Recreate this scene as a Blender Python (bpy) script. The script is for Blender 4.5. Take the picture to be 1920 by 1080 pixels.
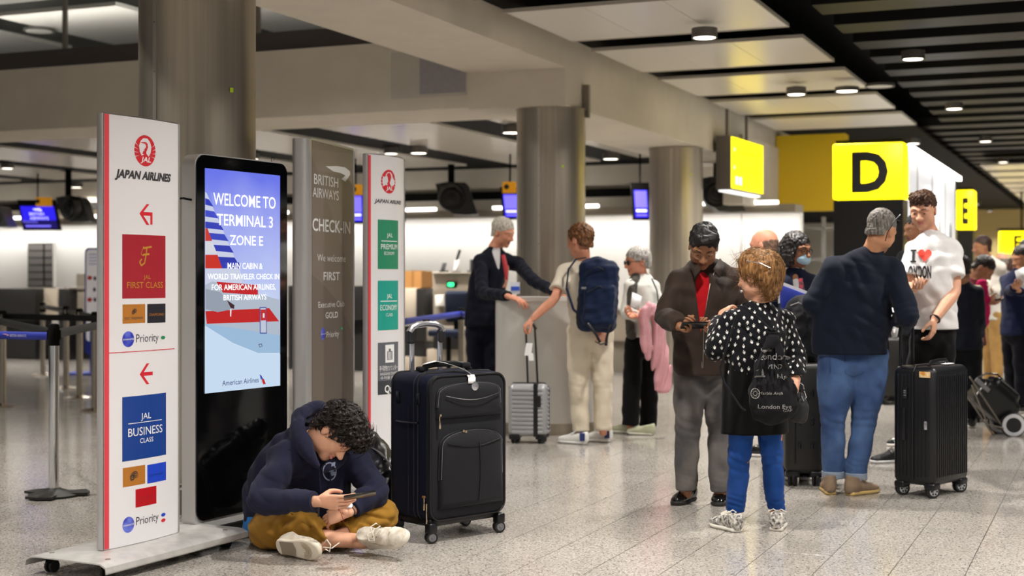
import bpy, bmesh, math, random
import numpy as np
from mathutils import Vector, Matrix
random.seed(4); RNG = np.random.default_rng(4)
SC = bpy.context.scene; COL = SC.collection
for o in list(bpy.data.objects): bpy.data.objects.remove(o)

# ------------------------------------------------------------------ camera, world, exposure
CAM_H = 1.33; FPX = 2667.0; HOR = 520.0
cam = bpy.data.cameras.new('camera'); camo = bpy.data.objects.new('camera', cam); COL.objects.link(camo)
camo.location = (0, 0, CAM_H); camo.rotation_euler = (math.pi/2, 0, 0)
cam.lens = 50; cam.sensor_width = 36; cam.shift_y = -20/1920; cam.clip_end = 200
cam.dof.use_dof = True; cam.dof.focus_distance = 7.1; cam.dof.aperture_fstop = 2.2
SC.camera = camo
w = bpy.data.worlds.new('world'); SC.world = w; w.use_nodes = True
w.node_tree.nodes['Background'].inputs[0].default_value = (0.90, 0.88, 0.85, 1)
w.node_tree.nodes['Background'].inputs[1].default_value = 0.36
SC.view_settings.view_transform = 'Standard'; SC.view_settings.look = 'None'
SC.view_settings.exposure = 0.0; SC.view_settings.gamma = 1; SC.view_settings.use_curve_mapping = False
SC.cycles.use_denoising = True; SC.cycles.max_bounces = 6; SC.cycles.sample_clamp_indirect = 5
SC.cycles.caustics_reflective = False; SC.cycles.caustics_refractive = False
LAMP_W = 54.0          # watts of one ceiling downlight

# building axes: AX runs away along the row of columns, BX runs left along the check-in wall
AX = np.array([.3901, .9208, 0.]); BX = np.array([-.9208, .3901, 0.]); UP = np.array([0, 0, 1.])
def V(*a): return np.array(a if len(a) > 1 else a[0], float)
def B3(u, v, z): return u*AX + v*BX + z*UP                       # building frame -> world
def G(px, py): d = CAM_H*FPX/(py-HOR); return V((px-960)/FPX*d, d, 0)   # a floor point
def W(px, py, d): return V((px-960)/FPX*d, d, CAM_H-(py-HOR)/FPX*d)
def nrm(a): a = np.asarray(a, float); return a/np.linalg.norm(a)
def zt(py, d): return CAM_H-(py-HOR)/FPX*d

# ------------------------------------------------------------------ materials
def lin(c):
    if isinstance(c, str): c = [int(c[i:i+2], 16)/255 for i in (0, 2, 4)]
    return tuple(((x/12.92) if x <= .04045 else ((x+.055)/1.055)**2.4) for x in c)
MATS = {}
def mat(name, col='808080', rough=.6, metal=0., emit=0, ecol=None, bump=0, bscale=200, stretch=None, vary=0, vscale=6, spec=.5,
        col2=None, sheen=0, alpha=1, trans=0, coat=0, vdetail=4):
    if name in MATS: return MATS[name]
    m = bpy.data.materials.new(name); m.use_nodes = True; nt = m.node_tree; N = nt.nodes; L = nt.links
    b = N['Principled BSDF']; c = lin(col)
    b.inputs['Base Color'].default_value = (*c, 1); b.inputs['Roughness'].default_value = rough
    b.inputs['Metallic'].default_value = metal; b.inputs['Specular IOR Level'].default_value = spec
    if sheen: b.inputs['Sheen Weight'].default_value = sheen
    if coat: b.inputs['Coat Weight'].default_value = coat
    if alpha < 1: b.inputs['Alpha'].default_value = alpha
    if trans: b.inputs['Transmission Weight'].default_value = trans
    if emit:
        b.inputs['Emission Color'].default_value = (*lin(ecol or col), 1); b.inputs['Emission Strength'].default_value = emit
    if bump or vary or col2:
        tc = N.new('ShaderNodeTexCoord'); mp = N.new('ShaderNodeMapping'); L.new(tc.outputs['Object'], mp.inputs[0])
        if stretch: mp.inputs['Scale'].default_value = stretch
    if bump:
        n = N.new('ShaderNodeTexNoise'); n.inputs['Scale'].default_value = bscale; n.inputs['Detail'].default_value = 3
        bm = N.new('ShaderNodeBump'); bm.inputs['Strength'].default_value = bump; bm.inputs['Distance'].default_value = .004
        L.new(mp.outputs[0], n.inputs[0]); L.new(n.outputs[0], bm.inputs['Height']); L.new(bm.outputs[0], b.inputs['Normal'])
    if vary or col2:
        n2 = N.new('ShaderNodeTexNoise'); n2.inputs['Scale'].default_value = vscale; n2.inputs['Detail'].default_value = vdetail
        L.new(mp.outputs[0], n2.inputs[0]); r = N.new('ShaderNodeValToRGB'); L.new(n2.outputs[0], r.inputs[0])
        c2 = lin(col2) if col2 else tuple(x*(1-vary) for x in c)
        r.color_ramp.elements[0].position = .38; r.color_ramp.elements[1].position = .62
        r.color_ramp.elements[0].color = (*c2, 1); r.color_ramp.elements[1].color = (*c, 1)
        L.new(r.outputs[0], b.inputs['Base Color'])
    MATS[name] = m; return m
def cloth(name, col, rough=.9, vary=.12, **k): return mat(name, col, rough, **{**dict(bump=.25, bscale=900, vary=vary, vscale=9, sheen=.05, spec=.12), **k})

# ------------------------------------------------------------------ mesh building and scene tree
ORG = {}
def org(o): return ORG.get(o.name, V(0, 0, 0)) if o is not None else V(0, 0, 0)
def props(o, label=None, cat=None, group=None, kind=None):
    if label: o['label'] = label
    if cat: o['category'] = cat
    if group: o['group'] = group
    if kind: o['kind'] = kind
    return o
def thing(name, label, cat, loc, group=None, rz=0):
    o = bpy.data.objects.new(name, None); COL.objects.link(o); o.empty_display_size = .1
    o.location = loc; o.rotation_euler = (0, 0, rz); ORG[o.name] = V(loc)
    return props(o, label, cat, group)
class MB:
    def __init__(s): s.v = []; s.f = []; s.m = []; s.n = 0
    def add(s, v, f, mi=0):
        v = np.asarray(v, float).reshape(-1, 3); s.v.append(v); s.f += [tuple(i+s.n for i in q) for q in f]; s.m += [mi]*len(f); s.n += len(v); return s
    def box(s, c, h, x=(1, 0, 0), y=None, z=None, mi=0):      # centre, half sizes, axes
        x = nrm(x); z = UP if z is None else nrm(z); y = np.cross(z, x) if y is None else nrm(y)
        c = V(c); P = [c+a*h[0]*x+b*h[1]*y+d*h[2]*z for d in (-1, 1) for b in (-1, 1) for a in (-1, 1)]
        return s.add(P, [(0, 2, 3, 1), (4, 5, 7, 6), (0, 1, 5, 4), (2, 6, 7, 3), (0, 4, 6, 2), (1, 3, 7, 5)], mi)
    def rbox(s, c, h, r=.02, seg=3, x=(1, 0, 0), y=None, z=None, mi=0, vert=False):
        x = nrm(x); z = UP if z is None else nrm(z); y = np.cross(z, x) if y is None else nrm(y)
        bm = bmesh.new(); bmesh.ops.create_cube(bm, size=1)
        for q in bm.verts: q.co = Vector((q.co.x*2*h[0], q.co.y*2*h[1], q.co.z*2*h[2]))
        ed = [e for e in bm.edges if (not vert) or abs((e.verts[0].co-e.verts[1].co).z) > 1e-6]
        bmesh.ops.bevel(bm, geom=ed, offset=r, segments=seg, profile=.5, affect='EDGES')
        P = np.array([q.co[:] for q in bm.verts]); F = [[q.index for q in f.verts] for f in bm.faces]; bm.free()
        return s.add(V(c)+P@np.array([x, y, z]), F, mi)
    def cyl(s, a, b, r, r2=None, n=16, cap=True, mi=0):
        a = V(a); b = V(b); t = nrm(b-a); p = nrm(np.cross(t, [1, 0, 0] if abs(t[0]) < .8 else [0, 1, 0])); q = np.cross(t, p); r2 = r if r2 is None else r2
        an = np.arange(n)*2*math.pi/n; ring = np.outer(np.cos(an), p)+np.outer(np.sin(an), q)
        f = [(i, (i+1) % n, n+(i+1) % n, n+i) for i in range(n)]
        if cap: f += [tuple(range(n))[::-1], tuple(range(n, 2*n))]
        return s.add(np.vstack([a+ring*r, b+ring*r2]), f, mi)
    def tube(s, pts, r, n=8, mi=0, flat=1., side=None):
        pts = [V(p) for p in pts]; N = len(pts); rr = r if hasattr(r, '__len__') else [r]*N; P = []; pp = None
        for i, p in enumerate(pts):
            t = nrm(pts[min(i+1, N-1)]-pts[max(i-1, 0)])
            if pp is None: pp = V(side) if side is not None else (V(1, 0, 0) if abs(t[0]) < .8 else V(0, 1, 0))
            pp = nrm(pp-t*np.dot(pp, t)); q = np.cross(t, pp)
            for k in range(n): a = k*2*math.pi/n; P.append(p+rr[i]*(math.cos(a)*pp+flat*math.sin(a)*q))
        F = [(i*n+k, i*n+(k+1) % n, (i+1)*n+(k+1) % n, (i+1)*n+k) for i in range(N-1) for k in range(n)]
        return s.add(P, F+[tuple(range(n))[::-1], tuple(range((N-1)*n, N*n))], mi)
    def lathe(s, c, prof, n=24, ax=UP, mi=0):
        c = V(c); t = nrm(ax); p = nrm(np.cross(t, [1, 0, 0] if abs(t[0]) < .8 else [0, 1, 0])); q = np.cross(t, p); P = []
        for r, z in prof:
            for k in range(n): a = k*2*math.pi/n; P.append(c+t*z+r*(math.cos(a)*p+math.sin(a)*q))
        N = len(prof); F = [(i*n+k, i*n+(k+1) % n, (i+1)*n+(k+1) % n, (i+1)*n+k) for i in range(N-1) for k in range(n)]
        return s.add(P, F+[tuple(range(n))[::-1], tuple(range((N-1)*n, N*n))], mi)
    def prism(s, poly, f, d, mi=0):      # poly: 2d outline; f(x,y)->point ; d: thickness vector
        P = [f(*p) for p in poly]; n = len(P); P += [p+V(d) for p in P]
        return s.add(P, [tuple(range(n)), tuple(range(n, 2*n))[::-1]]+[(i, n+i, n+(i+1) % n, (i+1) % n) for i in range(n)], mi)
    def sheet(s, poly, f, mi=0):
        return s.add([f(*p) for p in poly], [tuple(range(len(poly)))], mi)
    def grid(s, f, nu, nv, mi=0, close=False):
        P = [f(i/nu, j/nv) for j in range(nv+1) for i in range(nu+1)]
        return s.add(P, [(j*(nu+1)+i, j*(nu+1)+i+1, (j+1)*(nu+1)+i+1, (j+1)*(nu+1)+i) for j in range(nv) for i in range(nu)], mi)
def obj(name, mb, m, parent=None, label=None, cat=None, group=None, kind=None, base=None, ang=35, thick=0, smooth=True):
    v = np.vstack(mb.v)
    if parent is not None: o0 = org(parent)
    else:
        o0 = V(base) if base is not None else V((v[:, 0].min()+v[:, 0].max())/2, (v[:, 1].min()+v[:, 1].max())/2, v[:, 2].min())
    me = bpy.data.meshes.new(name); me.from_pydata((v-o0).tolist(), [], mb.f)
    ms = m if isinstance(m, (list, tuple)) else [m]
    for q in ms: me.materials.append(q)
    if len(ms) > 1: me.polygons.foreach_set('material_index', mb.m)
    if smooth: me.shade_smooth(); me.set_sharp_from_angle(angle=math.radians(ang))
    me.validate()
    bm = bmesh.new(); bm.from_mesh(me); bmesh.ops.recalc_face_normals(bm, faces=bm.faces); bm.to_mesh(me); bm.free()
    o = bpy.data.objects.new(name, me); COL.objects.link(o)
    if parent is not None: o.parent = parent
    else: o.location = o0
    ORG[o.name] = o0
    if thick:
        md = o.modifiers.new('thickness', 'SOLIDIFY'); md.thickness = thick
    return props(o, label, cat, group, kind)
def struct(name, mb, m, **k): return obj(name, mb, m, kind='structure', **k)
def copy_tree(o, parent=None):
    c = o.copy(); COL.objects.link(c); ORG[c.name] = org(o)
    if parent is not None: c.parent = parent
    for ch in o.children: copy_tree(ch, c)
    return c
def place(o, loc, rz=0, label=None, group=None):
    o.location = loc; o.rotation_euler = (0, 0, rz)
    if label: o['label'] = label
    if group: o['group'] = group
    return o

# ------------------------------------------------------------------ lettering and flat print
def text(s, f, h, m, parent, x=0, y=0, w=None, bold=0, shear=0, name='lettering', align='CENTER', label=None, sp=1.0, small=None):
    """s set with cap height h at (x, y) on the surface f(x, y); w = the width it must fill"""
    cu = bpy.data.curves.new(name, 'FONT'); cu.body = s; cu.size = 1; cu.offset = bold; cu.resolution_u = 3; cu.space_character = sp
    cu.align_x = 'LEFT'
    if small: 
        cu.small_caps_scale = small
        for i, ch in enumerate(s):
            cu.body_format[i].use_small_caps = True
    o = bpy.data.objects.new('t', cu); COL.objects.link(o); dg = bpy.context.evaluated_depsgraph_get()
    me = bpy.data.meshes.new_from_object(o.evaluated_get(dg)); bpy.data.objects.remove(o)
    P = np.array([q.co[:] for q in me.vertices]).reshape(-1, 3); F = [tuple(p.vertices) for p in me.polygons]
    bpy.data.meshes.remove(me)
    if not len(P): return None
    mn, mx = P[:, 0].min(), P[:, 0].max(); X = P[:, 0]-mn; k = h/.73
    sx = (w/(mx-mn)) if w else k
    X = X*sx + shear*P[:, 1]*k; Wd = (mx-mn)*sx
    X = X - (Wd/2 if align == 'CENTER' else (Wd if align == 'RIGHT' else 0)) + x
    Y = P[:, 1]*k + y
    mb = MB(); mb.add([f(a, b) for a, b in zip(X, Y)], F)
    return obj(name, mb, m, parent, label=label, smooth=False)
def plane_map(P0, P1, off=.002, bulge=0):
    """surface through two upright edges: s metres along, z height; off towards the camera side"""
    P0 = V(P0); P1 = V(P1); L = np.linalg.norm((P1-P0)[:2]); t = nrm(V(P1[0]-P0[0], P1[1]-P0[1], 0)); n = V(t[1], -t[0], 0)
    def f(s, z, e=0): 
        c = bulge*(1-(2*s/L-1)**2); return V(P0[0], P0[1], 0)+t*s+n*(off+e+c)+UP*z
    def sp(px, py):     # photo pixel -> (s, z) on that plane
        r = V((px-960)/FPX, 1, -(py-HOR)/FPX); o = V(0, 0, CAM_H); q = V(P0[0], P0[1], 0)+n*(off)
        k = np.dot(q-o, n)/np.dot(r, n); p = o+r*k
        if bulge:
            for _ in range(6):
                s_ = np.dot(p-q, t); c = bulge*(1-(2*s_/L-1)**2); k = np.dot(q+n*c-o, n)/np.dot(r, n); p = o+r*k
        return np.dot(p-q, t), p[2]
    return f, sp, L, t, n
def rect(f, s0, s1, z0, z1, m, parent, name='print', e=0, nx=6, label=None):
    mb = MB(); mb.grid(lambda a, b: f(s0+(s1-s0)*a, z0+(z1-z0)*b, e), nx, 1); return obj(name, mb, m, parent, label=label, smooth=False)

# ------------------------------------------------------------------ clay: smooth solids from a distance field
def bezier_keys(keys, sub):
    if sub <= 1 or len(keys) < 3: return keys
    K = [np.concatenate([V(k[0]), [k[1], k[2] if len(k) > 2 else k[1]]]) for k in keys]; out = []
    for i in range(len(K)-1):
        p0 = K[max(i-1, 0)]; p1 = K[i]; p2 = K[i+1]; p3 = K[min(i+2, len(K)-1)]
        for j in range(sub):
            t = j/sub; out.append(.5*(2*p1+(p2-p0)*t+(2*p0-5*p1+4*p2-p3)*t*t+(3*p1-p0-3*p2+p3)*t**3))
    out.append(K[-1]); return [(q[:3], max(q[3], .002), max(q[4], .002)) for q in out]
class Clay:
    def __init__(s, h=.005): s.h = h; s.ops = []
    def chain(s, keys, k=.02, side=(1, 0, 0), sub=3, mode='u'):
        s.ops.append(('c', bezier_keys([(V(q[0]), q[1], q[2] if len(q) > 2 else q[1]) for q in keys], sub), k, V(side), mode)); return s
    def ell(s, c, r, R=None, k=.02, mode='u'):
        s.ops.append(('e', V(c), V(r), np.eye(3) if R is None else R, k, mode)); return s
    def box(s, c, h, R=None, r=.01, k=.01, mode='u'):
        s.ops.append(('b', V(c), V(h), np.eye(3) if R is None else R, r, k, mode)); return s
    def cut(s, p, n, rad=.2): s.ops.append(('p', V(p), nrm(n), rad)); return s
    def fold(s, c, rad, d, wl=.03, amp=.006, seed=0): s.ops.append(('f', V(c), rad, nrm(d), wl, amp, seed)); return s
    def noise(s, amp, wl, stretch=(1, 1, 1), seed=0): s.ops.append(('n', amp, wl, stretch, seed)); return s
    def bb(s, op):
        t = op[0]
        if t == 'c':
            P = np.array([q[0] for q in op[1]]); r = np.array([max(q[1], q[2]) for q in op[1]])[:, None]; return (P-r).min(0), (P+r).max(0)
        if t == 'e': e = np.sqrt(((op[3].T*op[2])**2).sum(1)); return op[1]-e, op[1]+e
        if t == 'b': e = np.abs(op[3].T*op[2]).sum(1); return op[1]-e, op[1]+e
        if t in 'pf': return op[1]-op[3 if t == 'p' else 2], op[1]+op[3 if t == 'p' else 2]
        return None
    def solve(s):
        h = s.h; lo = np.full(3, 9e9); hi = -lo
        for op in s.ops:
            if op[0] in 'ceb' and op[-1] == 'u': a, b = s.bb(op); lo = np.minimum(lo, a); hi = np.maximum(hi, b)
        lo = lo-4*h-.012; n = np.ceil((hi+4*h+.012-lo)/h).astype(int)+1; D = np.full(n, .3, np.float32); ax = [lo[i]+h*np.arange(n[i]) for i in range(3)]
        def blk(a, b, pad):
            i0 = np.clip(np.floor((a-pad-lo)/h).astype(int), 0, n); i1 = np.clip(np.ceil((b+pad-lo)/h).astype(int)+1, 0, n)
            return i0, i1
        def pts(i0, i1, c):
            return [(ax[i][i0[i]:i1[i]]-c[i]).astype(np.float32).reshape([-1 if j == i else 1 for j in range(3)]) for i in range(3)]
        for op in s.ops:
            t = op[0]
            if t == 'n':
                r = np.random.default_rng(op[4]); i0, i1 = np.zeros(3, int), n; acc = 0; X, Y, Z = pts(i0, i1, lo)
                near = np.abs(D) < .03; ii = np.nonzero(near); x, y, z = ax[0][ii[0]], ax[1][ii[1]], ax[2][ii[2]]
                for q in range(7):
                    kv = r.normal(size=3); kv = kv/np.linalg.norm(kv)*2*math.pi/op[2]*r.uniform(.6, 1.7)/np.array(op[3]); ph = r.uniform(0, 6.28)
                    kw = r.normal(size=3); kw = kw/np.linalg.norm(kw)*2*math.pi/op[2]*.4; acc = acc+np.sin(kv[0]*x+kv[1]*y+kv[2]*z+ph+1.3*np.sin(kw[0]*x+kw[1]*y+kw[2]*z))
                D[ii] += (op[1]*acc/2.2).astype(np.float32); continue
            pad = 0 if t in 'pf' else op[2 if t == 'c' else (4 if t == 'e' else 5)]+2.5*h
            i0, i1 = blk(*s.bb(op), pad)
            if (i1-i0).min() <= 0: continue
            sl = tuple(slice(a, b) for a, b in zip(i0, i1))
            if t == 'c':
                T = np.full(i1-i0, .3, np.float32); K = op[1]
                for a, b in zip(K[:-1], K[1:]):
                    d = b[0]-a[0]; L = np.linalg.norm(d)
                    if L < 1e-5: continue
                    tt = d/L; sd = op[3]-tt*np.dot(op[3], tt); sd = nrm(sd) if np.linalg.norm(sd) > 1e-3 else nrm(np.cross(tt, [0, .3, 1])); fd = np.cross(tt, sd)
                    r = max(a[1], a[2], b[1], b[2]); j0, j1 = blk(np.minimum(a[0], b[0])-r, np.maximum(a[0], b[0])+r, pad); j0 = np.maximum(j0, i0); j1 = np.minimum(j1, i1)
                    if (j1-j0).min() <= 0: continue
                    X, Y, Z = pts(j0, j1, a[0]); q = X*tt[0]+Y*tt[1]+Z*tt[2]; hh = np.clip(q/L, 0, 1); zz = q-hh*L
                    xx = X*sd[0]+Y*sd[1]+Z*sd[2]; yy = X*fd[0]+Y*fd[1]+Z*fd[2]
                    ra = a[1]+(b[1]-a[1])*hh; rb = a[2]+(b[2]-a[2])*hh; rm = np.minimum(ra, rb)
                    dd = (np.sqrt((xx/ra)**2+(yy/rb)**2+(zz/rm)**2)-1)*rm
                    ss = tuple(slice(p-o_, q_-o_) for p, q_, o_ in zip(j0, j1, i0)); T[ss] = np.minimum(T[ss], dd)
                k = op[2]; mode = op[4]
            elif t in 'eb':
                X, Y, Z = pts(i0, i1, op[1]); R = op[3]; x = X*R[0][0]+Y*R[0][1]+Z*R[0][2]; y = X*R[1][0]+Y*R[1][1]+Z*R[1][2]; z = X*R[2][0]+Y*R[2][1]+Z*R[2][2]
                if t == 'e':
                    r = op[2]; k0 = np.sqrt((x/r[0])**2+(y/r[1])**2+(z/r[2])**2); k1 = np.sqrt((x/r[0]**2)**2+(y/r[1]**2)**2+(z/r[2]**2)**2)+1e-6; T = k0*(k0-1)/k1; k = op[4]; mode = op[5]
                else:
                    hb = op[2]-op[4]; qx = np.abs(x)-hb[0]; qy = np.abs(y)-hb[1]; qz = np.abs(z)-hb[2]
                    T = np.sqrt(np.maximum(qx, 0)**2+np.maximum(qy, 0)**2+np.maximum(qz, 0)**2)+np.minimum(np.maximum(qx, np.maximum(qy, qz)), 0)-op[4]; k = op[5]; mode = op[6]
            elif t == 'p':
                X, Y, Z = pts(i0, i1, op[1]); pl = X*op[2][0]+Y*op[2][1]+Z*op[2][2]; rr = X*X+Y*Y+Z*Z; E = D[sl]; D[sl] = np.where(rr < op[3]**2, np.maximum(E, pl), E); continue
            elif t == 'f':
                X, Y, Z = pts(i0, i1, op[1]); rr = (X*X+Y*Y+Z*Z)/(op[2]**2); q = X*op[3][0]+Y*op[3][1]+Z*op[3][2]; sd = op[6]*1.7
                ph = 2*math.pi*q/op[4]+1.6*np.sin(9*X/op[2]*.3+sd)+1.3*np.sin(3.1*Y/op[2]+2.3*Z/op[2]+sd*2)
                D[sl] += (op[5]*np.exp(-2.5*rr)*np.where(rr < 1, 1, 0)*(.62-np.abs(np.sin(ph*.5)))*1.5).astype(np.float32); continue
            E = D[sl]; T = T.astype(np.float32)
            if mode == 'u': hm = np.maximum(k-np.abs(E-T), 0)/max(k, 1e-6); D[sl] = np.minimum(E, T)-hm*hm*k*.25
            elif mode == 's': T = -T; hm = np.maximum(k-np.abs(E-T), 0)/max(k, 1e-6); D[sl] = np.maximum(E, T)+hm*hm*k*.25
        return D, lo
    def mesh(s):
        D, lo = s.solve(); h = s.h
        D[0] = D[-1] = .3; D[:, 0] = D[:, -1] = .3; D[:, :, 0] = D[:, :, -1] = .3
        S = D < 0; c = S[:-1, :-1, :-1]; al = c.copy(); an = c.copy()
        for i in (0, 1):
            for j in (0, 1):
                for k in (0, 1):
                    q = S[i:S.shape[0]-1+i, j:S.shape[1]-1+j, k:S.shape[2]-1+k]; al &= q; an |= q
        I = np.array(np.nonzero(an & ~al)); N = I.shape[1]
        if not N: return np.zeros((0, 3)), np.zeros((0, 4), int)
        acc = np.zeros((3, N)); cnt = np.zeros(N); idx = np.full(c.shape, -1, np.int32); idx[tuple(I)] = np.arange(N)
        for axis in range(3):
            o1, o2 = [q for q in range(3) if q != axis]
            for i in (0, 1):
                for j in (0, 1):
                    A = I.copy(); A[o1] += i; A[o2] += j; Bq = A.copy(); Bq[axis] += 1; da = D[tuple(A)]; db = D[tuple(Bq)]; mk = (da < 0) != (db < 0)
                    t = da/np.where(mk, da-db, 1); Q = np.zeros((3, N)); Q[o1] = i; Q[o2] = j; Q[axis] = t; acc += Q*mk; cnt += mk
        P = lo[:, None]+h*(I+acc/cnt); F = []
        for axis in range(3):
            o1, o2 = (axis+1) % 3, (axis+2) % 3; sa = [slice(None)]*3; sb = [slice(None)]*3; sa[axis] = slice(0, -1); sb[axis] = slice(1, None)
            a = S[tuple(sa)]; b = S[tuple(sb)]; E = np.array(np.nonzero(a != b)); ok = (E[o1] > 0) & (E[o2] > 0) & (E[o1] < c.shape[o1]) & (E[o2] < c.shape[o2]); E = E[:, ok]; inside = a[tuple(E)]
            q = []
            for (i, j) in ((-1, -1), (0, -1), (0, 0), (-1, 0)): X = E.copy(); X[o1] += i; X[o2] += j; q.append(idx[tuple(X)])
            q = np.array(q).T; q[~inside] = q[~inside][:, ::-1]; F.append(q)
        return P.T, np.vstack(F)
def clay_obj(name, clays, mats, parent, matfn=None, label=None, sm=0, **kw):
    clays = clays if isinstance(clays, list) else [clays]; VV = []; FF = []; n = 0
    for c in clays: v, f = c.mesh(); VV.append(v); FF.append(f+n); n += len(v)
    v = np.vstack(VV); f = np.vstack(FF); f = f[(f >= 0).all(1)]
    for _ in range(sm):      # relax
        s = np.zeros_like(v); k = np.zeros(len(v))
        for a, b in ((0, 1), (1, 2), (2, 3), (3, 0)):
            np.add.at(s, f[:, a], v[f[:, b]]); np.add.at(s, f[:, b], v[f[:, a]]); np.add.at(k, f[:, a], 1); np.add.at(k, f[:, b], 1)
        v = .5*v+.5*s/np.maximum(k, 1)[:, None]
    me = bpy.data.meshes.new(name); me.vertices.add(len(v)); me.loops.add(f.size); me.polygons.add(len(f))
    o0 = org(parent) if parent is not None else kw.pop('base', V(v[:, 0].mean(), v[:, 1].mean(), v[:, 2].min()))
    me.vertices.foreach_set('co', (v-o0).astype(np.float32).ravel())
    me.loops.foreach_set('vertex_index', f.astype(np.int32).ravel()); me.polygons.foreach_set('loop_start', np.arange(0, f.size, 4, dtype=np.int32))
    ms = mats if isinstance(mats, (list, tuple)) else [mats]
    for q in ms: me.materials.append(q)
    if matfn is not None: me.polygons.foreach_set('material_index', matfn(v[f].mean(1)).astype(np.int32))
    me.update(calc_edges=True); me.shade_smooth()
    o = bpy.data.objects.new(name, me); COL.objects.link(o)
    if parent is not None: o.parent = parent
    else: o.location = o0
    ORG[o.name] = o0
    props(o, label, kw.get('cat'), kw.get('group'), kw.get('kind')); o['_nv'] = len(v); del o['_nv']
    return o, v, f
# ------------------------------------------------------------------ materials of the hall
def floor_mat():
    m = bpy.data.materials.new('speckled_granite'); m.use_nodes = True; nt = m.node_tree; N = nt.nodes; L = nt.links; b = N['Principled BSDF']
    g = N.new('ShaderNodeNewGeometry'); v = N.new('ShaderNodeTexVoronoi'); v.inputs['Scale'].default_value = 150
    n = N.new('ShaderNodeTexNoise'); n.inputs['Scale'].default_value = 75; n.inputs['Detail'].default_value = 5; n.inputs['Roughness'].default_value = .7
    n3 = N.new('ShaderNodeTexNoise'); n3.inputs['Scale'].default_value = 1.1; n3.inputs['Detail'].default_value = 2
    for q in (v, n, n3): L.new(g.outputs['Position'], q.inputs['Vector'])
    sp = N.new('ShaderNodeSeparateColor'); L.new(v.outputs['Color'], sp.inputs[0])
    r = N.new('ShaderNodeValToRGB'); L.new(sp.outputs[0], r.inputs[0]); e = r.color_ramp.elements; e[0].position = .0; e[0].color = (*lin('6a6662'), 1)
    e[1].position = 1; e[1].color = (*lin('cfccc8'), 1)
    for p, c in ((.09, '807c77'), (.13, 'aaa49d'), (.6, 'b7b1a9'), (.86, 'c4bfb8')): q = e.new(p); q.color = (*lin(c), 1)
    r2 = N.new('ShaderNodeValToRGB'); L.new(n.outputs[0], r2.inputs[0]); e = r2.color_ramp.elements; e[0].position = .36; e[0].color = (.42, .41, .40, 1); e[1].position = .53; e[1].color = (1, 1, 1, 1)
    mx = N.new('ShaderNodeMix'); mx.data_type = 'RGBA'; mx.blend_type = 'MULTIPLY'; mx.inputs[0].default_value = .75
    L.new(r.outputs[0], mx.inputs[6]); L.new(r2.outputs[0], mx.inputs[7])
    r3 = N.new('ShaderNodeValToRGB'); L.new(n3.outputs[0], r3.inputs[0]); e = r3.color_ramp.elements; e[0].position = .35; e[0].color = (.86, .85, .84, 1); e[1].position = .65; e[1].color = (1, 1, 1, 1)
    m2 = N.new('ShaderNodeMix'); m2.data_type = 'RGBA'; m2.blend_type = 'MULTIPLY'; m2.inputs[0].default_value = 1
    L.new(mx.outputs[2], m2.inputs[6]); L.new(r3.outputs[0], m2.inputs[7]); L.new(m2.outputs[2], b.inputs['Base Color'])
    b.inputs['Roughness'].default_value = .13; b.inputs['Specular IOR Level'].default_value = .55
    bm = N.new('ShaderNodeBump'); bm.inputs['Strength'].default_value = .06; bm.inputs['Distance'].default_value = .002; L.new(n.outputs[0], bm.inputs['Height']); L.new(bm.outputs[0], b.inputs['Normal'])
    return m
M_TILE = floor_mat()
M_GROUT = mat('dark_grout', '3f3b37', .8)
M_PLASTER = mat('warm_plaster', 'd6cdbd', .75, vary=.05, vscale=3, bump=.05, bscale=60)
M_PATCH = mat('grey_patch', 'c6bfb4', .7, vary=.06, vscale=5)
M_SOFFIT = mat('dark_bronze_trim', '4a4340', .5)
M_BLACK = mat('black_paint', '0a0908', .85, spec=.15)
M_BAFFLE = mat('black_baffle', '110f0d', .55, spec=.2)
M_PANEL = mat('white_metal_panel', 'e6e1d8', .28, spec=.6)
M_PEDGE = mat('panel_edge', 'b9b2a6', .4)
M_RIB = mat('ribbed_white_panel', 'ddd6ca', .22, spec=.7)
M_STEEL = mat('brushed_steel', 'b8ae9f', .38, 1.0, bump=.12, bscale=60, stretch=(14, 14, .25), vary=.18, vscale=1.5)
M_STEELD = mat('steel_seam', '8d867c', .45, 1.0)
M_ALU = mat('satin_aluminium', 'bdbcbc', .36, .55)
M_CHROME = mat('chrome', 'dcdcdc', .12, 1.0)
M_LAMP = mat('lamp_glass', 'ffffff', .3, emit=6, ecol='fff4e2')
M_LAMPOFF = mat('lamp_glass_off', 'd8d4cb', .3)
M_WHITEW = mat('white_wall_panel', 'f2efea', .6)
M_STRIP = mat('strip_light', 'ffffff', .3, emit=5, ecol='fffaf2')
M_YELS = mat('yellow_lightbox', 'ffe400', .4, emit=2.3, ecol='ffe70a')
M_YELW = mat('yellow_painted_wall', 'e9c21c', .5)
M_INK = mat('black_print', '0d0c0a', .5)
M_TAUPE = mat('taupe_laminate', '8d8478', .5)
M_DARK = mat('charcoal_laminate', '191817', .45)
M_BEIGE = mat('beige_laminate', 'b3a796', .5)
M_GLASS = mat('clear_glass', 'dfe6e2', .02, alpha=.12, spec=.6)

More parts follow.
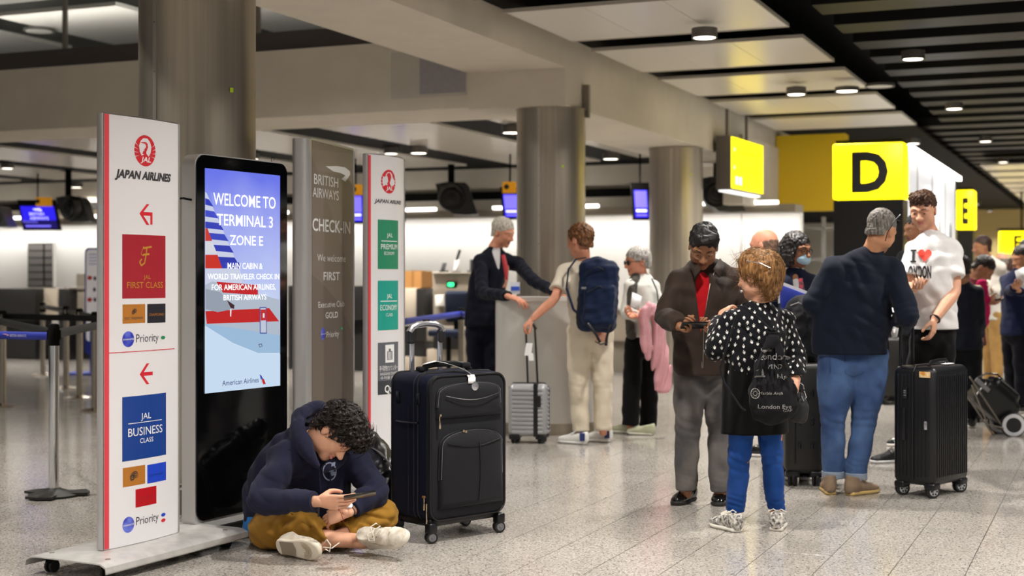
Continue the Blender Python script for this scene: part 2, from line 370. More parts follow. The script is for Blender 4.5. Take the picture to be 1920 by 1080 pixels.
# ------------------------------------------------------------------ floor: slabs laid one by one
gm = MB(); gm.grid(lambda a, b: B3(-8+78*a, -28+72*b, -.006), 1, 1); FLOOR = struct('floor', gm, M_GROUT, base=V(0, 8, 0))
TW, TL, GAP = .315, 2.52, .004
def slab(h=.006):
    a, b = (TL-GAP)/2, (TW-GAP)/2; e = .0002; v = []
    for (x, y, z) in ((a, b, -h), (a, b, -e), (a-e, b-e, 0)):
        v += [AX*sx*x+BX*sy*y+UP*z for sx, sy in ((-1, -1), (1, -1), (1, 1), (-1, 1))]
    f = [(8, 9, 10, 11)]
    for k in (0, 4): f += [(k+i, k+(i+1) % 4, k+4+(i+1) % 4, k+4+i) for i in range(4)]
    return v, f
sv, sf = slab(); t0 = None; far = MB(); cells = []
for i in range(-4, 22):
    for j in range(-75, 120):
        u = 6.84+TL*(i+.5); v = 1.245+TW*(j+.5); p = B3(u, v, 0)
        if p[1] < 3.5 or abs(p[0])/p[1] > .52: 
            if p[1] > -6 and abs(p[0]) < 12: cells.append((999, p))
            continue
        cells.append((math.hypot(p[0], p[1]) if abs(p[0])/p[1] < .42 else 500, p))
cells.sort(key=lambda q: q[0])
for n, (q, p) in enumerate(cells):
    if n < 290 and q < 500:
        if t0 is None:
            mb = MB(); mb.add(np.array(sv)+p, sf); t0 = obj('floor_slab', mb, M_TILE, FLOOR, smooth=False)
            t0.data.transform(Matrix.Translation(Vector(-(p-org(FLOOR))))); t0.location = p-org(FLOOR)
        else:
            c = t0.copy(); COL.objects.link(c); c.location = p-org(FLOOR)
    else: far.add(np.array(sv)+p, sf)
obj('floor_slabs', far, M_TILE, FLOOR, kind='stuff', smooth=False)

# ------------------------------------------------------------------ ceilings
def bb(mb, u0, u1, v0, v1, z0, z1): mb.box(B3((u0+u1)/2, (v0+v1)/2, (z0+z1)/2), ((u1-u0)/2, (v1-v0)/2, (z1-z0)/2), x=AX, y=BX); return mb
c = MB(); bb(c, -8, 62, -28, 5.2, 4.3, 4.4); bb(c, 13.6, 62, 5.2, 44, 3.05, 3.2); CEIL = struct('ceiling', c, M_BLACK, base=V(0, 10, 3.4))
def cpiece(name, m, *a): mb = MB(); bb(mb, *a); return obj(name, mb, m, CEIL)
for k in range(-4, 5):                      # raft of three white plates, over and over
    u = 10.7+2.15*k
    for j in range(3): cpiece('ceiling_plate', M_PANEL, u, u+1.55, 2.6+j*.668, 2.6+j*.668+.662, 3.5, 3.52)
    for a in ((u-.012, u, 2.59, 4.61), (u+1.55, u+1.562, 2.59, 4.61), (u, u+1.55, 2.588, 2.6)): cpiece('plate_edge', M_PEDGE, *a, 3.493, 3.525)
c_ = MB(); bb(c_, 0, 62, 2.75, 4.77, 3.6, 3.64); struct('ceiling', c_, M_BLACK)
for k in range(44):
    u = 5+1.075*k
    cpiece('ceiling_baffle', M_BAFFLE, u, u+.5, -18, 2.45 if k < 17 else 4.6, 3.72, 3.86)
for k in range(4): cpiece('ceiling_pipe', M_BAFFLE, 3, 55, .8-2.6*k, .92-2.6*k, 3.95, 4.05)
# ribbed white panels over the check-in desks, black gaps between them
def rib_panel(v0, v1, u0, u1, z):
    n = int((u1-u0)/.22); prof = []
    for i in range(n):
        a = u0+i*.22
        prof += [(a, z), (a+.17, z), (a+.18, z+.018), (a+.21, z+.018)]
    prof.append((u1, z)); P = []; F = []
    for q, zz in prof: P += [B3(q, v0, zz), B3(q, v1, zz)]
    for i in range(len(prof)-1): F.append((2*i, 2*i+2, 2*i+3, 2*i+1))
    k = len(P); P += [B3(u0, v0, z+.028), B3(u0, v1, z+.028), B3(u1, v0, z+.028), B3(u1, v1, z+.028)]
    F += [(k, k+1, k+3, k+2), (0, 1, k+1, k)]
    for s, w_ in ((0, v0), (1, v1)):
        e = len(P); P += [B3(u0, w_, z-.0), B3(u1, w_, z), B3(u1, w_, z+.028), B3(u0, w_, z+.028)]; F.append((e, e+1, e+2, e+3))
    mb = MB(); mb.add(P, F); obj('ribbed_ceiling_panel', mb, M_RIB, CEIL, smooth=False)
rib_panel(5.82, 6.2, 13.65, 19.2, 3.02)
for k in range(9): rib_panel(6.9+2.15*k, 8.3+2.15*k, 13.65, 19.6, 3.02)
for v in (5.85, 8.45, 11.07, 13.75, 16.4):        # plain plates in the high bay on the left
    for u in (4.9, 7.9, 10.9, 13.9, 16.9): cpiece('high_ceiling_plate', M_PANEL, u, u+2.4, v, v+1.88, 4.6, 4.65)
c = MB(); bb(c, -8, 24, 5.2, 44, 4.9, 5.0); struct('ceiling', c, mat('high_bay_dark', '2a2722', .7))

# ------------------------------------------------------------------ bulkheads, back wall
c = MB(); bb(c, 12.55, 13.6, 5.77, 44, 2.98, 3.67); CROSS = struct('trim_1', c, M_PLASTER)
c = MB(); bb(c, 12.75, 13.6, 5.77, 44, 3.67, 3.9); struct('trim_2', c, M_SOFFIT)
for k in range(9):
    mb = MB(); bb(mb, 12.70, 12.75, 5.8+3.2*k, 8.97+3.2*k, 3.672, 3.89); obj('fascia_board', mb, M_SOFFIT, CROSS)
c = MB(); bb(c, 12.55, 62, 4.77, 5.77, 2.96, 4.3); bb(c, -8, 12.55, 4.77, 5.77, 3.31, 4.3); BEAM = struct('trim_3', c, M_PLASTER)
mb = MB(); bb(mb, 12.54, 12.549, 5.79, 6.62, 3.10, 3.56); obj('beam_patch', mb, M_PATCH, CROSS)  # slightly greyer rectangle on the beam face
mb = MB(); bb(mb, 12.536, 12.546, 5.80, 6.30, 3.13, 3.50); obj('dark_beam_patch', mb, mat('patch_mark', 'a39da0', .7, vary=.1, vscale=20, stretch=(1, 1, 6)), CROSS)  # darker rectangle over part of the grey one
mb = MB(); bb(mb, 13.0, 13.05, 4.70, 4.76, 2.88, 3.2); obj('bracket', mb, M_STEELD, BEAM)
for k in range(6):                            # glass above the cross beam
    mb = MB(); bb(mb, 13.0, 13.012, 5.9+2.6*k, 8.44+2.6*k, 3.9, 4.88); p = struct('window_%d' % (k+1), mb, M_GLASS)
    mb = MB(); bb(mb, 12.98, 13.03, 8.45+2.6*k, 8.49+2.6*k, 3.9, 4.88); obj('window_frame', mb, M_STEELD, p)
c = MB(); bb(c, 20.6, 20.9, 4.85, 46, 0, 3.08); WB = struct('wall_back', c, M_PLASTER)
mb = MB(); bb(mb, 20.4, 20.6, 4.15, 46, 0, 2.26); obj('white_wall_panel', mb, M_WHITEW, WB)
mb = MB(); bb(mb, 20.02, 20.6, 4.15, 46, 2.26, 2.37); obj('grey_ledge', mb, M_TAUPE, WB)
mb = MB(); bb(mb, 20.5, 20.59, 5.0, 46, 2.56, 2.68); obj('black_strip', mb, M_BLACK, WB)
for k in range(15):
    v = 4.4+2.7*k; mb = MB(); bb(mb, 20.0, 20.1, v, v+1.7, 2.375, 2.42); obj('ledge_lamp', mb, M_STRIP, WB)
for k in range(14):                            # joints in the white wall
    mb = MB(); bb(mb, 20.395, 20.401, 5+2.9*k, 5.012+2.9*k, 1.02, 2.26); obj('panel_joint', mb, M_TAUPE, WB)
def pb(mb, x0, y0, x1, y1, u, dep, r=0):            # a box seen between photo pixels, its front at u, square to the hall
    D_ = lambda x: u/(AX[0]*(x-960)/FPX+AX[1]); q0 = D_(x0); q1 = D_(x1); a = V((x0-960)/FPX*q0, q0, 0); b = V((x1-960)/FPX*q1, q1, 0)
    v0, v1 = np.dot(a, BX), np.dot(b, BX); dm = (q0+q1)/2; z1, z0 = max(zt(y0, dm), .0), max(zt(y1, dm), 0.)
    c = B3(u+dep/2, (v0+v1)/2, (z0+z1)/2); h = (dep/2, abs(v0-v1)/2, (z1-z0)/2)
    if r: mb.rbox(c, h, r, 2, x=AX, y=BX)
    else: mb.box(c, h, x=AX, y=BX)
    return c, h
def pobj(name, x0, y0, x1, y1, u, dep, m, parent, r=0, **k): mb = MB(); pb(mb, x0, y0, x1, y1, u, dep, r); return obj(name, mb, m, parent, **k)
t = thing('service_hatch', 'grey slatted hatch in the bright white wall above the black counter', 'hatch', B3(20.38, 18, 1.1))
pobj('hatch_frame', 40, 454, 100, 539, 20.33, .07, M_WHITEW, t)
for k in range(6):
    pobj('slat', 53, 458+k*13.4, 80, 469+k*13.4, 20.3, .06, mat('hatch_grey', '77736f', .5), t); pobj('slat', 84, 458+k*13.4, 97, 469+k*13.4, 20.3, .06, MATS['hatch_grey'], t)
pobj('hatch_back', 52, 456, 98, 538, 20.32, .06, M_DARK, t)
# yellow painted block behind the hanging sign, glazed partition under it
c = MB(); bb(c, 19.3, 21.56, 4.72, 5.0, 2.34, 3.3); struct('trim_4', c, M_PLASTER)
c = MB(); bb(c, 21.56, 21.9, 3.72, 4.76, 2.34, 3.49); struct('trim_5', c, M_YELW)
c = MB(); bb(c, 25.5, 25.6, 2.4, 5.2, 0, 2.3); PT = struct('wall_partition', c, mat('pale_partition', 'cfcbc4', .5))
for k in range(6): mb = MB(); bb(mb, 23.0, 23.06, 2.6+.42*k, 2.66+.42*k, 0, 2.3); obj('partition_post', mb, M_ALU, PT)
for k in range(4): mb = MB(); bb(mb, 23.0, 23.04, 2.6, 4.9, .6+.5*k, .64+.5*k); obj('partition_rail', mb, M_ALU, PT)
mb = MB(); bb(mb, 22.0, 22.2, 2.7, 3.5, 2.28, 2.33); obj('partition_lamp', mb, M_STRIP, PT)
# walls that close the hall far away
c = MB(); bb(c, 50, 50.3, -28, 5, 0, 4.3); struct('wall_far', c, mat('far_wall', 'b39f68', .7))

# ------------------------------------------------------------------ downlights
LAMPS = []
def downlight(p, label, r=.095, h=.085, on=True, group=None, power=LAMP_W, real=True):
    t = thing('downlight', label, 'downlight', p, group)
    mb = MB(); mb.lathe(p, [(r*.86, .012), (r, 0), (r, h), (r*.5, h+.01)], 20); obj('housing', mb, mat('lamp_housing', '5d5954', .45, .4), t)
    mb = MB(); mb.lathe(p, [(r*.84, .004), (r*.84, .01)], 20); obj('lens', mb, M_LAMP if on else M_LAMPOFF, t)
    if on:
        l = bpy.data.lights.new('downlight_glow', 'AREA'); l.shape = 'DISK'; l.size = r*2; l.energy = power; l.color = (1, .95, .885); l.spread = math.radians(135)
        o = bpy.data.objects.new('downlight_glow', l); COL.objects.link(o); o.location = (0, 0, -.006); o.parent = t
    return t
def zpix(px, py, z): d = (z-CAM_H)*FPX/(HOR-py); return V((px-960)/FPX*d, d, z)
for (x, y, z, lab) in ((1321, 72, 3.36, 'round downlight in the gap between the two nearest white ceiling rafts'), (1712, 112, 3.45, 'round downlight under the black ceiling, highest one right of the white rafts'),
        (1493, 178, 3.36, 'round downlight between the third and fourth white ceiling rafts'), (1789, 205, 3.45, 'round downlight under the black ceiling above the boy in the white T-shirt'),
        (1848, 266, 3.45, 'small downlight under the black ceiling right of the big letter D sign'), (1881, 305, 3.45, 'small far downlight near the right edge of the black ceiling'),
        (1713, 270, 3.3, 'small bright downlight just above the right corner of the letter D sign')): downlight(zpix(x, y, z), lab, r=.11 if y < 210 else .1)
downlight(zpix(1588, 172, 3.36), 'wide yellow-tinted lamp at the corner of the third white ceiling raft', r=.13, h=.05)
downlight(zpix(1650, 163, 3.4), 'unlit flat round lamp beside the third white ceiling raft', r=.16, h=.03, on=False)
for (x, y, z, lab) in ((785, 288, 2.92, 'downlight in the black ceiling gap above the second white airline sign'), (960, 250, 2.92, 'downlight in the black ceiling gap left of the middle steel column'),
        (1145, 299, 2.92, 'downlight in the black gap between the middle and the far steel column'), (143, 352, 2.92, 'downlight above the left check-in monitor')): downlight(zpix(x, y, z), lab, r=.115)
downlight(zpix(73, 60, 4.55), 'unlit round ceiling lamp high in the glazed bay at upper left', r=.2, h=.04, on=False)
for i in range(5):
    for j in range(5):
        downlight(B3(-3+3.1*i, -6.6+2.9*j, 3.45) if j < 4 else B3(-3+3.1*i, 6.9, 4.5), 'downlight of the hall ceiling over the foreground, outside the picture', group='ceiling downlights over the foreground', power=LAMP_W*1.5)
for i in range(8):
    for j in range(5 if i > 2 else 4): downlight(B3(15.3+4.7*i, -9.5+3.3*j, 3.45), 'tiny downlight of the far black ceiling', group='far downlights of the black ceiling', power=LAMP_W*(1.6 if i < 4 else 3.2))  # deeper, stronger rows are added to brighten the far wall
for j in range(5): downlight(B3(16.6, 9.0+2.15*j-.24, 2.95), 'small downlight in a black gap of the ribbed ceiling over the check-in desks', group='downlights over the check-in desks', r=.1)
def strip_light(p, length, d, power, ax, dirn, col=(1, .97, .92)):
    l = bpy.data.lights.new('strip_glow', 'AREA'); l.shape = 'RECTANGLE'; l.size = length; l.size_y = .05; l.energy = power; l.color = col
    o = bpy.data.objects.new('strip_glow', l); COL.objects.link(o); z = -Vector(dirn); x = Vector(ax); y = z.cross(x)
    o.matrix_world = Matrix.Translation(Vector(p)) @ Matrix((x, y, z)).transposed().to_4x4(); return o
for k in range(4): strip_light(B3(13.9, 8+4.5*k, 3.95), 4.2, 0, 45, BX, nrm(UP+AX*.25), (1, .98, .92))   # unseen strip lights added to brighten the high bay plates
for k in range(5):                             # wall washer under the ledge
    strip_light(B3(20.06, 8+8*k-.1, 2.22), 7.8, 0, 48, BX, nrm(AX*.25-UP))

# ------------------------------------------------------------------ steel columns
def column(u, v, R, z, label, seam_a):
    p = B3(u, v, 0); t = thing('steel_column', label, 'column', p)
    mb = MB(); mb.lathe(p, [(R, 0), (R, z-.015), (R+.012, z-.015), (R+.012, z-.004)], 64); obj('cladding', mb, M_STEEL, t)
    mb = MB(); a = seam_a
    for da, rr in ((0, .018),):
        q = p+V(math.cos(a), math.sin(a), 0)*(R+.001); mb.box(q+UP*z/2, (.004, .013, z/2-.02), x=V(math.cos(a), math.sin(a), 0))
    obj('seam_strip', mb, mat('seam_light', 'c8bfb2', .3, .9), t)
    for k in range(10):
        q = p+V(math.cos(a), math.sin(a), 0)*(R+.006); b = MB(); b.lathe(q+UP*(.25+k*.28), [(.005, 0), (.004, .003)], 8, ax=V(math.cos(a), math.sin(a), 0)); obj('rivet', b, M_STEELD, t)
    mb = MB(); mb.lathe(p, [(R+.004, .0), (R+.01, .0), (R+.01, .14), (R+.004, .145)], 48); obj('kick_band', mb, M_STEELD, t)
    return t, p
Rc = .335
t1, p1 = column(6.93, 4.93, Rc, 3.31, 'nearest large steel column behind the welcome screen', math.atan2(-1, -.62))
mb = MB(); 
for k in range(33): pass
mb.tube([p1+V(math.cos(a), math.sin(a), 0)*(Rc+.07)+UP*.165 for a in np.linspace(0, 2*math.pi, 41)], .022, 8); obj('bumper_ring', mb, M_CHROME, t1)
t2, p2 = column(12.92, 5.06, .335, 2.965, 'middle steel column behind the man with the navy backpack', math.atan2(-1, -.4))
t3, p3 = column(17.35, 5.1, .335, 2.955, 'smaller far steel column behind the grey-haired woman', math.atan2(-1, -.3))
for nm, tt, pp, px, py, d in (('a', t1, p1, 453, 166, 8.0), ('b', t2, p2, 1055, 312, 13.55), ('c', t3, p3, 1283, 328, 17.8)):
    q = W(px, py, d); n = nrm(V(q[0]-pp[0], q[1]-pp[1], 0)); q2 = pp+n*(.342)+UP*q[2]; b = MB(); b.box(q2, (.001, .011, .013), x=n)
    tg = obj('sticker', b, mat('lime_sticker', 'b9dc1e', .5), tt, label='small lime green sticker')

# ------------------------------------------------------------------ yellow letter signs, hanging sign
def totem(x0, x1, y0, y1, yb, u, letter, lw, lh, lx, ly, label, dep=.4):
    D_ = u/(AX[0]*((x0+x1)/2-960)/FPX+AX[1]); d0 = u/(AX[0]*(x0-960)/FPX+AX[1]); d1 = u/(AX[0]*(x1-960)/FPX+AX[1])
    P0 = V((x0-960)/FPX*d0, d0, 0); P1 = V((x1-960)/FPX*d1, d1, 0); t = thing('zone_totem', label, 'sign', (P0+P1)/2)
    f, sp, L, tt, n = plane_map(P0, P1, .004); ztop, zbot = zt(y0, D_), zt(y1, D_); back = -n*dep
    mb = MB(); mb.rbox((P0+P1)/2+back/2+UP*(ztop+zbot)/2, (L/2, dep/2, (ztop-zbot)/2), .02, 2, x=tt); obj('lightbox', mb, M_YELS, t)
    mb = MB(); mb.box((P0+P1)/2+back/2+UP*(zbot-.01)/2, (L/2-.01, dep/2-.01, (zbot-.01)/2), x=tt); obj('black_base', mb, mat('gloss_black', '0f0e0d', .25), t)
    mb = MB(); mb.box((P0+P1)/2+back/2+UP*(ztop+.02), (L/2-.03, dep/2-.03, .02), x=tt); obj('cap', mb, M_BLACK, t)
    s, z = sp(lx, ly); text(letter, f, lh, M_INK, t, s, z-lh/2, w=lw, bold=.042, name='letter'); return t
totem(1561, 1695, 268, 373, 0, 15.6, 'D', .385, .42, 1631, 320, 'big yellow lightbox pillar with a black letter D')
totem(1793, 1826, 356, 430, 0, 24.6, 'E', .10, .42, 1810, 394, 'narrow yellow lightbox pillar with letter E at end of white wall', dep=.5)
t = thing('hanging_lightbox', 'small far yellow lightbox with letter E near the right edge', 'sign', W(1900, 475, 36))
P0, P1 = W(1876, 475, 36), W(1955, 475, 36)
mb = MB(); mb.rbox((P0+P1)/2+UP*.28, (.55, .1, .28), .02, 2); obj('lightbox', mb, M_YELS, t)
f, sp, L, tt, n = plane_map(P0, P1, .11); s, z = sp(1909, 454); text('E', f, .36, M_INK, t, s, z-.18, w=.22, bold=.03, name='letter')
mb = MB(); mb.box((P0+P1)/2+UP*1.3, (.02, .02, .75)); obj('rod', mb, M_BLACK, t)
mb = MB(); mb.box((P0+P1)/2+UP*(.6), (.57, .11, .03)); obj('cap', mb, M_BLACK, t)

P0, P1 = W(1370, 355, 18.2), W(1431, 367, 19.6); f, sp, L, tt, n = plane_map(P0, P1, .003)
t = thing('direction_sign', 'yellow direction sign on two rods under the ceiling rafts', 'sign', (P0+P1)/2); z0, z1 = 2.456, 3.152
mb = MB(); mb.rbox((P0+P1)/2*V(1, 1, 0)-n*.1+UP*(z0+z1)/2, (L/2, .1, (z1-z0)/2), .012, 2, x=tt); obj('sign_case', mb, mat('sign_case_grey', '6a6560', .45, .4), t)
rect(f, .015, L-.015, z0+.02, z1-.015, M_YELS, t, 'lit_face', nx=1)
mb = MB(); mb.box((P0+P1)/2*V(1, 1, 0)-n*.1+UP*(z0-.012), (L/2-.03, .07, .01), x=tt); obj('bottom_lamp', mb, mat('soft_lamp', 'ffffff', .3, emit=1.2), t)
for s in (.16, 1.06): mb = MB(); mb.cyl(f(s, z1-.01, -.1), f(s, 3.6, -.1), .02, n=10); obj('rod', mb, mat('rod_grey', '6d655c', .4, .6), t)
f2 = lambda a, b: f(a, b, .004); OR = mat('orange_print', 'f0a800', .5, emit=.8, ecol='ffb400'); WP = mat('white_print_lit', 'ffffff', .5, emit=1.3)
for (a, b, s0, wd) in (('Check-in', .52, .42, .68), ('Information', .29, .42, .80)): text(a, f2, .072, OR, t, s0, z0+b-.03, w=wd, align='LEFT')
for b in (.52, .29): text('>', f2, .07, WP, t, .16, z0+b-.03, bold=.03); 
for k in range(3):
    mb = MB(); mb.grid(lambda a, b: f2(.21+k*.17+.10*a, z0+.08+.10*b), 1, 1); obj('pictogram', mb, WP if k < 2 else OR, t, smooth=False)

# white illuminated wall between the letter signs
c = MB(); bb(c, 16.0, 21.8, 2.16, 2.35, 0, 2.78); WR = struct('wall_island', c, mat('lit_white_wall', 'f4f4f2', .35, emit=.55, ecol='f6f8ff'))
for k in range(3): mb = MB(); bb(mb, 16.2+1.87*k, 18.0+1.87*k, 2.06, 2.12, 2.74, 2.8); obj('strip_lamp', mb, M_STRIP, WR)
for k in range(4):
    mb = MB(); q = B3(16.7+1.4*k, 2.14, 1.9); mb.lathe(q, [(.19, 0), (.2, .012), (.02, .03)], 24, ax=-BX); o = obj('wall_disc', mb, mat('pale_disc', 'd4d8d8', .2), WR)
for k in range(3):
    mb = MB(); bb(mb, 17.4+1.5*k, 17.42+1.5*k, 2.145, 2.165, 0, 2.7); obj('panel_joint', mb, M_ALU, WR)
for k in range(9):                              # pale grille ceiling far on the right
    cpiece('pale_ceiling_slat', M_PANEL, 29+2.0*k, 30.4+2.0*k, -8, 2.4, 3.5, 3.53)
# ------------------------------------------------------------------ free-standing signs
M_JW = mat('sign_white', 'e9e7ea', .35, spec=.5)
M_RED = mat('print_red', 'd2222f', .45); M_STRIPE = mat('print_stripe_red', 'd9434e', .45); M_GREYINK = mat('print_dark_grey', '37363b', .5)
M_WINE = mat('print_wine', 'a5202f', .4); M_GOLD = mat('print_gold', 'd9a441', .35, .4); M_BRN = mat('print_bronze', 'b5742c', .4)
M_NIGHT = mat('print_night', '23232c', .4); M_NAVYP = mat('print_navy', '17408f', .4); M_BLUEP = mat('print_blue', '2145c8', .4)
M_GRN = mat('print_green', '17864f', .4); M_WPRINT = mat('print_white', 'f4f4f4', .5); M_ORB = mat('print_orb', '2a35b4', .35, col2='6f7fe0', vscale=18)
def ellipse(f, s, z, rs, rz, m, parent, name='print', e=0, n=28, label=None):
    mb = MB(); mb.add([f(s, z, e)]+[f(s+rs*math.cos(a), z+rz*math.sin(a), e) for a in np.linspace(0, 2*math.pi, n, endpoint=False)], [(0, i+1, (i+1) % n+1) for i in range(n)]); return obj(name, mb, m, parent, smooth=False, label=label)
def poly(f, pts, m, parent, name='print', e=0):
    mb = MB(); mb.add([f(*p, e) for p in pts], [tuple(range(len(pts)))]); return obj(name, mb, m, parent, smooth=False)
def crane(f, s, z, R, parent, e=.0006):
    g = thing  # emblem: red disc, open centre, neck and head of a crane, feather cuts, lettering
    d = ellipse(f, s, z, R, R, M_RED, parent, 'emblem_disc', e)
    P = [(-.34, -.34), (-.52, -.08), (-.58, .30), (-.42, .62), (-.18, .80), (.18, .80), (.42, .62), (.58, .30), (.52, -.08), (.34, -.34)]
    poly(f, [(s+a*R, z+b*R) for a, b in P], M_JW, parent, 'emblem_opening', e+.0004)
    cl = [(-.02, -.52, .40), (-.10, -.25, .20), (-.04, -.02, .12), (.12, .16, .095), (.17, .34, .085), (.08, .47, .09), (-.02, .50, .06), (-.45, .50, .012)]; mb = MB()
    for (x0, y0, w0), (x1, y1, w1) in zip(cl[:-1], cl[1:]):
        q = nrm(V(x1-x0, y1-y0, 0)); p = V(-q[1], q[0], 0); mb.add([f(s+(x0-p[0]*w0)*R, z+(y0-p[1]*w0)*R, e+.0008), f(s+(x1-p[0]*w1)*R, z+(y1-p[1]*w1)*R, e+.0008), f(s+(x1+p[0]*w1)*R, z+(y1+p[1]*w1)*R, e+.0008), f(s+(x0+p[0]*w0)*R, z+(y0+p[1]*w0)*R, e+.0008)], [(0, 1, 2, 3)])
    obj('emblem_neck', mb, M_RED, parent, smooth=False)
    for sg in (-1, 1):
        for k in range(4):
            a = math.radians(90+sg*(62+k*17)); b = a+sg*.05
            q = lambda r, t: (s+r*R*math.cos(t), z+r*R*math.sin(t)); poly(f, [q(1.01, a), q(1.01, b), q(.62, a+sg*.16)], M_JW, parent, 'feather_cut', e+.0008)
    text('JAL', lambda a, b: f(a, b, e+.0012), R*.34, M_WPRINT, parent, s+.05*R, z-.72*R, w=R*.95, bold=.02, shear=.25)
def arrow(f, s, z, h, parent, bent):
    k = h/2
    P = [(-1, .05), (.05, 1), (.48, 1), (-.42, .22), (.95, .22), (.95, -.95), (.62, -.95), (.62, -.12), (-.42, -.12), (.48, -1), (.05, -1)] if bent else \
        [(-1, 0), (.0, 1), (.42, 1), (-.42, .17), (.95, .17), (.95, -.17), (-.42, -.17), (.42, -1), (.0, -1)]
    poly(f, [(s+a*k*.95, z+b*k) for a, b in P], M_RED, parent, 'arrow', .0006)
def orb_priority(f, sp, cx, cy, tx0, tx1, ty, h, parent, ink, R):
    s, z = sp(cx, cy); ellipse(f, s, z, R, R, M_ORB, parent, 'orb', .0006); text('oneworld', lambda a, b: f(a, b, .0012), R*.3, M_WPRINT, parent, s, z-R*.13, w=R*1.8)
    a, z1 = sp(tx0, ty); b, _ = sp(tx1, ty); text('Priority', lambda x, y: f(x, y, .0006), h, ink, parent, (a+b)/2, z1-h/2, w=b-a)
def airline_pylon(P0, P1, zt_, label, bulge=.02, base=True):
    f, sp, L, t, n = plane_map(P0, P1, .0, bulge); c = (V(P0)+V(P1))/2*V(1, 1, 0); T = thing('airline_sign', label, 'sign', c)
    mb = MB(); N = 12; zb = .088
    F_ = [f(L*i/N, 0, 0) for i in range(N+1)]; Bk = [f(L*i/N, 0, 0)-n*(.024+2*(np.dot(f(L*i/N, 0, 0)-V(P0)*V(1, 1, 0), n))) for i in range(N+1)][::-1]; ring = F_+Bk; m = len(ring)
    mb.add([p+UP*zb for p in ring]+[p+UP*zt_ for p in ring], [(i, (i+1) % m, m+(i+1) % m, m+i) for i in range(m)]+[tuple(range(m, 2*m)), tuple(range(m))[::-1]])
    obj('panel', mb, M_JW, T, ang=50)
    for s0, s1, q in ((-.012, -.001, 1), (L+.001, L+.010, 1)):
        mb = MB(); cc = f(0, 0)+t*((s0+s1)/2)-n*.012; mb.rbox(cc+UP*(zb+zt_+.004)/2, ((s1-s0)/2, .017, (zt_-zb+.004)/2), .006, 2, x=t); obj('edge_profile', mb, M_ALU, T)
    for s0, s1 in ((-.0005, .004),): rect(f, s0, s1, zb, zt_, mat('profile_groove', '3c3c3e', .5), T, 'edge_groove', .001, 1)
    mb = MB(); cc = f(L/2, 0)-n*.025-n*bulge; mb.grid(lambda a, b: f(L*a, zt_+.004, .002)-n*(.028)*b, 10, 1); obj('top_cap', mb, M_ALU, T)
    return T, f, sp, L, t, n
P0, P1 = W(193, 1034, 6.47), W(333.5, 1000, 6.93)
T, f, sp, L, t, n = airline_pylon(P0, P1, 2.076, 'nearest white airline sign with red emblem and two left arrows on a wheeled base', .02)
e = .0006
rect(f, .006, .034, .09, 2.076, M_STRIPE, T, 'red_stripe', e, 2)
def ptext(s, x0, x1, ytop, ybot, m, par=None, F=None, SPF=None, **k):
    F = F or f; SPF = SPF or sp; a, z1 = SPF(x0, (ytop+ybot)/2); b, _ = SPF(x1, (ytop+ybot)/2); q, zt1 = SPF((x0+x1)/2, ytop); q, zb1 = SPF((x0+x1)/2, ybot)
    return text(s, lambda x, y: F(x, y, k.get('e_', .0012)), zt1-zb1, m, par or T, (a+b)/2, zb1, w=b-a, **{q_: v_ for q_, v_ in k.items() if q_ != 'e_'})
def prect(x0, y0, x1, y1, m, par=None, F=None, SPF=None, e_=.0006, name='print', label=None):
    F = F or f; SPF = SPF or sp; a, z1 = SPF(x0, y0); b, _ = SPF(x1, y0); _, z0 = SPF(x0, y1); return rect(F, a, b, z0, z1, m, par or T, name, e_, label=label)
s, z = sp(272.2, 282.7); crane(f, s, z, .0735, T)
ptext('JAPAN AIRLINES', 215.5, 318.5, 321, 336, M_GREYINK, bold=.045, shear=.25)
s, z = sp(274, 402); arrow(f, s, z, .098, T, True)
prect(229, 439, 310, 560, M_WINE)
for P, wd in (([(0, 1), (.15, .9), (.5, .95), (1.25, 1.05)], .05), ([(.55, .95), (.45, .3), (.2, -.6), (-.25, -.85), (-.5, -.5), (-.2, -.2)], .045), ([(.45, .95), (-.1, .8), (-.3, .3), (.0, .1)], .018), ([(-.02, .22), (.9, .32)], .05)):
    s0, z0 = sp(268, 482); mb = MB(); R_ = .047; pts = [V(s0+a*R_, z0+b*R_, 0) for a, b in P]; 
    for a, b in zip(pts[:-1], pts[1:]):
        q = nrm(b-a); p = V(-q[1], q[0], 0)*wd*.09; mb.add([f(*(x)[:2], .0012) for x in (a-p-q*.001, b-p+q*.001, b+p+q*.001, a+p-q*.001)], [(0, 1, 2, 3)])
    obj('script_letter', mb, M_GOLD, T, smooth=False)
ptext('JAL', 269, 282, 515, 523, M_GOLD); ptext('FIRST CLASS', 238, 305, 528, 540, M_GOLD)
prect(229.5, 571, 272, 607, M_BRN); prect(276, 570, 310, 606, M_NIGHT)
ptext('JGC PREMIER', 233, 268, 594, 599, M_GREYINK); ptext('DIAMOND', 280, 307, 587, 592, M_BRN)
for cx, cy, k in ((251.5, 584, 1.), (251, 892, 1.6)):
    for j in range(9):
        s0, z0 = sp(cx, cy); a = j*.7; r = .008*k; ring = MB(); c0 = (s0+.009*k*math.cos(a), z0+.006*k*math.sin(a*1.3))
        for i in range(10):
            q0, q1 = i*.6, (i+1)*.6; ring.add([f(c0[0]+r*w_*math.cos(q), c0[1]+r*w_*math.sin(q), .0014) for q, w_ in ((q0, 1), (q1, 1), (q1, .82), (q0, .82))], [(0, 1, 2, 3)])
        obj('flourish', ring, M_GREYINK, T, smooth=False)
orb_priority(f, sp, 240.3, 636, 255, 297, 634, .04, T, M_GREYINK, .037)
s, z = sp(305.5, 633); ellipse(f, s, z, .017, .0085, M_GRN, T, 'green_mark', .0006)
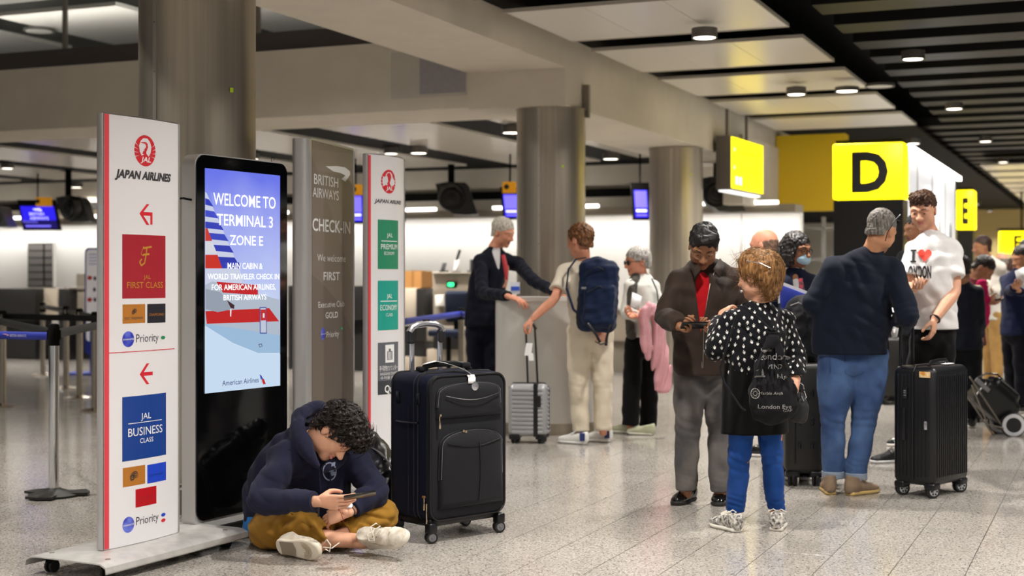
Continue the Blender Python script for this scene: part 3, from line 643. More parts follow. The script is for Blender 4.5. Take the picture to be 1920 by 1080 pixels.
a, z0 = sp(204, 662); b, z1 = sp(327, 655); poly(f, [(a+(b-a)*q, z0-.002) for q in np.linspace(0, 1, 8)]+[(a+(b-a)*q, z0+.002) for q in np.linspace(1, 0, 8)], M_RED, T, 'red_rule', .001)
s, z = sp(274.5, 701); arrow(f, s, z, .098, T, False)
prect(229, 745, 311, 866, M_NAVYP)
ptext('JAL', 264, 283, 773, 785, M_WPRINT); ptext('BUSINESS', 240, 304, 799, 815, M_WPRINT, small=.8); ptext('CLASS', 262, 287, 820, 829, M_WPRINT, small=.8)
a, z0 = sp(240, 795); b, _ = sp(303, 788); rect(f, a, b, z0-.0014, z0+.0014, M_WPRINT, T, 'rule', .0012)
prect(230, 878, 272, 914, M_BRN); prect(276, 872, 311, 907, M_BLUEP); prect(254, 918, 293, 952, mat('print_ruby', 'b8121f', .4))
ptext('SAPPHIRE', 279, 306, 887, 892, M_NAVYP); ptext('CRYSTAL', 259, 288, 930, 936, M_WINE)
orb_priority(f, sp, 240.6, 984, 255, 297, 977, .04, T, M_GREYINK, .037)
for px, py, m in ((306, 965, M_BLUEP), (306, 975.5, M_RED)): s, z = sp(px, py); ellipse(f, s, z, .017, .0085, m, T, 'mark', .0006)
# wheeled base plate of the near sign, with castors and screws
c0 = f(L/2, 0)-n*.025; C_ = c0+t*.01; hl, hw = .50, .225
mb = MB(); prof = [(-hw-.015, -.04), (-hw-.01, -.016), (-hw+.02, -.002), (-hw+.05, 0), (hw-.05, 0), (hw-.02, -.002), (hw+.01, -.016), (hw+.015, -.04)]
top = [C_+n*a+UP*(.086+b) for a, b in prof]; bot = [C_+n*a*.985+UP*(.080+b) for a, b in prof][::-1]; ring = top+bot; m = len(ring)
mb.add([p-t*hl for p in ring]+[p+t*hl for p in ring], [(i, (i+1) % m, m+(i+1) % m, m+i) for i in range(m)]+[tuple(range(m)), tuple(range(m, 2*m))[::-1]]); BP = obj('base_plate', mb, mat('base_metal', 'c9c7c4', .35, .3, vary=.15, vscale=14), T, ang=25)
for a in (-1, 1):
    for b in (-1, 1):
        q = C_+t*a*(hl-.09)+n*b*(hw-.06); mb = MB(); mb.lathe(q+UP*.0865, [(.012, 0), (.011, .002), (.004, .0015)], 14); obj('screw', mb, M_STEELD, BP)
        mb = MB(); mb.box(q+UP*.062, (.022, .018, .018), x=t); cs = obj('castor', mb, M_BLACK, T)
        for k in (-1, 1): mb = MB(); mb.cyl(q+UP*.028+n*k*.007, q+UP*.028+n*k*.02, .028, n=18); obj('castor_wheel', mb, mat('castor_rubber', '1b1a1a', .6), cs)

# second white airline sign
P0, P1 = W(689, 1000, 8.6), W(757, 1000, 9.03); P0[2] = P1[2] = 0
T, f, sp, L, t, n = airline_pylon(P0, P1, 2.075, 'white airline sign with green and teal squares behind the big black suitcase', .06)
rect(f, .004, .022, .09, 2.07, M_STRIPE, T, 'red_stripe', e, 2)
z6 = lambda x, y: (540+x/2.075, 250+y/2.075)
def zt6(s_, x0, x1, y0, y1, m, **k): a = z6(x0, y0); b = z6(x1, y1); return ptext(s_, a[0], b[0], a[1], b[1], m, par=T, F=f, SPF=sp, **k)
def zr6(x0, y0, x1, y1, m, **k): a = z6(x0, y0); b = z6(x1, y1); return prect(a[0], a[1], b[0], b[1], m, par=T, F=f, SPF=sp, **k)
s, z = sp(*z6(393, 188)); crane(f, s, z, .0735, T)
zt6('JAPAN AIRLINES', 332, 438, 257, 272, M_GREYINK, bold=.025, shear=.25)
zr6(347, 335, 428, 528, mat('print_sea_green', '2c8a66', .4)); zr6(347, 573, 428, 767, mat('print_teal', '22a08f', .4)); zr6(347, 815, 428, 1018, mat('print_slate', '61646b', .4))
zt6('JAL', 384, 407, 388, 404, M_WPRINT); zt6('PREMIUM', 360, 424, 430, 451, M_WPRINT, small=.8); zt6('ECONOMY', 374, 414, 460, 473, M_WPRINT, small=.8); zr6(362, 417, 424, 420, M_WPRINT, e_=.0012)
zt6('JAL', 384, 405, 624, 641, M_WPRINT); zt6('ECONOMY', 358, 424, 666, 688, M_WPRINT, small=.8); zt6('CLASS', 381, 406, 699, 712, M_WPRINT, small=.8); zr6(358, 652, 424, 655, M_WPRINT, e_=.0012)
zr6(378, 823, 412, 893, M_WPRINT, e_=.0012); zr6(385, 848, 405, 882, MATS['print_slate'], e_=.002); zr6(391, 838, 399, 850, MATS['print_slate'], e_=.002)
for k in range(3): zr6(388+5*k, 850, 390.5+5*k, 880, M_WPRINT, e_=.0026)
zt6('手荷物カウンター', 353, 426, 905, 922, M_WPRINT); zt6('BAGGAGE COUNTER', 358, 426, 929, 939, M_WPRINT); zt6('수하물 카운터', 358, 426, 945, 955, M_WPRINT)
zr6(347, 965, 428, 1018, mat('print_graphite', '3f4147', .4), e_=.0012); zt6('Quick', 375, 428, 977, 1006, M_WPRINT, bold=.02, e_=.002)
c0 = f(L/2, 0)-n*.025; mb = MB(); mb.rbox(c0+UP*.07, (.46, .22, .014), .01, 2, x=t); obj('base_plate', mb, MATS['base_metal'], T)
for a in (-1, 1):
    for b in (-1, 1): mb = MB(); q = c0+t*a*.38+n*b*.16; mb.cyl(q+UP*.028-n*.016, q+UP*.028+n*.016, .028, n=16); mb.box(q+UP*.05, (.02, .014, .012), x=t); obj('castor', mb, M_BLACK, T)

# taupe check-in sign between them
P0, P1 = W(582, 1000, 8.3), W(662, 1000, 9.0); P0[2] = P1[2] = 0
f, sp, L, t, n = plane_map(P0, P1, 0); T = thing('check_in_sign', 'taupe check-in sign with white ribbon emblem and aluminium side post', 'sign', (P0+P1)/2); z1 = 2.133
mb = MB(); mb.box((P0+P1)/2-n*.03+UP*(z1+.06)/2, (L/2, .03, (z1-.06)/2), x=t); obj('panel', mb, mat('sign_taupe', '7b6f66', .42), T)
mb = MB(); q = nrm(V(-t[0], -t[1], 0)); cc = P0+t*(-.055)-n*.03
mb.rbox(cc+UP*(z1+.06)/2, (.055, .05, (z1-.06)/2), .04, 5, x=t, vert=True); obj('side_post', mb, M_ALU, T)
mb = MB(); mb.rbox(P1+t*.012-n*.03+UP*(z1+.06)/2, (.012, .034, (z1-.06)/2), .008, 2, x=t); mb.box((P0+P1)/2-n*.03+UP*(z1+.006), (L/2, .034, .006), x=t); obj('trim', mb, M_ALU, T)
mb = MB(); mb.rbox((P0+P1)/2-n*.03+UP*.04, (L/2+.12, .2, .02), .01, 2, x=t); obj('base_plate', mb, MATS['base_metal'], T)
def pz(pts): return [sp(*z6(*p)) for p in pts]
poly(f, pz([(82, 118), (120, 210), (170, 330), (253, 560), (253, 62), (82, 30)][:0] or [(84, 60), (253, 80), (253, 600), (235, 520), (190, 380), (140, 220), (96, 100)]), mat('sign_taupe_light', '84786f', .42), T, 'sweep', .0005)
poly(f, pz([(82, 540), (130, 580), (190, 650), (235, 740), (253, 800), (253, 1060), (82, 1060)]), mat('sign_taupe_dark', '6e635b', .42), T, 'sweep', .001)
poly(f, pz([(145, 128), (190, 127), (222, 133), (240, 148), (241, 160), (222, 188), (207, 178), (222, 164), (205, 155), (175, 148)]), M_WPRINT, T, 'ribbon_emblem', .002)
mm = .002
for s_, x0, x1, y0, y1, bo in (('BRITISH', 100, 194, 163, 204, .0), ('AIRWAYS', 95, 196, 215, 254, .0), ('CHECK-IN', 94, 241, 335, 384, .015), ('We welcome', 113, 223, 470, 499, -.004), ('FIRST', 137, 200, 538, 571, .015),
        ('Executive Club', 117, 218, 652, 676, -.004), ('GOLD', 145, 193, 694, 718, .012)): zt6(s_, x0, x1, y0, y1, M_WPRINT, bold=bo, e_=.002)
s, z = sp(*z6(135, 780)); ellipse(f, s, z, .037, .037, M_ORB, T, 'orb', .002); zt6('oneworld', 126, 145, 777, 783, M_WPRINT, e_=.003)
zt6('Priority', 149, 197, 768, 792, M_WPRINT, e_=.002); s, z = sp(*z6(207, 759)); ellipse(f, s, z, .022, .011, M_GRN, T, 'green_mark', .003); ellipse(f, s, z, .015, .007, mat('print_mint', '58c08a', .4), T, 'mark', .004)

# ------------------------------------------------------------------ welcome screen (tall display totem)
P0, P1 = W(367, 1000, 7.14), W(539, 1000, 7.80); P0[2] = P1[2] = 0
f, sp, L, t, n = plane_map(P0, P1, 0); T = thing('display_totem', 'tall black welcome screen with a lilac picture of an aircraft tail', 'screen', (P0+P1)/2); zb, z1 = .055, 1.955
def rr2(s0, s1, a, b, r, k=8):
    P = []
    for cx, cy, q in ((s1-r, b-r, 0), (s0+r, b-r, 90), (s0+r, a+r, 180), (s1-r, a+r, 270)):
        for i in range(k+1): g = math.radians(q+90*i/k); P.append((cx+r*math.cos(g), cy+r*math.sin(g)))
    return P
mb = MB(); mb.prism(rr2(0, L, zb, z1, .06), lambda a, b: f(a, b, -.006), -n*.085); obj('case', mb, mat('case_silver', 'bcbab8', .4, .35), T)
mb = MB(); mb.prism(rr2(.006, L-.006, zb+.045, z1-.006, .055), lambda a, b: f(a, b, .002), -n*.02); obj('black_front', mb, mat('front_glass', '050506', .06, spec=.6), T)
mb = MB(); mb.box((P0+P1)/2-n*.05+UP*.028, (L/2-.04, .07, .028), x=t); obj('plinth', mb, M_BLACK, T)
mb = MB(); q = f(L*.86, z1, -.03); mb.tube([q+UP*a+t*b for a, b in ((0, 0), (.02, .004), (.03, .016), (.022, .028), (.012, .02))], .0018, 6); obj('wire_loop', mb, M_BLACK, T); mb = MB(); mb.tube([f(0, 1.72, -.03)+t*a+UP*b for a, b in ((0, 0), (-.06, .005), (-.12, -.002), (-.16, .0))], .006, 6); obj('cable', mb, M_BLACK, T)
m = bpy.data.materials.new('screen_sky'); m.use_nodes = True; N = m.node_tree.nodes; b = N['Principled BSDF']; b.inputs['Base Color'].default_value = (0, 0, 0, 1); b.inputs['Roughness'].default_value = .15
g = N.new('ShaderNodeNewGeometry'); sx = N.new('ShaderNodeSeparateXYZ'); r = N.new('ShaderNodeValToRGB'); mr = N.new('ShaderNodeMapRange'); ns = N.new('ShaderNodeTexNoise'); ns.inputs['Scale'].default_value = 3; mix = N.new('ShaderNodeMath'); mix.operation = 'MULTIPLY_ADD'; mix.inputs[1].default_value = .35
K = m.node_tree.links; K.new(g.outputs['Position'], sx.inputs[0]); K.new(g.outputs['Position'], ns.inputs[0]); K.new(ns.outputs[0], mix.inputs[0]); K.new(sx.outputs[2], mix.inputs[2]); mr.inputs[1].default_value = .95; mr.inputs[2].default_value = 2.05; K.new(mix.outputs[0], mr.inputs[0]); K.new(mr.outputs[0], r.inputs[0])
e = r.color_ramp.elements; e[0].position = 0; e[0].color = (*lin('cfe6fb'), 1); e[1].position = 1; e[1].color = (*lin('6f7bf2'), 1)
for p_, c_ in ((.25, 'dcecfb'), (.5, 'b9c6f8'), (.75, 'a3adf7')): q = e.new(p_); q.color = (*lin(c_), 1)
K.new(r.outputs[0], b.inputs['Emission Color']); b.inputs['Emission Strength'].default_value = .92
z5 = lambda x, y: (340+x/2.118, 270+y/2.118)
def E(name, c, k=1.): return mat('lit_'+name, '020202', .3, emit=k, ecol=c, spec=.2) 
a, zt1 = sp(383, 315); b_, _ = sp(524, 334); _, zb1 = sp(383, 738); S0, S1, ZB, ZT = a, b_, zb1, zt1
scr = rect(f, S0, S1, ZB, ZT, m, T, 'picture', .004, 1)
def spoly(pts, c, e_, k=1.): 
    k *= .84 
    P = [sp(*z5(*p)) for p in pts]; P = [(min(max(a, S0), S1), min(max(b, ZB), ZT)) for a, b in P]; return poly(f, P, E(c, c, k), scr, 'artwork', e_)
spoly([(91, 190), (98, 196), (230, 500), (245, 560), (91, 560)], 'd9dff6', .005, 1.)
for i, (y, c) in enumerate(((215, '3b46c8'), (262, '4a55d6'), (308, '3f49c4'), (352, '4450cc'), (398, '3a45bf'), (445, '3642b8'))):
    x1 = 100+(y-200)*.44; spoly([(91, y), (x1, y+6), (x1+17, y+34), (91+(i > 2)*18*(i-2), y+26)], c, .006)
for P, c in (([(91, 335), (100, 335), (118, 385), (91, 385)], 'd8453c'), ([(91, 388), (119, 388), (138, 436), (91, 436)], 'e6e8ee'), ([(91, 440), (140, 440), (158, 494), (91, 494)], 'd83a2e'),
             ([(150, 470), (225, 470), (233, 494), (158, 494)], '3a45bf')): spoly(P, c, .0065)
spoly([(91, 560), (120, 545), (385, 618), (388, 800), (330, 830), (240, 800), (91, 720)], 'b9c4d4', .0055, 1.05)
spoly([(135, 547), (300, 560), (300, 600), (160, 590)], 'd22b30', .007); spoly([(91, 664), (345, 652), (384, 704), (97, 714)], 'cf2b2b', .007)
spoly([(91, 575), (150, 588), (180, 622), (205, 645), (200, 655), (140, 668), (91, 655)], 'a9b3c3', .008, .9); spoly([(176, 620), (206, 640), (204, 655), (190, 650)], '5a3a40', .0085, .7); spoly([(188, 655), (194, 655), (192, 686), (188, 684)], 'f4f6fa', .009)
spoly([(91, 715), (97, 714), (388, 760), (388, 830), (300, 830), (200, 790), (91, 722)], 'a3c4e4', .0075, 1.05)
spoly([(91, 724), (200, 792), (300, 832), (388, 835), (388, 975), (91, 990)], 'cfe4fa', .008, 1.08)
for P in ([(305, 648), (332, 647), (334, 753), (306, 753)],): 
    spoly(P, '4c58b0', .0095, .9); spoly([(308, 652), (329, 651), (331, 749), (309, 749)], 'cdd6e8', .010, 1)
spoly([(308, 658), (330, 657), (331, 700), (309, 701)], 'd23434', .0105); spoly([(317, 672), (324, 672), (324, 690), (317, 690)], 'eef0f6', .011)
spoly([(300, 795), (313, 792), (316, 803), (304, 808)], '5d6a90', .0105, .8); spoly([(303, 797), (311, 795), (313, 802), (305, 805)], 'b4cce6', .011)
WL = E('white_letters', 'ffffff', 1.3)
for s_, x0, x1, y0, y1, bo in (('WELCOME TO', 119, 367, 200, 249, .008), ('TERMINAL 3', 133, 356, 281, 327, .008), ('ZONE E', 185, 317, 362, 402, .008), ('MAIN CABIN &', 176, 315, 471, 496, .008),
        ('WORLD TRAVELER CHECK IN', 97, 381, 514, 537, .008), ('FOR AMERICAN AIRLINES,', 113, 367, 556, 579, .008), ('BRITISH AIRWAYS', 160, 330, 597, 619, .008)):
    a = z5(x0, y0); b = z5(x1, y1); ptext(s_, a[0], b[0], a[1], b[1], WL, par=scr, F=f, SPF=sp, bold=bo, e_=.0125)
a = z5(155, 931); b = z5(300, 953); ptext('American Airlines', a[0], b[0], a[1], b[1], E('navy_ink', '123a80', .8), par=scr, F=f, SPF=sp, e_=.0125)
spoly([(303, 914), (311, 920), (318, 934), (308, 934)], '3558b8', .0125); spoly([(312, 934), (320, 932), (328, 952), (318, 955)], 'd2262e', .0125); spoly([(308, 934), (314, 934), (320, 953), (310, 946)], 'c9ced8', .012)
# ------------------------------------------------------------------ luggage
M_NYL = cloth('black_nylon', '0d0e15', .75, bscale=1400, spec=.3); M_NYLS = cloth('navy_nylon_side', '0a0e24', .7, bscale=1400)
M_PIPE = mat('rubber_piping', '0b0b10', .35); M_RUB = mat('wheel_rubber', '141415', .5); M_SILV = mat('bright_silver', 'd6d6dc', .25, .9); M_NICK = mat('nickel', 'c9b8a0', .25, 1.0)
M_HUB = mat('wheel_hub_grey', 'b9bcc2', .4, .3)
class Fr:      # a local frame: o + x*ex + y*ey + z*up
    def __init__(s, o, ex, tilt=None): s.o = V(o); s.x = nrm(V(ex)); s.z = UP if tilt is None else nrm(tilt); s.y = nrm(np.cross(s.z, s.x))
    def __call__(s, x, y, z): return s.o+s.x*x+s.y*y+s.z*z
def slab2(mb, F, y, pts, d):  # prism standing in the x-z plane of F at depth y
    mb.prism(pts, lambda a, b: F(a, y, b), F.y*d); return mb
def rrect(x0, x1, z0, z1, r, k=6):
    P = []
    for cx, cz, q in ((x1-r, z1-r, 0), (x0+r, z1-r, 90), (x0+r, z0+r, 180), (x1-r, z0+r, 270)):
        for i in range(k+1): g = math.radians(q+90*i/k); P.append((cx+r*math.cos(g), cz+r*math.sin(g)))
    return P
def wheel(F, x, y, r, par, hub=M_HUB, w=.011, ax=None, spokes=0, dy=.0):
    ax = F.y if ax is None else nrm(ax); c = F(x, y, r)
    mb = MB(); mb.lathe(c-ax*w, [(r*.6, 0), (r*.93, 0), (r, w*.5), (r, w*1.5), (r*.93, 2*w), (r*.6, 2*w)], 24, ax=ax); o = obj('wheel', mb, M_RUB, par)
    for s in (-1, 1):
        mb = MB(); mb.lathe(c+ax*s*w, [(r*.68, 0), (r*.6, .003), (r*.2, .002), (r*.15, .006)], 20, ax=ax*s); h = obj('hub_cap', mb, hub, o)
        if spokes:
            for k in range(spokes): a = k*2*math.pi/spokes; p = nrm(np.cross(ax, UP)); q = np.cross(ax, p); d = p*math.cos(a)+q*math.sin(a); mb = MB(); mb.box(c+ax*s*(w+.003)+d*r*.42, (r*.13, r*.1, .0025), x=d, z=ax); obj('spoke_gap', mb, M_RUB, o)
    return o
def round_slab(F, x0, x1, z0, z1, y0, y1, r, e=.012, k=6):  # rounded rectangle body with softened rims
    mb = MB(); rings = []
    for y, ins in ((y0, e), (y0+e*.35, e*.3), (y0+e, 0), (y1-e, 0), (y1-e*.35, e*.3), (y1, e)): rings.append([F(a, y, b) for a, b in rrect(x0+ins, x1-ins, z0+ins, z1-ins, r, k)])
    m = len(rings[0]); mb.add([p for q in rings for p in q], [(j*m+i, j*m+(i+1) % m, (j+1)*m+(i+1) % m, (j+1)*m+i) for j in range(5) for i in range(m)]+[tuple(range(m))[::-1], tuple(range(5*m, 6*m))]); return mb
def loop3(F, y, pts, close=True): P = [F(a, y, b) for a, b in pts]; return P+[P[0], P[1]] if close else P

# big black soft suitcase
o = V(-.409, 7.08, 0); ex = V(.73, .683, 0); F = Fr(o, ex); Wd, Dp = .515, .32
T = thing('large_suitcase', 'large black soft suitcase with telescopic handle up beside the seated man', 'suitcase', F(Wd/2, Dp/2, 0))
obj('shell', round_slab(F, 0, Wd, .105, .842, .03, Dp, .055, .012), [M_NYLS], T)
obj('front_panel', round_slab(F, .004, Wd-.004, .11, .836, 0, .07, .06, .016), [M_NYL], T)
mb = MB(); mb.tube(loop3(F, .002, rrect(.006, Wd-.006, .112, .834, .06)), .0055, 8); obj('piping', mb, M_PIPE, T)
mb = MB(); mb.tube(loop3(F, .09, rrect(-.002, Wd+.002, .103, .844, .06)), .0055, 8); obj('rear_piping', mb, M_PIPE, T)
mb = MB(); mb.tube(loop3(F, .125, rrect(-.001, Wd+.001, .104, .843, .056)), .004, 6); obj('expander_zip', mb, mat('zip_tape', '1d1d22', .5), T)
mb = MB(); mb.tube(loop3(F, Dp-.02, rrect(-.001, Wd+.001, .104, .843, .056)), .005, 8); obj('back_piping', mb, M_PIPE, T)
# pockets: a tall upper one and a domed lower one, raised from the panel
def pocket(z0, z1, x0, x1, y, dome, r):
    P = [(x0-.012, z0), (x1+.006, z0)]+[(x1+.006-(.012)*q, z0+(z1-dome-z0)*q) for q in (.5, 1.)]+[((x0+x1)/2+(x1-x0)/2*math.cos(a), z1-dome+dome*math.sin(a)**.7) for a in np.linspace(.15, math.pi-.15, 14)]+[(x0-.012*q, z0+(z1-dome-z0)*(1-q)) for q in (0, .5)]
    return P
for nm, args, dpt in (('upper_pocket', (.62, .795, .045, .475, 0, .06, 0), .016), ('lower_pocket', (.165, .555, .06, .478, 0, .09, 0), .028)):
    P = pocket(*args); mb = MB(); cx = np.mean([p[0] for p in P]); cz = np.mean([p[1] for p in P]); R0 = [F(a, .004, b) for a, b in P]; R1 = [F(a+(cx-a)*.03, -dpt*.7, b+(cz-b)*.03) for a, b in P]; R2 = [F(a+(cx-a)*.12, -dpt, b+(cz-b)*.12) for a, b in P]; m = len(P)
    mb.add(R0+R1+R2+[F(cx, -dpt*1.12, cz)], [(j*m+i, j*m+(i+1) % m, (j+1)*m+(i+1) % m, (j+1)*m+i) for j in range(2) for i in range(m)]+[(2*m+i, 2*m+(i+1) % m, 3*m) for i in range(m)]); po = obj(nm, mb, M_NYL, T, ang=60)
    mb = MB(); Q = P[2:] if nm[0] == 'l' else P[2:]; mb.tube([F(a, -.004, b) for a, b in Q], .0062, 8); obj('pocket_zip', mb, M_PIPE, po)
    mb = MB(); mb.tube([F(a+(cx-a)*.02, -dpt*.75, b+(cz-b)*.02) for a, b in Q], .0016, 6); obj('silver_edge', mb, mat('zip_gleam', '8f8f98', .3, .8), po)
mb = MB(); mb.tube([F(.30+.01*math.sin(3*q), -.034, .19+.3*q) for q in np.linspace(0, 1, 10)], .003, 6); obj('centre_seam', mb, M_PIPE, T)
mb = MB(); mb.tube([F(.085+.37*q, -.022-.008*math.sin(math.pi*q), .735-.028*math.sin(math.pi*q)) for q in np.linspace(0, 1, 14)], .0022, 6); obj('curved_seam', mb, M_PIPE, T)
mb = MB(); mb.tube([F(.09+.36*q, -.032, .50-.03*math.sin(math.pi*q)) for q in np.linspace(0, 1, 14)], .0022, 6); obj('curved_seam', mb, M_PIPE, T)
s_ = mb = MB(); mb.lathe(F(.285, -.016, .775), [(.024, 0), (.023, .004), (.019, .005)], 24, ax=-F.y); ob = obj('oval_badge', mb, M_SILV, T); 
text('Samsonite', lambda a, b: F(a, -.0215, b), .006, mat('badge_ink', '55555c', .5), T, .285, .772, w=.03)
def zpull(a, b, q, sl=(0, -1)):
    mb = MB(); d = nrm(F.x*sl[0]+UP*sl[1]); c = F(a, q, b); mb.box(c, (.006, .009, .006), x=F.x); mb.tube([c+d*.006, c+d*.03], .0035, 8); mb.rbox(c+d*.048-F.y*.002, (.0065, .0025, .02), .002, 2, x=np.cross(F.y, d), z=d); return obj('zip_pull', mb, M_NICK, T, label='nickel zip pull')
zpull(.052, .64, -.014); zpull(.215, .548, -.02, (.5, -.85)); zpull(.20, .552, -.02, (.75, -.6)); zpull(-.012, .235, .03)
mb = MB(); mb.tube([F(-.004, .02, .10+.1*q) for q in (0, .5, 1)], .004, 6); obj('zip_end', mb, M_NICK, T)
for a in (.085, .25):
    mb = MB(); mb.rbox(F(-.004, a, .72), (.006, .011, .03), .005, 2, x=F.x); obj('side_lug', mb, M_PIPE, T)
mb = MB(); mb.tube([F(-.012-.014*math.sin(math.pi*q), .08+.17*q, .60) for q in np.linspace(0, 1, 8)], .008, 8, flat=.6); mb.tube([F(-.004, .165, .13+.55*q) for q in (0, .5, 1)], .002, 6); obj('side_strap', mb, M_PIPE, T, kind=None)
mb = MB(); mb.rbox(F(Wd/2, Dp/2, .1), (Wd/2-.02, Dp/2-.02, .022), .015, 3, x=F.x); obj('bottom_frame', mb, M_PIPE, T)
for a, b in ((.025, .02), (Wd-.03, .02), (.03, Dp-.03), (Wd-.03, Dp-.03)):
    mb = MB(); mb.rbox(F(a, b, .075), (.026, .026, .028), .012, 3, x=F.x); k = obj('castor_housing', mb, M_PIPE, T); dd = nrm(F.x*.75-F.y*.3)
    for s in (-1, 1): 
        c = F(a, b, .031)+s*.014*nrm(np.cross(dd, UP)); FF = Fr(V(c[0], c[1], 0), dd); wheel(FF, 0, 0, .03, k, w=.008, hub=mat('hub_dark_grey', '77777b', .4, .4))
for a in (.125, .315):        # telescopic handle at the back edge
    mb = MB(); mb.rbox(F(a, Dp-.025, .93), (.014, .008, .11), .006, 2, x=F.x); obj('handle_tube', mb, M_SILV, T, label='silver telescopic tube')
text('Samsonite', lambda a, b: F(.3155-b, Dp-.0335, .95-a), .009, mat('badge_ink', '55555c', .5), T, 0, -.004, w=.06)
Pk = [F(.105, Dp-.025, .985), F(.107, Dp-.025, 1.045), F(.125, Dp-.025, 1.07), F(.16, Dp-.025, 1.083), F(.22, Dp-.025, 1.088), F(.28, Dp-.025, 1.083), F(.315, Dp-.025, 1.07), F(.333, Dp-.025, 1.045), F(.335, Dp-.025, .985)]
mb = MB(); mb.tube([p+V(0, 0, 0) for p in Pk[1:-1]], .0175, 10, side=UP); obj('grip', mb, M_SILV, T)
for a in (.118, .322): mb = MB(); mb.rbox(F(a, Dp-.025, 1.02), (.021, .015, .035), .01, 3, x=F.x); obj('grip_end', mb, mat('grip_black', '18181a', .35), T)
mb = MB(); mb.rbox(F(.22, Dp-.025, 1.105), (.02, .01, .005), .003, 2, x=F.x); obj('release_button', mb, M_PIPE, T)
mb = MB(); mb.tube([F(.10, .2, .842), F(.13, .19, .872), F(.18, .18, .882), F(.30, .16, .882), F(.36, .15, .872), F(.40, .145, .842)], .015, 8, flat=.5, side=UP); obj('carry_handle', mb, M_PIPE, T)
mb = MB(); mb.rbox(F(.36, .15, .872), (.03, .02, .014), .008, 2, x=F.x); mb.rbox(F(.115, .2, .86), (.03, .02, .012), .008, 2, x=F.x); obj('handle_fixing', mb, M_NYL, T, kind=None)
tg = MB(); pts = [F(.12, .2, .884), F(.17, .16, .900), F(.21, .12, .888), F(.25, .07, .868), F(.262, .03, .852), F(.268, .0, .838), F(.268, -.014, .818), F(.262, -.02, .79)]
for i in range(len(pts)-1):
    w_ = nrm(F.y*.9+F.x*.5)*.026 if i < 5 else F.x*.024; tg.add([pts[i]-w_, pts[i]+w_, pts[i+1]+w_, pts[i+1]-w_], [(0, 1, 2, 3)])
obj('luggage_tag', tg, mat('tag_paper', 'f4f2f0', .6), None, label='white paper luggage tag looped on the large black suitcase', cat='tag', thick=.0012)
# black holdall leaning behind the seated man
t = thing('holdall', 'shiny black holdall between the seated man and the second white airline sign', 'bag', W(712, 980, 7.75)*V(1, 1, 0))
c = Clay(.006); A_, B_ = W(672, 800, 7.75), W(742, 900, 7.6); c.chain([(W(675, 812, 7.8), .05, .05), (W(700, 850, 7.75), .09, .11), (W(722, 905, 7.65), .10, .15), (W(722, 945, 7.65), .10, .15)], side=(1, 0, 0)); c.noise(.003, .09); c.cut(V(t.location)+UP*.005, -UP, .6)
clay_obj('bag_body', c, mat('shiny_black', '08080a', .3, bump=.2, bscale=25), t)
mb = MB(); mb.tube([W(690, 835, 7.66), W(712, 848, 7.58), W(730, 868, 7.52), W(742, 905, 7.5)], .006, 6, flat=.4); obj('zip', mb, mat('zip_grey', '4a4a4c', .4), t)
mb = MB(); mb.rbox(W(706, 876, 7.56), (.012, .002, .008), .001, 1); obj('tag', mb, M_WPRINT, t)

# grooved black hard suitcase
def hard_case(o, ex, wx, dy, z0, z1, label, mtl, ribs=True, wheels=.042, r=.045, hub=M_HUB, spokes=6, hr=None, ribx=.024, name='hard_suitcase', wd=None):
    F = Fr(o, ex); T = thing(name, label, 'suitcase', F(wx/2, dy/2, 0))
    c = MB(); 
    def shell(y0, y1, nm):
        N = 5; P = []; E = .03
        rings = []
        for z, i in ((z0, .03), (z0+.012, .012), (z0+.035, 0), (z1-.035, 0), (z1-.012, .012), (z1, .03)):
            ring = []
            for cx, cy, q in ((wx-r, y1-r, 0), (r, y1-r, 90), (r, y0+r, 180), (wx-r, y0+r, 270)):
                outer = (cy > dy/2) == (nm == 'back')
                for k in range(N+1): g = math.radians(q+90*k/N); ring.append((cx+(r-i)*math.cos(g) if True else 0, cy+(r-i)*math.sin(g)))
            rings.append([F(a, b, z) for a, b in ring])
        m = len(rings[0]); mb = MB(); mb.add([p for q in rings for p in q], [(j*m+i, j*m+(i+1) % m, (j+1)*m+(i+1) % m, (j+1)*m+i) for j in range(5) for i in range(m)]+[tuple(range(m))[::-1], tuple(range(5*m, 6*m))]); return mb
    obj('shell', shell(0, dy, ''), mtl, T)
    if ribs:
        zz0, zz1 = z0+.05, z1-.05
        n = int((wx-2*r)/ribx)
        for k in range(n+1):
            for y in (-.001, dy+.001): mb = MB(); mb.rbox(F(r+(wx-2*r)*k/n, y, (zz0+zz1)/2), (ribx*.25, .004, (zz1-zz0)/2), .0035, 2, x=F.x); obj('rib', mb, mtl, T)
        n = int((dy-2*r)/ribx)
        for k in range(n+1):
            if abs((dy*.5-(r+(dy-2*r)*k/max(n, 1)))) < .02: continue
            for x in (-.001, wx+.001): mb = MB(); mb.rbox(F(x, r+(dy-2*r)*k/max(n, 1), (zz0+zz1)/2), (.004, ribx*.25, (zz1-zz0)/2), .0035, 2, x=F.x); obj('rib', mb, mtl, T)
    ps = [(0, dy/2)]; mb = MB(); ring = [F(-.003, dy/2, z0+.03), F(-.003, dy/2, z1-.03), F(.03, dy/2, z1+.003), F(wx-.03, dy/2, z1+.003), F(wx+.003, dy/2, z1-.03), F(wx+.003, dy/2, z0+.03)]
    mb.tube(ring, .007, 8); obj('closing_seam', mb, M_PIPE, T)
    for a in (.05, wx-.05):
        for b in (.04, dy-.04):
            mb = MB(); mb.rbox(F(a, b, z0-.004), (.045, .035, .022), .014, 3, x=F.x); k = obj('castor_housing', mb, M_PIPE, T)
            d = nrm(F.x*.35+F.y*.95) if wd is None else nrm(wd)
            for s in (-1, 1): cc = F(a, b, 0)+s*.013*nrm(np.cross(d, UP)); wheel(Fr(V(cc[0], cc[1], 0), d), 0, 0, wheels, k, hub=hub, spokes=spokes, w=.008)
    return T, F
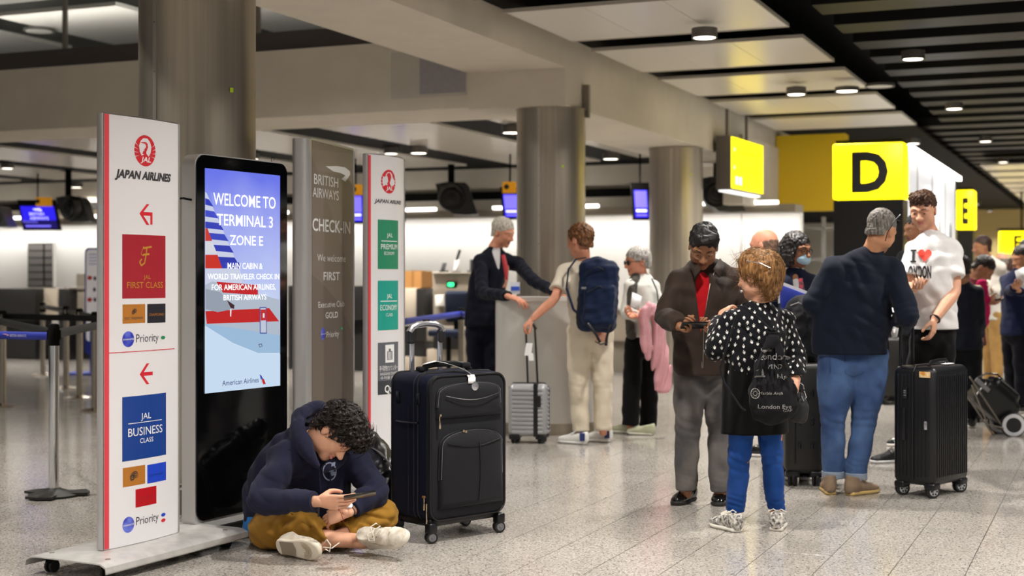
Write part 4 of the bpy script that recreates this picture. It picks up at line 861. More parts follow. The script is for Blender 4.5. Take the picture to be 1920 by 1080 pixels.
M_HARD = mat('black_polycarbonate', '0f1014', .38, bump=.06, bscale=300, spec=.45, vary=.15, vscale=12)
T, F = hard_case(V(2.524, 8.5, 0), V(.7, .714, 0), .447, .279, .075, .79, 'tall grooved black hard suitcase with orange sticker on grey-hubbed wheels', M_HARD, r=.04, wd=V(1, .25, 0))
T.name = 'grooved_suitcase'; ORG[T.name] = V(T.location)
mb = MB(); mb.rbox(F(-.006, .20, .44), (.008, .014, .10), .007, 2, x=F.x); obj('side_handle', mb, M_PIPE, T)
mb = MB(); mb.rbox(F(-.005, .19, .63), (.006, .017, .035), .005, 2, x=F.x); lk = obj('combination_lock', mb, M_PIPE, T)
for k in range(3): mb = MB(); mb.rbox(F(-.011, .19, .615+.014*k), (.002, .008, .004), .001, 1, x=F.x); obj('lock_dial', mb, M_SILV, lk)
mb = MB(); mb.rbox(F(-.004, .055, .44), (.003, .010, .026), .003, 2, x=F.x); obj('metal_badge', mb, M_SILV, T)
mb = MB(); mb.add([F(.01+.012*math.cos(a)-.012, .06+.045*math.cos(a), .752+.02*math.sin(a)) for a in np.linspace(0, 6.28, 16)][:-1], [tuple(range(15))]); 
mb = MB(); mb.rbox(F(-.0045, .06, .745), (.002, .036, .018), .002, 2, x=F.x); obj('orange_sticker', mb, mat('orange_sticker', 'd98a26', .5, col2='f0dcae', vscale=40), T, label='orange and cream sticker')
mb = MB(); mb.tube([F(.1, .09, .79), F(.12, .085, .815), F(.2, .08, .822), F(.3, .08, .822), F(.33, .08, .79)], .012, 8, flat=.6, side=UP); obj('carry_handle', mb, M_PIPE, T)
mb = MB(); mb.rbox(F(.28, .06, .80), (.05, .02, .002), .001, 1, x=F.x); obj('tag', mb, M_WPRINT, T)
for a in (.04, .19):
    mb = MB(); mb.rbox(F(.0+a, dy_ if False else .245, .92), (.011, .007, .14), .005, 2, x=F.x); obj('handle_tube', mb, M_PIPE, T)
mb = MB(); mb.rbox(F(.115, .245, 1.065), (.095, .014, .015), .01, 3, x=F.x); obj('grip', mb, M_PIPE, T)

# other suitcases
T, F = hard_case(G(1487, 912)+V(-.05, 0, 0), V(.95, -.1, 0), .25, .40, .08, .78, 'black upright hard suitcase with studs behind the woman in blue jeans', mat('matt_black_shell', '131212', .5), ribs=False, hub=M_RUB, spokes=0)
for z in (.26, .42, .60):
    for a in (.09, .17): mb = MB(); mb.rbox(F(a, -.008, z), (.009, .008, .022), .006, 2, x=F.x); obj('latch', mb, M_PIPE, T)
mb = MB(); mb.rbox(F(.06, -.004, .44), (.006, .006, .3), .005, 1, x=F.x); obj('rib', mb, M_PIPE, T)
t = thing('black_rucksack', 'black rucksack standing on the upright black hard suitcase', 'bag', F(.12, .2, .78))
c = Clay(.008); c.chain([(F(.12, .2, .86), .13, .1), (F(.12, .2, 1.0), .13, .11), (F(.12, .2, 1.14), .09, .08)]); c.noise(.004, .08); c.cut(F(.12, .2, .785), -UP, .4); clay_obj('bag_body', c, M_NYL, t)
mb = MB(); mb.tube([F(.2, .1, 1.1), F(.24, .05, 1.0), F(.25, .03, .9), F(.2, .04, .82), F(.14, .04, .84)], .008, 6, flat=.4); obj('strap', mb, M_PIPE, t)
mb = MB(); mb.tube([F(.04, .08, 1.15), F(.09, .06, 1.17), F(.16, .07, 1.14)], .004, 6); obj('zip', mb, M_SILV, t)
T, F = hard_case(V((1790-960)/FPX*13.0, 13.0, 0), V(1, .15, 0), .29, .3, .08, .815, 'black hard suitcase with an orange ribbon right of the tall grooved one', mat('matt_black_shell', '1b1b1f', .5), ribs=False, hub=M_RUB, spokes=0)
mb = MB(); mb.rbox(F(.155, -.003, .5), (.003, .003, .3), .002, 1, x=F.x); obj('centre_line', mb, mat('grey_trim', '77777a', .4), T)
mb = MB(); mb.rbox(F(.09, .1, .826), (.03, .02, .012), .008, 2, x=F.x); obj('orange_ribbon', mb, mat('orange_ribbon', 'ff5a1e', .6), T, label='bright orange ribbon')
T, F = hard_case(V((1650-960)/FPX*14.8, 14.8, 0), V(1, 0, 0), .3, .3, .08, .70, 'dark suitcase seen between the man in jeans and the grooved suitcase', mat('matt_black_shell', '131212', .5), ribs=False, hub=M_RUB, spokes=0)
T, F = hard_case(V((1908-960)/FPX*16.0, 16.0, 0), V(1, .1, 0), .4, .26, .07, .56, 'mustard yellow hard suitcase cut by the right picture edge', mat('mustard_shell', 'b98a2c', .45), ribs=True, hub=M_RUB, spokes=0, ribx=.05)

# silver cabin case with black strap, dark handle, held by the man with the backpack
o = G(952, 832); F = Fr(o+V(0, 0, 0), V(.99, -.14, 0)); T, F = hard_case(o, V(.99, -.14, 0), .315, .22, .06, .475, 'small silver ribbed cabin case with a black strap beside the counter', mat('silver_shell', 'a8a9ac', .35, .35), ribs=False, wheels=.026, hub=M_RUB, spokes=0, name='cabin_case')
for k in range(11): mb = MB(); mb.rbox(F(.157, -.002, .095+.034*k), (.125, .006, .011), .005, 2, x=F.x); obj('rib', mb, MATS['silver_shell'], T); mb = MB(); mb.rbox(F(.317, .11, .095+.034*k), (.005, .08, .011), .004, 2, x=F.x); obj('rib', mb, MATS['silver_shell'], T)
mb = MB(); mb.rbox(F(.225, .1, .27), (.018, .112, .212), .006, 2, x=F.x); mb.rbox(F(.24, -.014, .34), (.028, .008, .045), .005, 2, x=F.x); obj('black_strap', mb, M_PIPE, T, kind=None)
ha, hb_ = W(988, 612, 11.25), W(1003, 612, 11.3); 
for a, b in ((F(.14, .17, .46), W(986, 612, 11.3)), (F(.22, .17, .46), W(1003, 617, 11.3))): mb = MB(); mb.cyl(a, b, .009, n=10); obj('handle_tube', mb, M_PIPE, T)
mb = MB(); mb.tube([W(984, 616, 11.3), W(987, 608, 11.3), W(1000, 608, 11.3), W(1005, 618, 11.3)], .013, 8); obj('grip', mb, M_PIPE, T)
mb = MB(); q = W(991, 655, 11.28); mb.box(q, (.026, .002, .05), x=(1, .1, 0), z=(.15, 0, 1)); mb.box(q+V(.02, -.004, -.06), (.02, .002, .03), x=(1, .1, 0), z=(-.1, 0, 1)); obj('paper_tag', mb, M_WPRINT, T, kind=None)

# tilted black pull-along with big white-rimmed wheels
T = thing('pull_along_bag', 'tilted black pull-along bag with a big white-rimmed wheel at the right edge', 'suitcase', W(1895, 815, 12.0)*V(1, 1, 0))
wc = W(1900, 790, 11.9); tl = nrm(V(.72, .1, -.62)); up_ = nrm(V(.62, .05, .74)); sd = nrm(np.cross(tl, up_))
c = Clay(.008); c.box(W(1862, 754, 12.05)+sd*0, (.20, .115, .115), np.array([tl, sd, up_]), .05, .02); c.box(W(1868, 745, 12.05), (.14, .1, .14), np.array([tl, sd, up_]), .05, .04); clay_obj('bag_body', c, mat('glossy_black', '121213', .3), T)
for y in (0, .26):
    q = V(wc[0]-.02*(y > 0), wc[1]+y, .095+(.0)); mb = MB(); mb.lathe(q+V(0, .02, 0), [(.05, 0), (.098, 0), (.105, .015), (.105, .03), (.098, .045), (.05, .045)], 36, ax=V(-.1, -1, 0)); wo = obj('wheel', mb, M_RUB, T)
    mb = MB(); n_ = nrm(V(-.1, -1, 0)); mb.lathe(q+V(0, .02, 0)+n_*.044, [(.062, 0), (.064, .006), (.09, .006), (.094, 0)], 36, ax=n_); obj('white_rim', mb, mat('white_rim', 'cfcfd4', .4), wo)
for s in (0, .05): mb = MB(); mb.cyl(W(1818, 706, 11.9)+V(.0, s, 0)-up_*s*2, W(1880, 800, 11.9)+V(0, s, 0)-up_*s*2, .007, n=8); obj('frame_tube', mb, M_STEELD, T)
mb = MB(); mb.tube([W(1822, 722, 11.85), W(1852, 796, 11.85), W(1882, 803, 11.85)], .007, 8); obj('frame_bar', mb, M_STEELD, T)
mb = MB(); mb.rbox(W(1842, 722, 11.9), (.08, .01, .02), .01, 2, x=tl, z=up_); obj('pocket_trim', mb, mat('grey_trim', '77777a', .4), T)
mb = MB(); mb.tube([W(1832, 709, 12), W(1850, 700, 12), W(1870, 702, 12), W(1880, 712, 12)], .008, 8); obj('carry_handle', mb, M_PIPE, T)
for (x, y, d, c_, lab, rx, rz) in ((1775, 672, 11.0, 'dfe0e2', 'crumpled white plastic bag hanging behind the grooved suitcase', .05, .14), (1874, 655, 17.5, 'dcd9d6', 'white plastic bag on the floor behind the man in tan trousers', .13, .17),
                                 (1901, 668, 18.0, '8a8688', 'grey patterned shopping bag near the right edge', .085, .17)):
    t = thing('shopping_bag', lab, 'bag', W(x, y, d)-UP*rz); c = Clay(.01); q = W(x, y, d)
    if rz > .16 and c_ == '8a8688': c.box(q, (rx, .05, rz), None, .01, .01)
    else: c.chain([(q+UP*rz, rx*.35, .03), (q, rx*.8, .05), (q-UP*rz*.6, rx, .07)]); c.noise(.008, .07)
    clay_obj('bag_body', c, mat('bag_'+c_, c_, .45, col2='5c585c' if c_ == '8a8688' else 'c4c6cc', vscale=30), t)

# ------------------------------------------------------------------ queue barriers
M_POSTW = mat('post_warm_chrome', 'a59b8c', .25, 1.0); M_BELT = mat('black_belt', '08080a', .6); M_BELTB = mat('blue_belt', '1c2f9c', .6)
def post(p, h, label, m, r=.033, base='dome', grp=None):
    T = thing('barrier_post', label, 'barrier post', p, grp)
    mb = MB(); mb.lathe(p, [(r, .02), (r, h-.13), (r*.98, h-.13)], 24); obj('pole', mb, m, T)
    mb = MB(); mb.lathe(p, [(r*1.12, h-.13), (r*1.12, h-.02), (r*.9, h), (r*.5, h+.004)], 20); obj('belt_head', mb, M_BLACK, T)
    for k in range(4): q = p+V(math.cos(k*1.571), math.sin(k*1.571), 0)*r*1.15; mb = MB(); mb.rbox(q+UP*(h-.065), (.006, .010, .03), .003, 2, x=V(math.cos(k*1.571), math.sin(k*1.571), 0)); obj('belt_clip', mb, m if base == 'dome' else M_BLACK, T)
    if base == 'dome': mb = MB(); mb.lathe(p, [(.16, 0), (.16, .008), (.12, .02), (.05, .03), (r, .034)], 32); obj('base', mb, m, T)
    else:
        for k in range(3):
            mb = MB(); a = .35+k*2.094; d = V(math.cos(a), math.sin(a), 0); mb.prism([(-.03, -.055), (.19, -.085), (.21, 0), (.19, .085), (-.03, .055)], lambda x, y: p+d*x+np.cross(UP, d)*y+UP*.008, UP*.014); obj('base_lobe', mb, mat('rubber_black', '1a1917', .55), T)
        mb = MB(); mb.lathe(p, [(.15, 0), (.15, .012), (.09, .03), (.045, .045), (.04, .05)], 32); obj('base', mb, MATS['rubber_black'], T)
    return T
pA = G(101, 930); post(pA, 1.045, 'chrome queue post with black three-lobed base left of the near airline sign', M_CHROME, r=.031, base='lobe')
PP = []
for i, (x, y, lab) in enumerate(((5, 762, 'brass-toned queue post at the left picture edge'), (80, 703, 'farthest thin queue post with a shining round base'), (124, 728, 'queue post just right of the chrome post, second farthest'), (149, 746, 'queue post third from the near airline sign edge'), (178, 771, 'queue post touching the left edge of the near airline sign'))):
    q = G(x, y); PP.append(q); post(q, .985, lab, M_POSTW, r=.036)
for x, y, lab in ((865, 742, 'beige queue post left of the man in the navy suit'),): q = G(x, y); post(q, .985, lab, M_POSTW, r=.036); pM = q
def belt(a, b, z, label, m, sag=.012, w=.024):
    a = V(a[0], a[1], 0); b = V(b[0], b[1], 0); mb = MB(); mb.grid(lambda s, t_: a+(b-a)*s+UP*(z-sag*4*s*(1-s)+w*(2*t_-1)), 12, 1); return obj('belt', mb, m, None, label=label, cat='belt', thick=.002)
belt(PP[4]+V(.3, -.5, 0), PP[0], .93, 'black belt between the queue post at left edge and the near airline sign', M_BELT, 0, .03)
belt(PP[0], V(-5.6, 12, 0), .93, 'black belt leaving the picture from the left edge post', M_BELT)
belt(PP[4], PP[3], .93, 'short black belt between the two queue posts nearest the airline sign', M_BELT, 0, .03); belt(PP[3], PP[2], .93, 'short black belt between the middle queue posts', M_BELT, 0, .03); belt(PP[2], PP[1], .93, 'short black belt to the farthest queue post', M_BELT, 0, .03)
q = pA+V(.6, .9, 0); belt(pA, G(0, 760)*V(1, .0, 0)+V(-1.3, 10.5, 0)*0+V(0, 12.6, 0) if False else W(0, 600, 11.0), .99, 'black belt from the chrome post to the left picture edge', M_BELT, .0, .028)
belt(pA, W(196, 600, 10.5), .985, 'black belt running from the chrome post behind the near airline sign', M_BELT, .0, .028)
a, b = W(-60, 628, 8.9), pA; bl = belt(b, a, W(50, 629, 8.75)[2], 'blue belt with airline name at the left edge', M_BELTB, 0, .024)
dr = nrm(V(b[0]-a[0], b[1]-a[1], 0)); fb = lambda s, z: V(a[0], a[1], 0)+dr*s+V(dr[1], -dr[0], 0)*.003+UP*z
sA = (W(47, 630, 8.78)-a)@dr; zc = W(50, 629, 8.75)[2]; text('BRITISH AIRWAYS', fb, .017, mat('belt_print', 'c9cbe6', .5), bl, sA-.02, zc-.009, w=.125)
mb = MB(); mb.add([fb(sA-.115+a_*.03, zc+b_*.012) for a_, b_ in ((-1, .6), (0, .8), (1, .1), (.2, -.6), (.5, 0))], [(0, 1, 2, 3, 4)]); obj('red_ribbon_mark', mb, mat('belt_mark', 'd7a0a8', .5), bl, smooth=False)
belt(W(752, 598, 13.0), pM, W(800, 598, 14.)[2], 'blue belt in front of the check-in desks at centre', M_BELTB, 0, .032)
belt(pM, W(893, 599, 14.5), W(800, 598, 14.)[2], 'short blue belt end behind the man in the navy suit', M_BELTB, 0, .03)
# blue-framed notice stand
q = G(176, 702); t = thing('notice_stand', 'blue framed notice stand with red pictograms behind the near airline sign', 'sign', q); d = q[1]
f, sp, L, tt, n = plane_map(W(159, 700, d), W(208, 700, d), .02)
mb = MB(); mb.prism(rr2(0, L, zt(665, d)+.0, zt(465, d), .06), lambda a, b: f(a, b, -.02), -n*.03); obj('frame', mb, mat('stand_blue', '1b36a0', .45), t)
mb = MB(); mb.prism(rr2(.02, L-.02, zt(640, d), zt(468, d), .05), lambda a, b: f(a, b, -.015), -n*.01); obj('notice', mb, mat('notice_white', 'f0eff4', .5, emit=.15), t)
for x, y, c_ in ((168, 521, 'd83a2c'), (168, 562, 'd83a2c'), (178, 522, '33333c'), (178, 562, '33333c'), (177, 543, '33333c')): s, z = sp(x, y); ellipse(f, s, z, .032 if c_[0] == 'd' else .02, .03, mat('notice_'+c_, c_, .5), t, 'pictogram', .0)
for k in range(4): prect(166, 476+k*6, 182, 478+k*6, mat('notice_text', 'a9aed0', .5), par=t, F=f, SPF=sp, e_=0, name='text_line')
mb = MB(); mb.box(V(q[0], q[1], .3)+V(.05, 0, 0), (.10, .02, .3)); obj('stem', mb, MATS['stand_blue'], t)
mb = MB(); mb.rbox(V(q[0]-.02, q[1], .015), (.32, .2, .015), .01, 2); obj('foot', mb, MATS['stand_blue'], t)

# ------------------------------------------------------------------ check-in desks, monitors, air nozzles
def desk(items, label, u, cat='desk', name='check_in_desk'):
    x = [i[1] for i in items]; q = u/(AX[0]*(np.mean(x)-960)/FPX+AX[1]); t = thing(name, label, cat, V((np.mean(x)-960)/FPX*q, q, 0))
    for nm, x0, y0, x1, y1, uu, dep, m in items: pobj(nm, x0, y0, x1, y1, uu, dep, m, t, r=.01)
    return t
desk([('front', -120, 541, 66, 600, 18.0, .5, M_DARK), ('lower_front', -120, 600, 66, 680, 18.1, .4, M_DARK), ('side_panel', 66, 541, 109, 600, 18.2, .3, M_BEIGE), ('end_post', 109, 541, 121, 684, 18.1, .5, M_DARK), ('plinth', -120, 680, 121, 690, 18.3, .3, M_TAUPE)], 'black check-in desk with a beige side panel at far left', 18)
desk([('cabinet', 121, 541, 160, 600, 18.4, .5, M_TAUPE), ('base', 121, 600, 183, 686, 18.5, .4, M_DARK), ('tall_panel', 143, 513, 160, 590, 18.6, .3, M_TAUPE), ('worktop', 119, 538, 162, 542, 18.35, .6, M_TAUPE)], 'taupe desk unit beside the blue framed notice stand', 18.4)
desk([('front', 186, 541, 345, 600, 18.2, .5, M_DARK), ('base', 186, 600, 345, 688, 18.3, .4, M_DARK), ('worktop', 186, 536, 345, 541, 18.1, .7, M_TAUPE)], 'dark desk hidden behind the near sign and the first steel column', 18.2)
desk([('front', 540, 536, 700, 600, 17.6, .5, M_DARK), ('base', 540, 600, 700, 700, 17.7, .4, M_DARK)], 'dark desk glimpsed between the taupe sign and second airline sign', 17.6)
desk([('beige_front', 740, 540, 780, 600, 17.2, .5, M_BEIGE), ('dark_post', 780, 541, 796, 640, 17.15, .5, M_DARK), ('base', 740, 612, 796, 668, 17.3, .5, M_DARK), ('inner_panel', 796, 541, 818, 640, 17.5, .3, M_TAUPE), ('foot_panel', 740, 668, 800, 705, 17.3, .4, M_BEIGE)], 'beige and black desk under the brown carton', 17.2)
t = desk([('upper_box', 811, 513, 886, 552, 16.9, .5, M_BEIGE), ('worktop', 809, 510, 900, 514, 16.85, .6, M_TAUPE), ('scale_front', 800, 612, 866, 640, 16.9, .4, M_TAUPE), ('conveyor_mouth', 812, 628, 865, 655, 16.8, .3, M_DARK), ('lower_front', 800, 655, 866, 720, 16.9, .5, M_BEIGE), ('upright', 866, 552, 882, 720, 16.9, .5, M_BEIGE), ('inner_back', 812, 552, 866, 612, 17.3, .2, M_TAUPE), ('white_panel', 816, 554, 845, 574, 17.2, .1, M_WHITEW)], 'beige bag-drop desk with a green light, left of the man in the navy suit', 16.9)
q = W(847, 533.5, 16.85/(AX[0]*(847-960)/FPX+AX[1])); mb = MB(); mb.rbox(q-AX*.0, (.075, .02, .045), .03, 3, x=BX); dk = obj('lamp_bezel', mb, M_BLACK, t); mb = MB(); mb.rbox(q-AX*.022, (.045, .006, .026), .02, 3, x=BX); obj('green_lamp', mb, mat('green_glow', '3dffa8', .3, emit=1.3, ecol='49f0a0'), t)
desk([('front', 1128, 585, 1250, 640, 18.4, .4, M_BEIGE), ('base', 1128, 640, 1250, 700, 18.5, .4, M_TAUPE), ('worktop', 1126, 579, 1252, 585, 18.35, .6, M_TAUPE)], 'low beige desk behind the grey-haired woman with the pink coat', 18.4)
t = thing('desk_chair', 'dark blue office chair behind the bag-drop desk', 'chair', W(855, 700, 18.2)*V(1, 1, 0)); q = W(857, 575, 18.2)
mb = MB(); mb.rbox(q, (.17, .05, .2), .05, 4, x=BX); obj('backrest', mb, cloth('chair_blue', '232a3c'), t)
mb = MB(); mb.rbox(q-UP*.33-AX*.2, (.22, .22, .04), .03, 3, x=BX); obj('seat', mb, MATS['chair_blue'], t); mb = MB(); mb.cyl(V(q[0]-.1, q[1]-.18, .08), V(q[0]-.1, q[1]-.18, q[2]-.35), .03); obj('stem', mb, M_BLACK, t)
mb = MB(); mb.box(q-UP*.28-AX*.02, (.03, .015, .12), x=BX); obj('back_bar', mb, M_BLACK, t)
for k in range(5): mb = MB(); a = k*1.257; c0 = V(q[0]-.1, q[1]-.18, .05); mb.box(c0+V(math.cos(a), math.sin(a), 0)*.15, (.15, .025, .02), x=V(math.cos(a), math.sin(a), 0)); obj('foot', mb, M_BLACK, t)
t = thing('cardboard_box', 'brown carton standing on the beige and black desk', 'box', W(773, 540, 18.8)); pobj('carton', 756, 508, 790, 540, 17.3, .35, mat('cardboard', 'a0713c', .8), t); pobj('tape', 771, 507, 776, 540, 17.295, .36, mat('tape', '8d6434', .4), t)
for x, y, w_, h_, c_, lab, tilt in ((832, 500, 9, 16, '4b4a4c', 'small dark card reader on the bag-drop desk', .3), (856, 497, 9, 24, 'e9e8e6', 'white tilted screen on the bag-drop desk', .25), (885, 497, 8, 22, '2b2b2d', 'dark display behind the shoulder of the man in the navy suit', 0.)):
    q = W(x, y, 18.85); t = thing('desk_display', lab, 'display', q-UP*h_/2*18.1/FPX); mb = MB(); mb.rbox(q, (w_/2*18.1/FPX, .012, h_/2*18.1/FPX), .008, 2, x=BX, z=nrm(UP+BX*-tilt)); obj('screen', mb, mat('display_'+c_, c_, .4), t); zz_ = q[2]-h_/2*18.85/FPX; zb_ = CAM_H+10/FPX*18.6; mb = MB(); mb.box(V(q[0], q[1], (zz_+zb_)/2), (.05, .04, max(.01, (zz_-zb_)/2+.006)), x=BX); mb2 = obj('foot', mb, M_DARK, t)
    if c_ == 'e9e8e6': mb = MB(); mb.cyl(q+UP*.06, q+UP*.2-BX*.05, .018, n=8); obj('stylus', mb, M_DARK, t)
def monitor(x0, y0, x1, y1, u, label, slant=.0, big=False, yel=None):
    xm = (x0+x1)/2; D_ = u/(AX[0]*(xm-960)/FPX+AX[1]); P0, P1 = W(x0, y1, D_), W(x1, y1, D_); f0, sp0, L, t_, n_ = plane_map(P0, P1, 0); z0, z1 = zt(y1, D_), zt(y0, D_); T = thing('monitor', label, 'monitor', (P0+P1)/2*V(1, 1, 0)+UP*z0)
    f = lambda s, z, e=0: f0(s-slant*(z-z0), z, e-(z-z0)*-.25)
    mb = MB(); mb.prism([(-.03, z0-.03), (L+.03, z0-.03), (L+.03, z1+.1), (-.03, z1+.1)], lambda a, b: f(a, b, -.005), -n_*.08); obj('case', mb, M_BLACK, T)
    SB = mat('screen_blue', '1a14c8', .2, emit=1.1, ecol='2a1ee0'); SP = mat('screen_violet', '6c62ff', .2, emit=1.1, ecol='7a70ff'); SN = mat('screen_navy', '140f5a', .2, emit=.8, ecol='18105e'); WL2 = mat('screen_white', 'ffffff', .2, emit=1.2, ecol='e6e4ff')
    def bar(a0, a1, b0, b1, m, e=.004): mb = MB(); H = z1-z0; mb.grid(lambda a, b: f(L*(a0+(a1-a0)*a), z0+H*(b0+(b1-b0)*b), e), 1, 1); return obj('picture', mb, m, T, smooth=False)
    if big:
        bar(0, 1, 0, 1, SN); bar(0, 1, .36, 1, SB, .006); bar(.05, .8, .06, .14, SP, .007)
        text('BRITISH\nAIRWAYS', lambda a, b: f(a, b, .009), .05, WL2, T, L*.5, z0+(z1-z0)*.58, w=.30)
        text('Welcome', lambda a, b: f(a, b, .009), .05, SP, T, L*.2, z0+(z1-z0)*.24, w=.25)
        mb = MB(); H = z1-z0; mb.add([f(L*a, z0+H*b, .009) for a, b in ((.36, .88), (.56, .90), (.62, .84), (.6, .74), (.55, .80), (.4, .82))], [tuple(range(6))]); obj('ribbon_mark', mb, WL2, T, smooth=False)
    else: bar(0, 1, 0, 1, SB); bar(.05, .95, .36, .97, SP, .006); bar(.1, .9, .2, .3, WL2, .007); bar(.1, .9, .05, .12, SP, .007)
    if yel:
        a, b, c_, d_ = yel; mb = MB(); q = W((a+c_)/2, (b+d_)/2, D_-.12); mb.rbox(q, ((c_-a)/2*D_/FPX, .03, (d_-b)/2*D_/FPX), .006, 1, x=t_); y_ = obj('amber_sign', mb, mat('amber_lit', 'c98a14', .4, emit=.35, ecol='d9920f'), T)
        s, z = sp0(a+(c_-a)*.3, (b+d_)/2); ellipse(f0, s, z, .035, .035, M_INK, T, 'amber_print', .16)
    mb = MB(); mb.cyl(V(*(f(L/2, z1, -.04))), V(*(f(L/2, z1, -.04)))*V(1, 1, 0)+UP*3.05, .012); obj('bracket', mb, M_BLACK, T); return T
monitor(46, 387, 109, 428, 18.4, 'blue airline monitor over the left check-in desk', slant=.12, big=True, yel=(68, 370, 97, 387))
monitor(947, 365, 974, 407, 18.0, 'violet monitor behind the head of the man in the navy suit', slant=.1, yel=(942, 341, 968, 362))
monitor(1191, 357, 1216, 408, 18.6, 'violet monitor left of the far steel column', slant=.08)
monitor(655, 368, 680, 415, 17.8, 'violet monitor between the two middle signs', slant=.0, yel=(660, 346, 680, 366))
monitor(744, 368, 756, 412, 18.2, 'narrow slice of monitor right of the second airline sign', slant=.0)
def nozzle(x, y, r, d, label, hood, tw=0.):
    p = W(x, y, d); T = thing('air_nozzle', label, 'air nozzle', p); R_ = r*d/FPX; ax = nrm(V(-.15+tw, -1, -.1))
    mb = MB(); mb.lathe(p-ax*.1, [(R_*1.05, 0), (R_*1.08, .06), (R_, .12), (R_*.78, .10), (R_*.72, .05)], 32, ax=ax); obj('rim', mb, mat('nozzle_black', '121110', .4), T)
    mb = MB(); mb.lathe(p-ax*.06, [(R_*.72, .06), (R_*.62, .09), (R_*.5, .05)], 32, ax=ax); obj('ring', mb, mat('nozzle_grey', '2b2a2a', .4), T)
    mb = MB(); mb.lathe(p-ax*.06, [(R_*.45, .02), (R_*.40, .09), (R_*.1, .11)], 24, ax=ax); obj('core', mb, mat('nozzle_deep', '050505', .7), T)
    k = hood/30; Pn = [(-32, -27), (-10, -31), (28, -30), (36, -22), (44, 8), (54, 34), (30, 36), (4, 34), (-14, 20), (-24, 4)]
    mb = MB(); mb.prism([(x+a_*k, y+b_*k) for a_, b_ in Pn], lambda a_, b_: W(a_, b_, d+.02), V(0, .42, 0)); obj('hood', mb, MATS['nozzle_black'], T, ang=60); mb = MB(); mb.cyl(W(x, y, d+.3), W(x, y, d+.3)*V(1, 1, 0)+UP*3.05, .05); obj('hanger', mb, M_BLACK, T)
    return T
nozzle(846, 370, 25, 21.0, 'black air nozzle above the white wall at centre', 28); nozzle(1344, 362, 27, 20.0, 'black air nozzle right of the far steel column', 30, .2)
nozzle(128, 390, 22, 22.5, 'black air nozzle beside the left airline monitor', 22, -.5); nozzle(-18, 404, 20, 22.0, 'black air nozzle cut by the left picture edge', 18)

# ------------------------------------------------------------------ curved service counter
q0, q1 = W(929, 825, 12.25), W(1118, 822, 12.25); c = (q0+q1)/2*V(1, 1, 0)+V(0, .0, 0); T = thing('service_counter', 'pale curved service counter under the hands of the man in the navy suit', 'counter', c); hw = (q1-q0)[0]/2
def oval(s, z, k=1.): return [c+V(hw*k*math.copysign(abs(math.cos(a))**.8, math.cos(a)), -.02-.30*k*math.sin(a)**1., z) for a in np.linspace(0, math.pi, 28)]+[c+V(-hw*k, .12, z), c+V(hw*k, .12, z)]
def ovp(z0, z1, k, m, nm, **kw):
    R0 = oval(0, z0, k); R1 = oval(0, z1, k); n_ = len(R0); mb = MB(); mb.add(R0+R1, [(i, (i+1) % n_, n_+(i+1) % n_, n_+i) for i in range(n_)]+[tuple(range(n_))[::-1], tuple(range(n_, 2*n_))]); return obj(nm, mb, m, T, **kw)
ovp(.10, 1.13, 1., mat('pearl_laminate', 'cfcbc5', .28, .25, spec=.6), 'body'); ovp(1.13, 1.165, 1.02, mat('counter_top', 'd9d6d1', .4), 'top'); ovp(0, .10, .97, M_STEEL, 'kick_plate')
mb = MB(); mb.box(c+V(.1, -.305, .6), (.002, .004, .48)); obj('seam', mb, M_STEELD, T)
# ------------------------------------------------------------------ people: shared anatomy
def skin(name, col, lip=None):
    m = mat('skin_'+name, col, .5, bump=.12, bscale=260, vary=.10, vscale=22, spec=.35); m.node_tree.nodes['Principled BSDF'].inputs['Subsurface Weight'].default_value = .12
    m.node_tree.nodes['Principled BSDF'].inputs['Subsurface Radius'].default_value = (.02, .008, .004); l = mat('lips_'+name, lip or 'a5605a', .45, spec=.4); return [m, l]
S_FAIR = skin('fair', 'd9a386', 'c4796c'); S_PINK = skin('pink', 'd8967a', 'b5645a'); S_TAN = skin('tan', 'c08a68', '96564a'); S_BROWN = skin('brown', '9a6a4c', '7c4a3e'); S_DEEP = skin('deep', '6e4630', '5c342c')
M_EYE = mat('eye_white', 'e6e0d8', .2); M_IRIS = mat('iris_dark', '2a1c14', .15)
def hair(name, col, col2=None, rough=.5): return mat('hair_'+name, col, rough, bump=.5, bscale=90, stretch=(2.2, 2.2, .4), col2=col2, vary=.4, vscale=45, spec=.35)
def frm(f, u=(0, 0, 1)): f = nrm(f); u = V(u); u = nrm(u-f*np.dot(u, f)); return np.array([np.cross(f, u), f, u])
class Hd:
    def __init__(s, c, f, u=(0, 0, 1), k=1.): s.c = V(c); s.R = frm(f, u); s.k = k
    def __call__(s, x, y, z): return s.c+s.k*(V(x, y, z)@s.R)
    def loc(s, P): return (P-s.c)@s.R.T/s.k
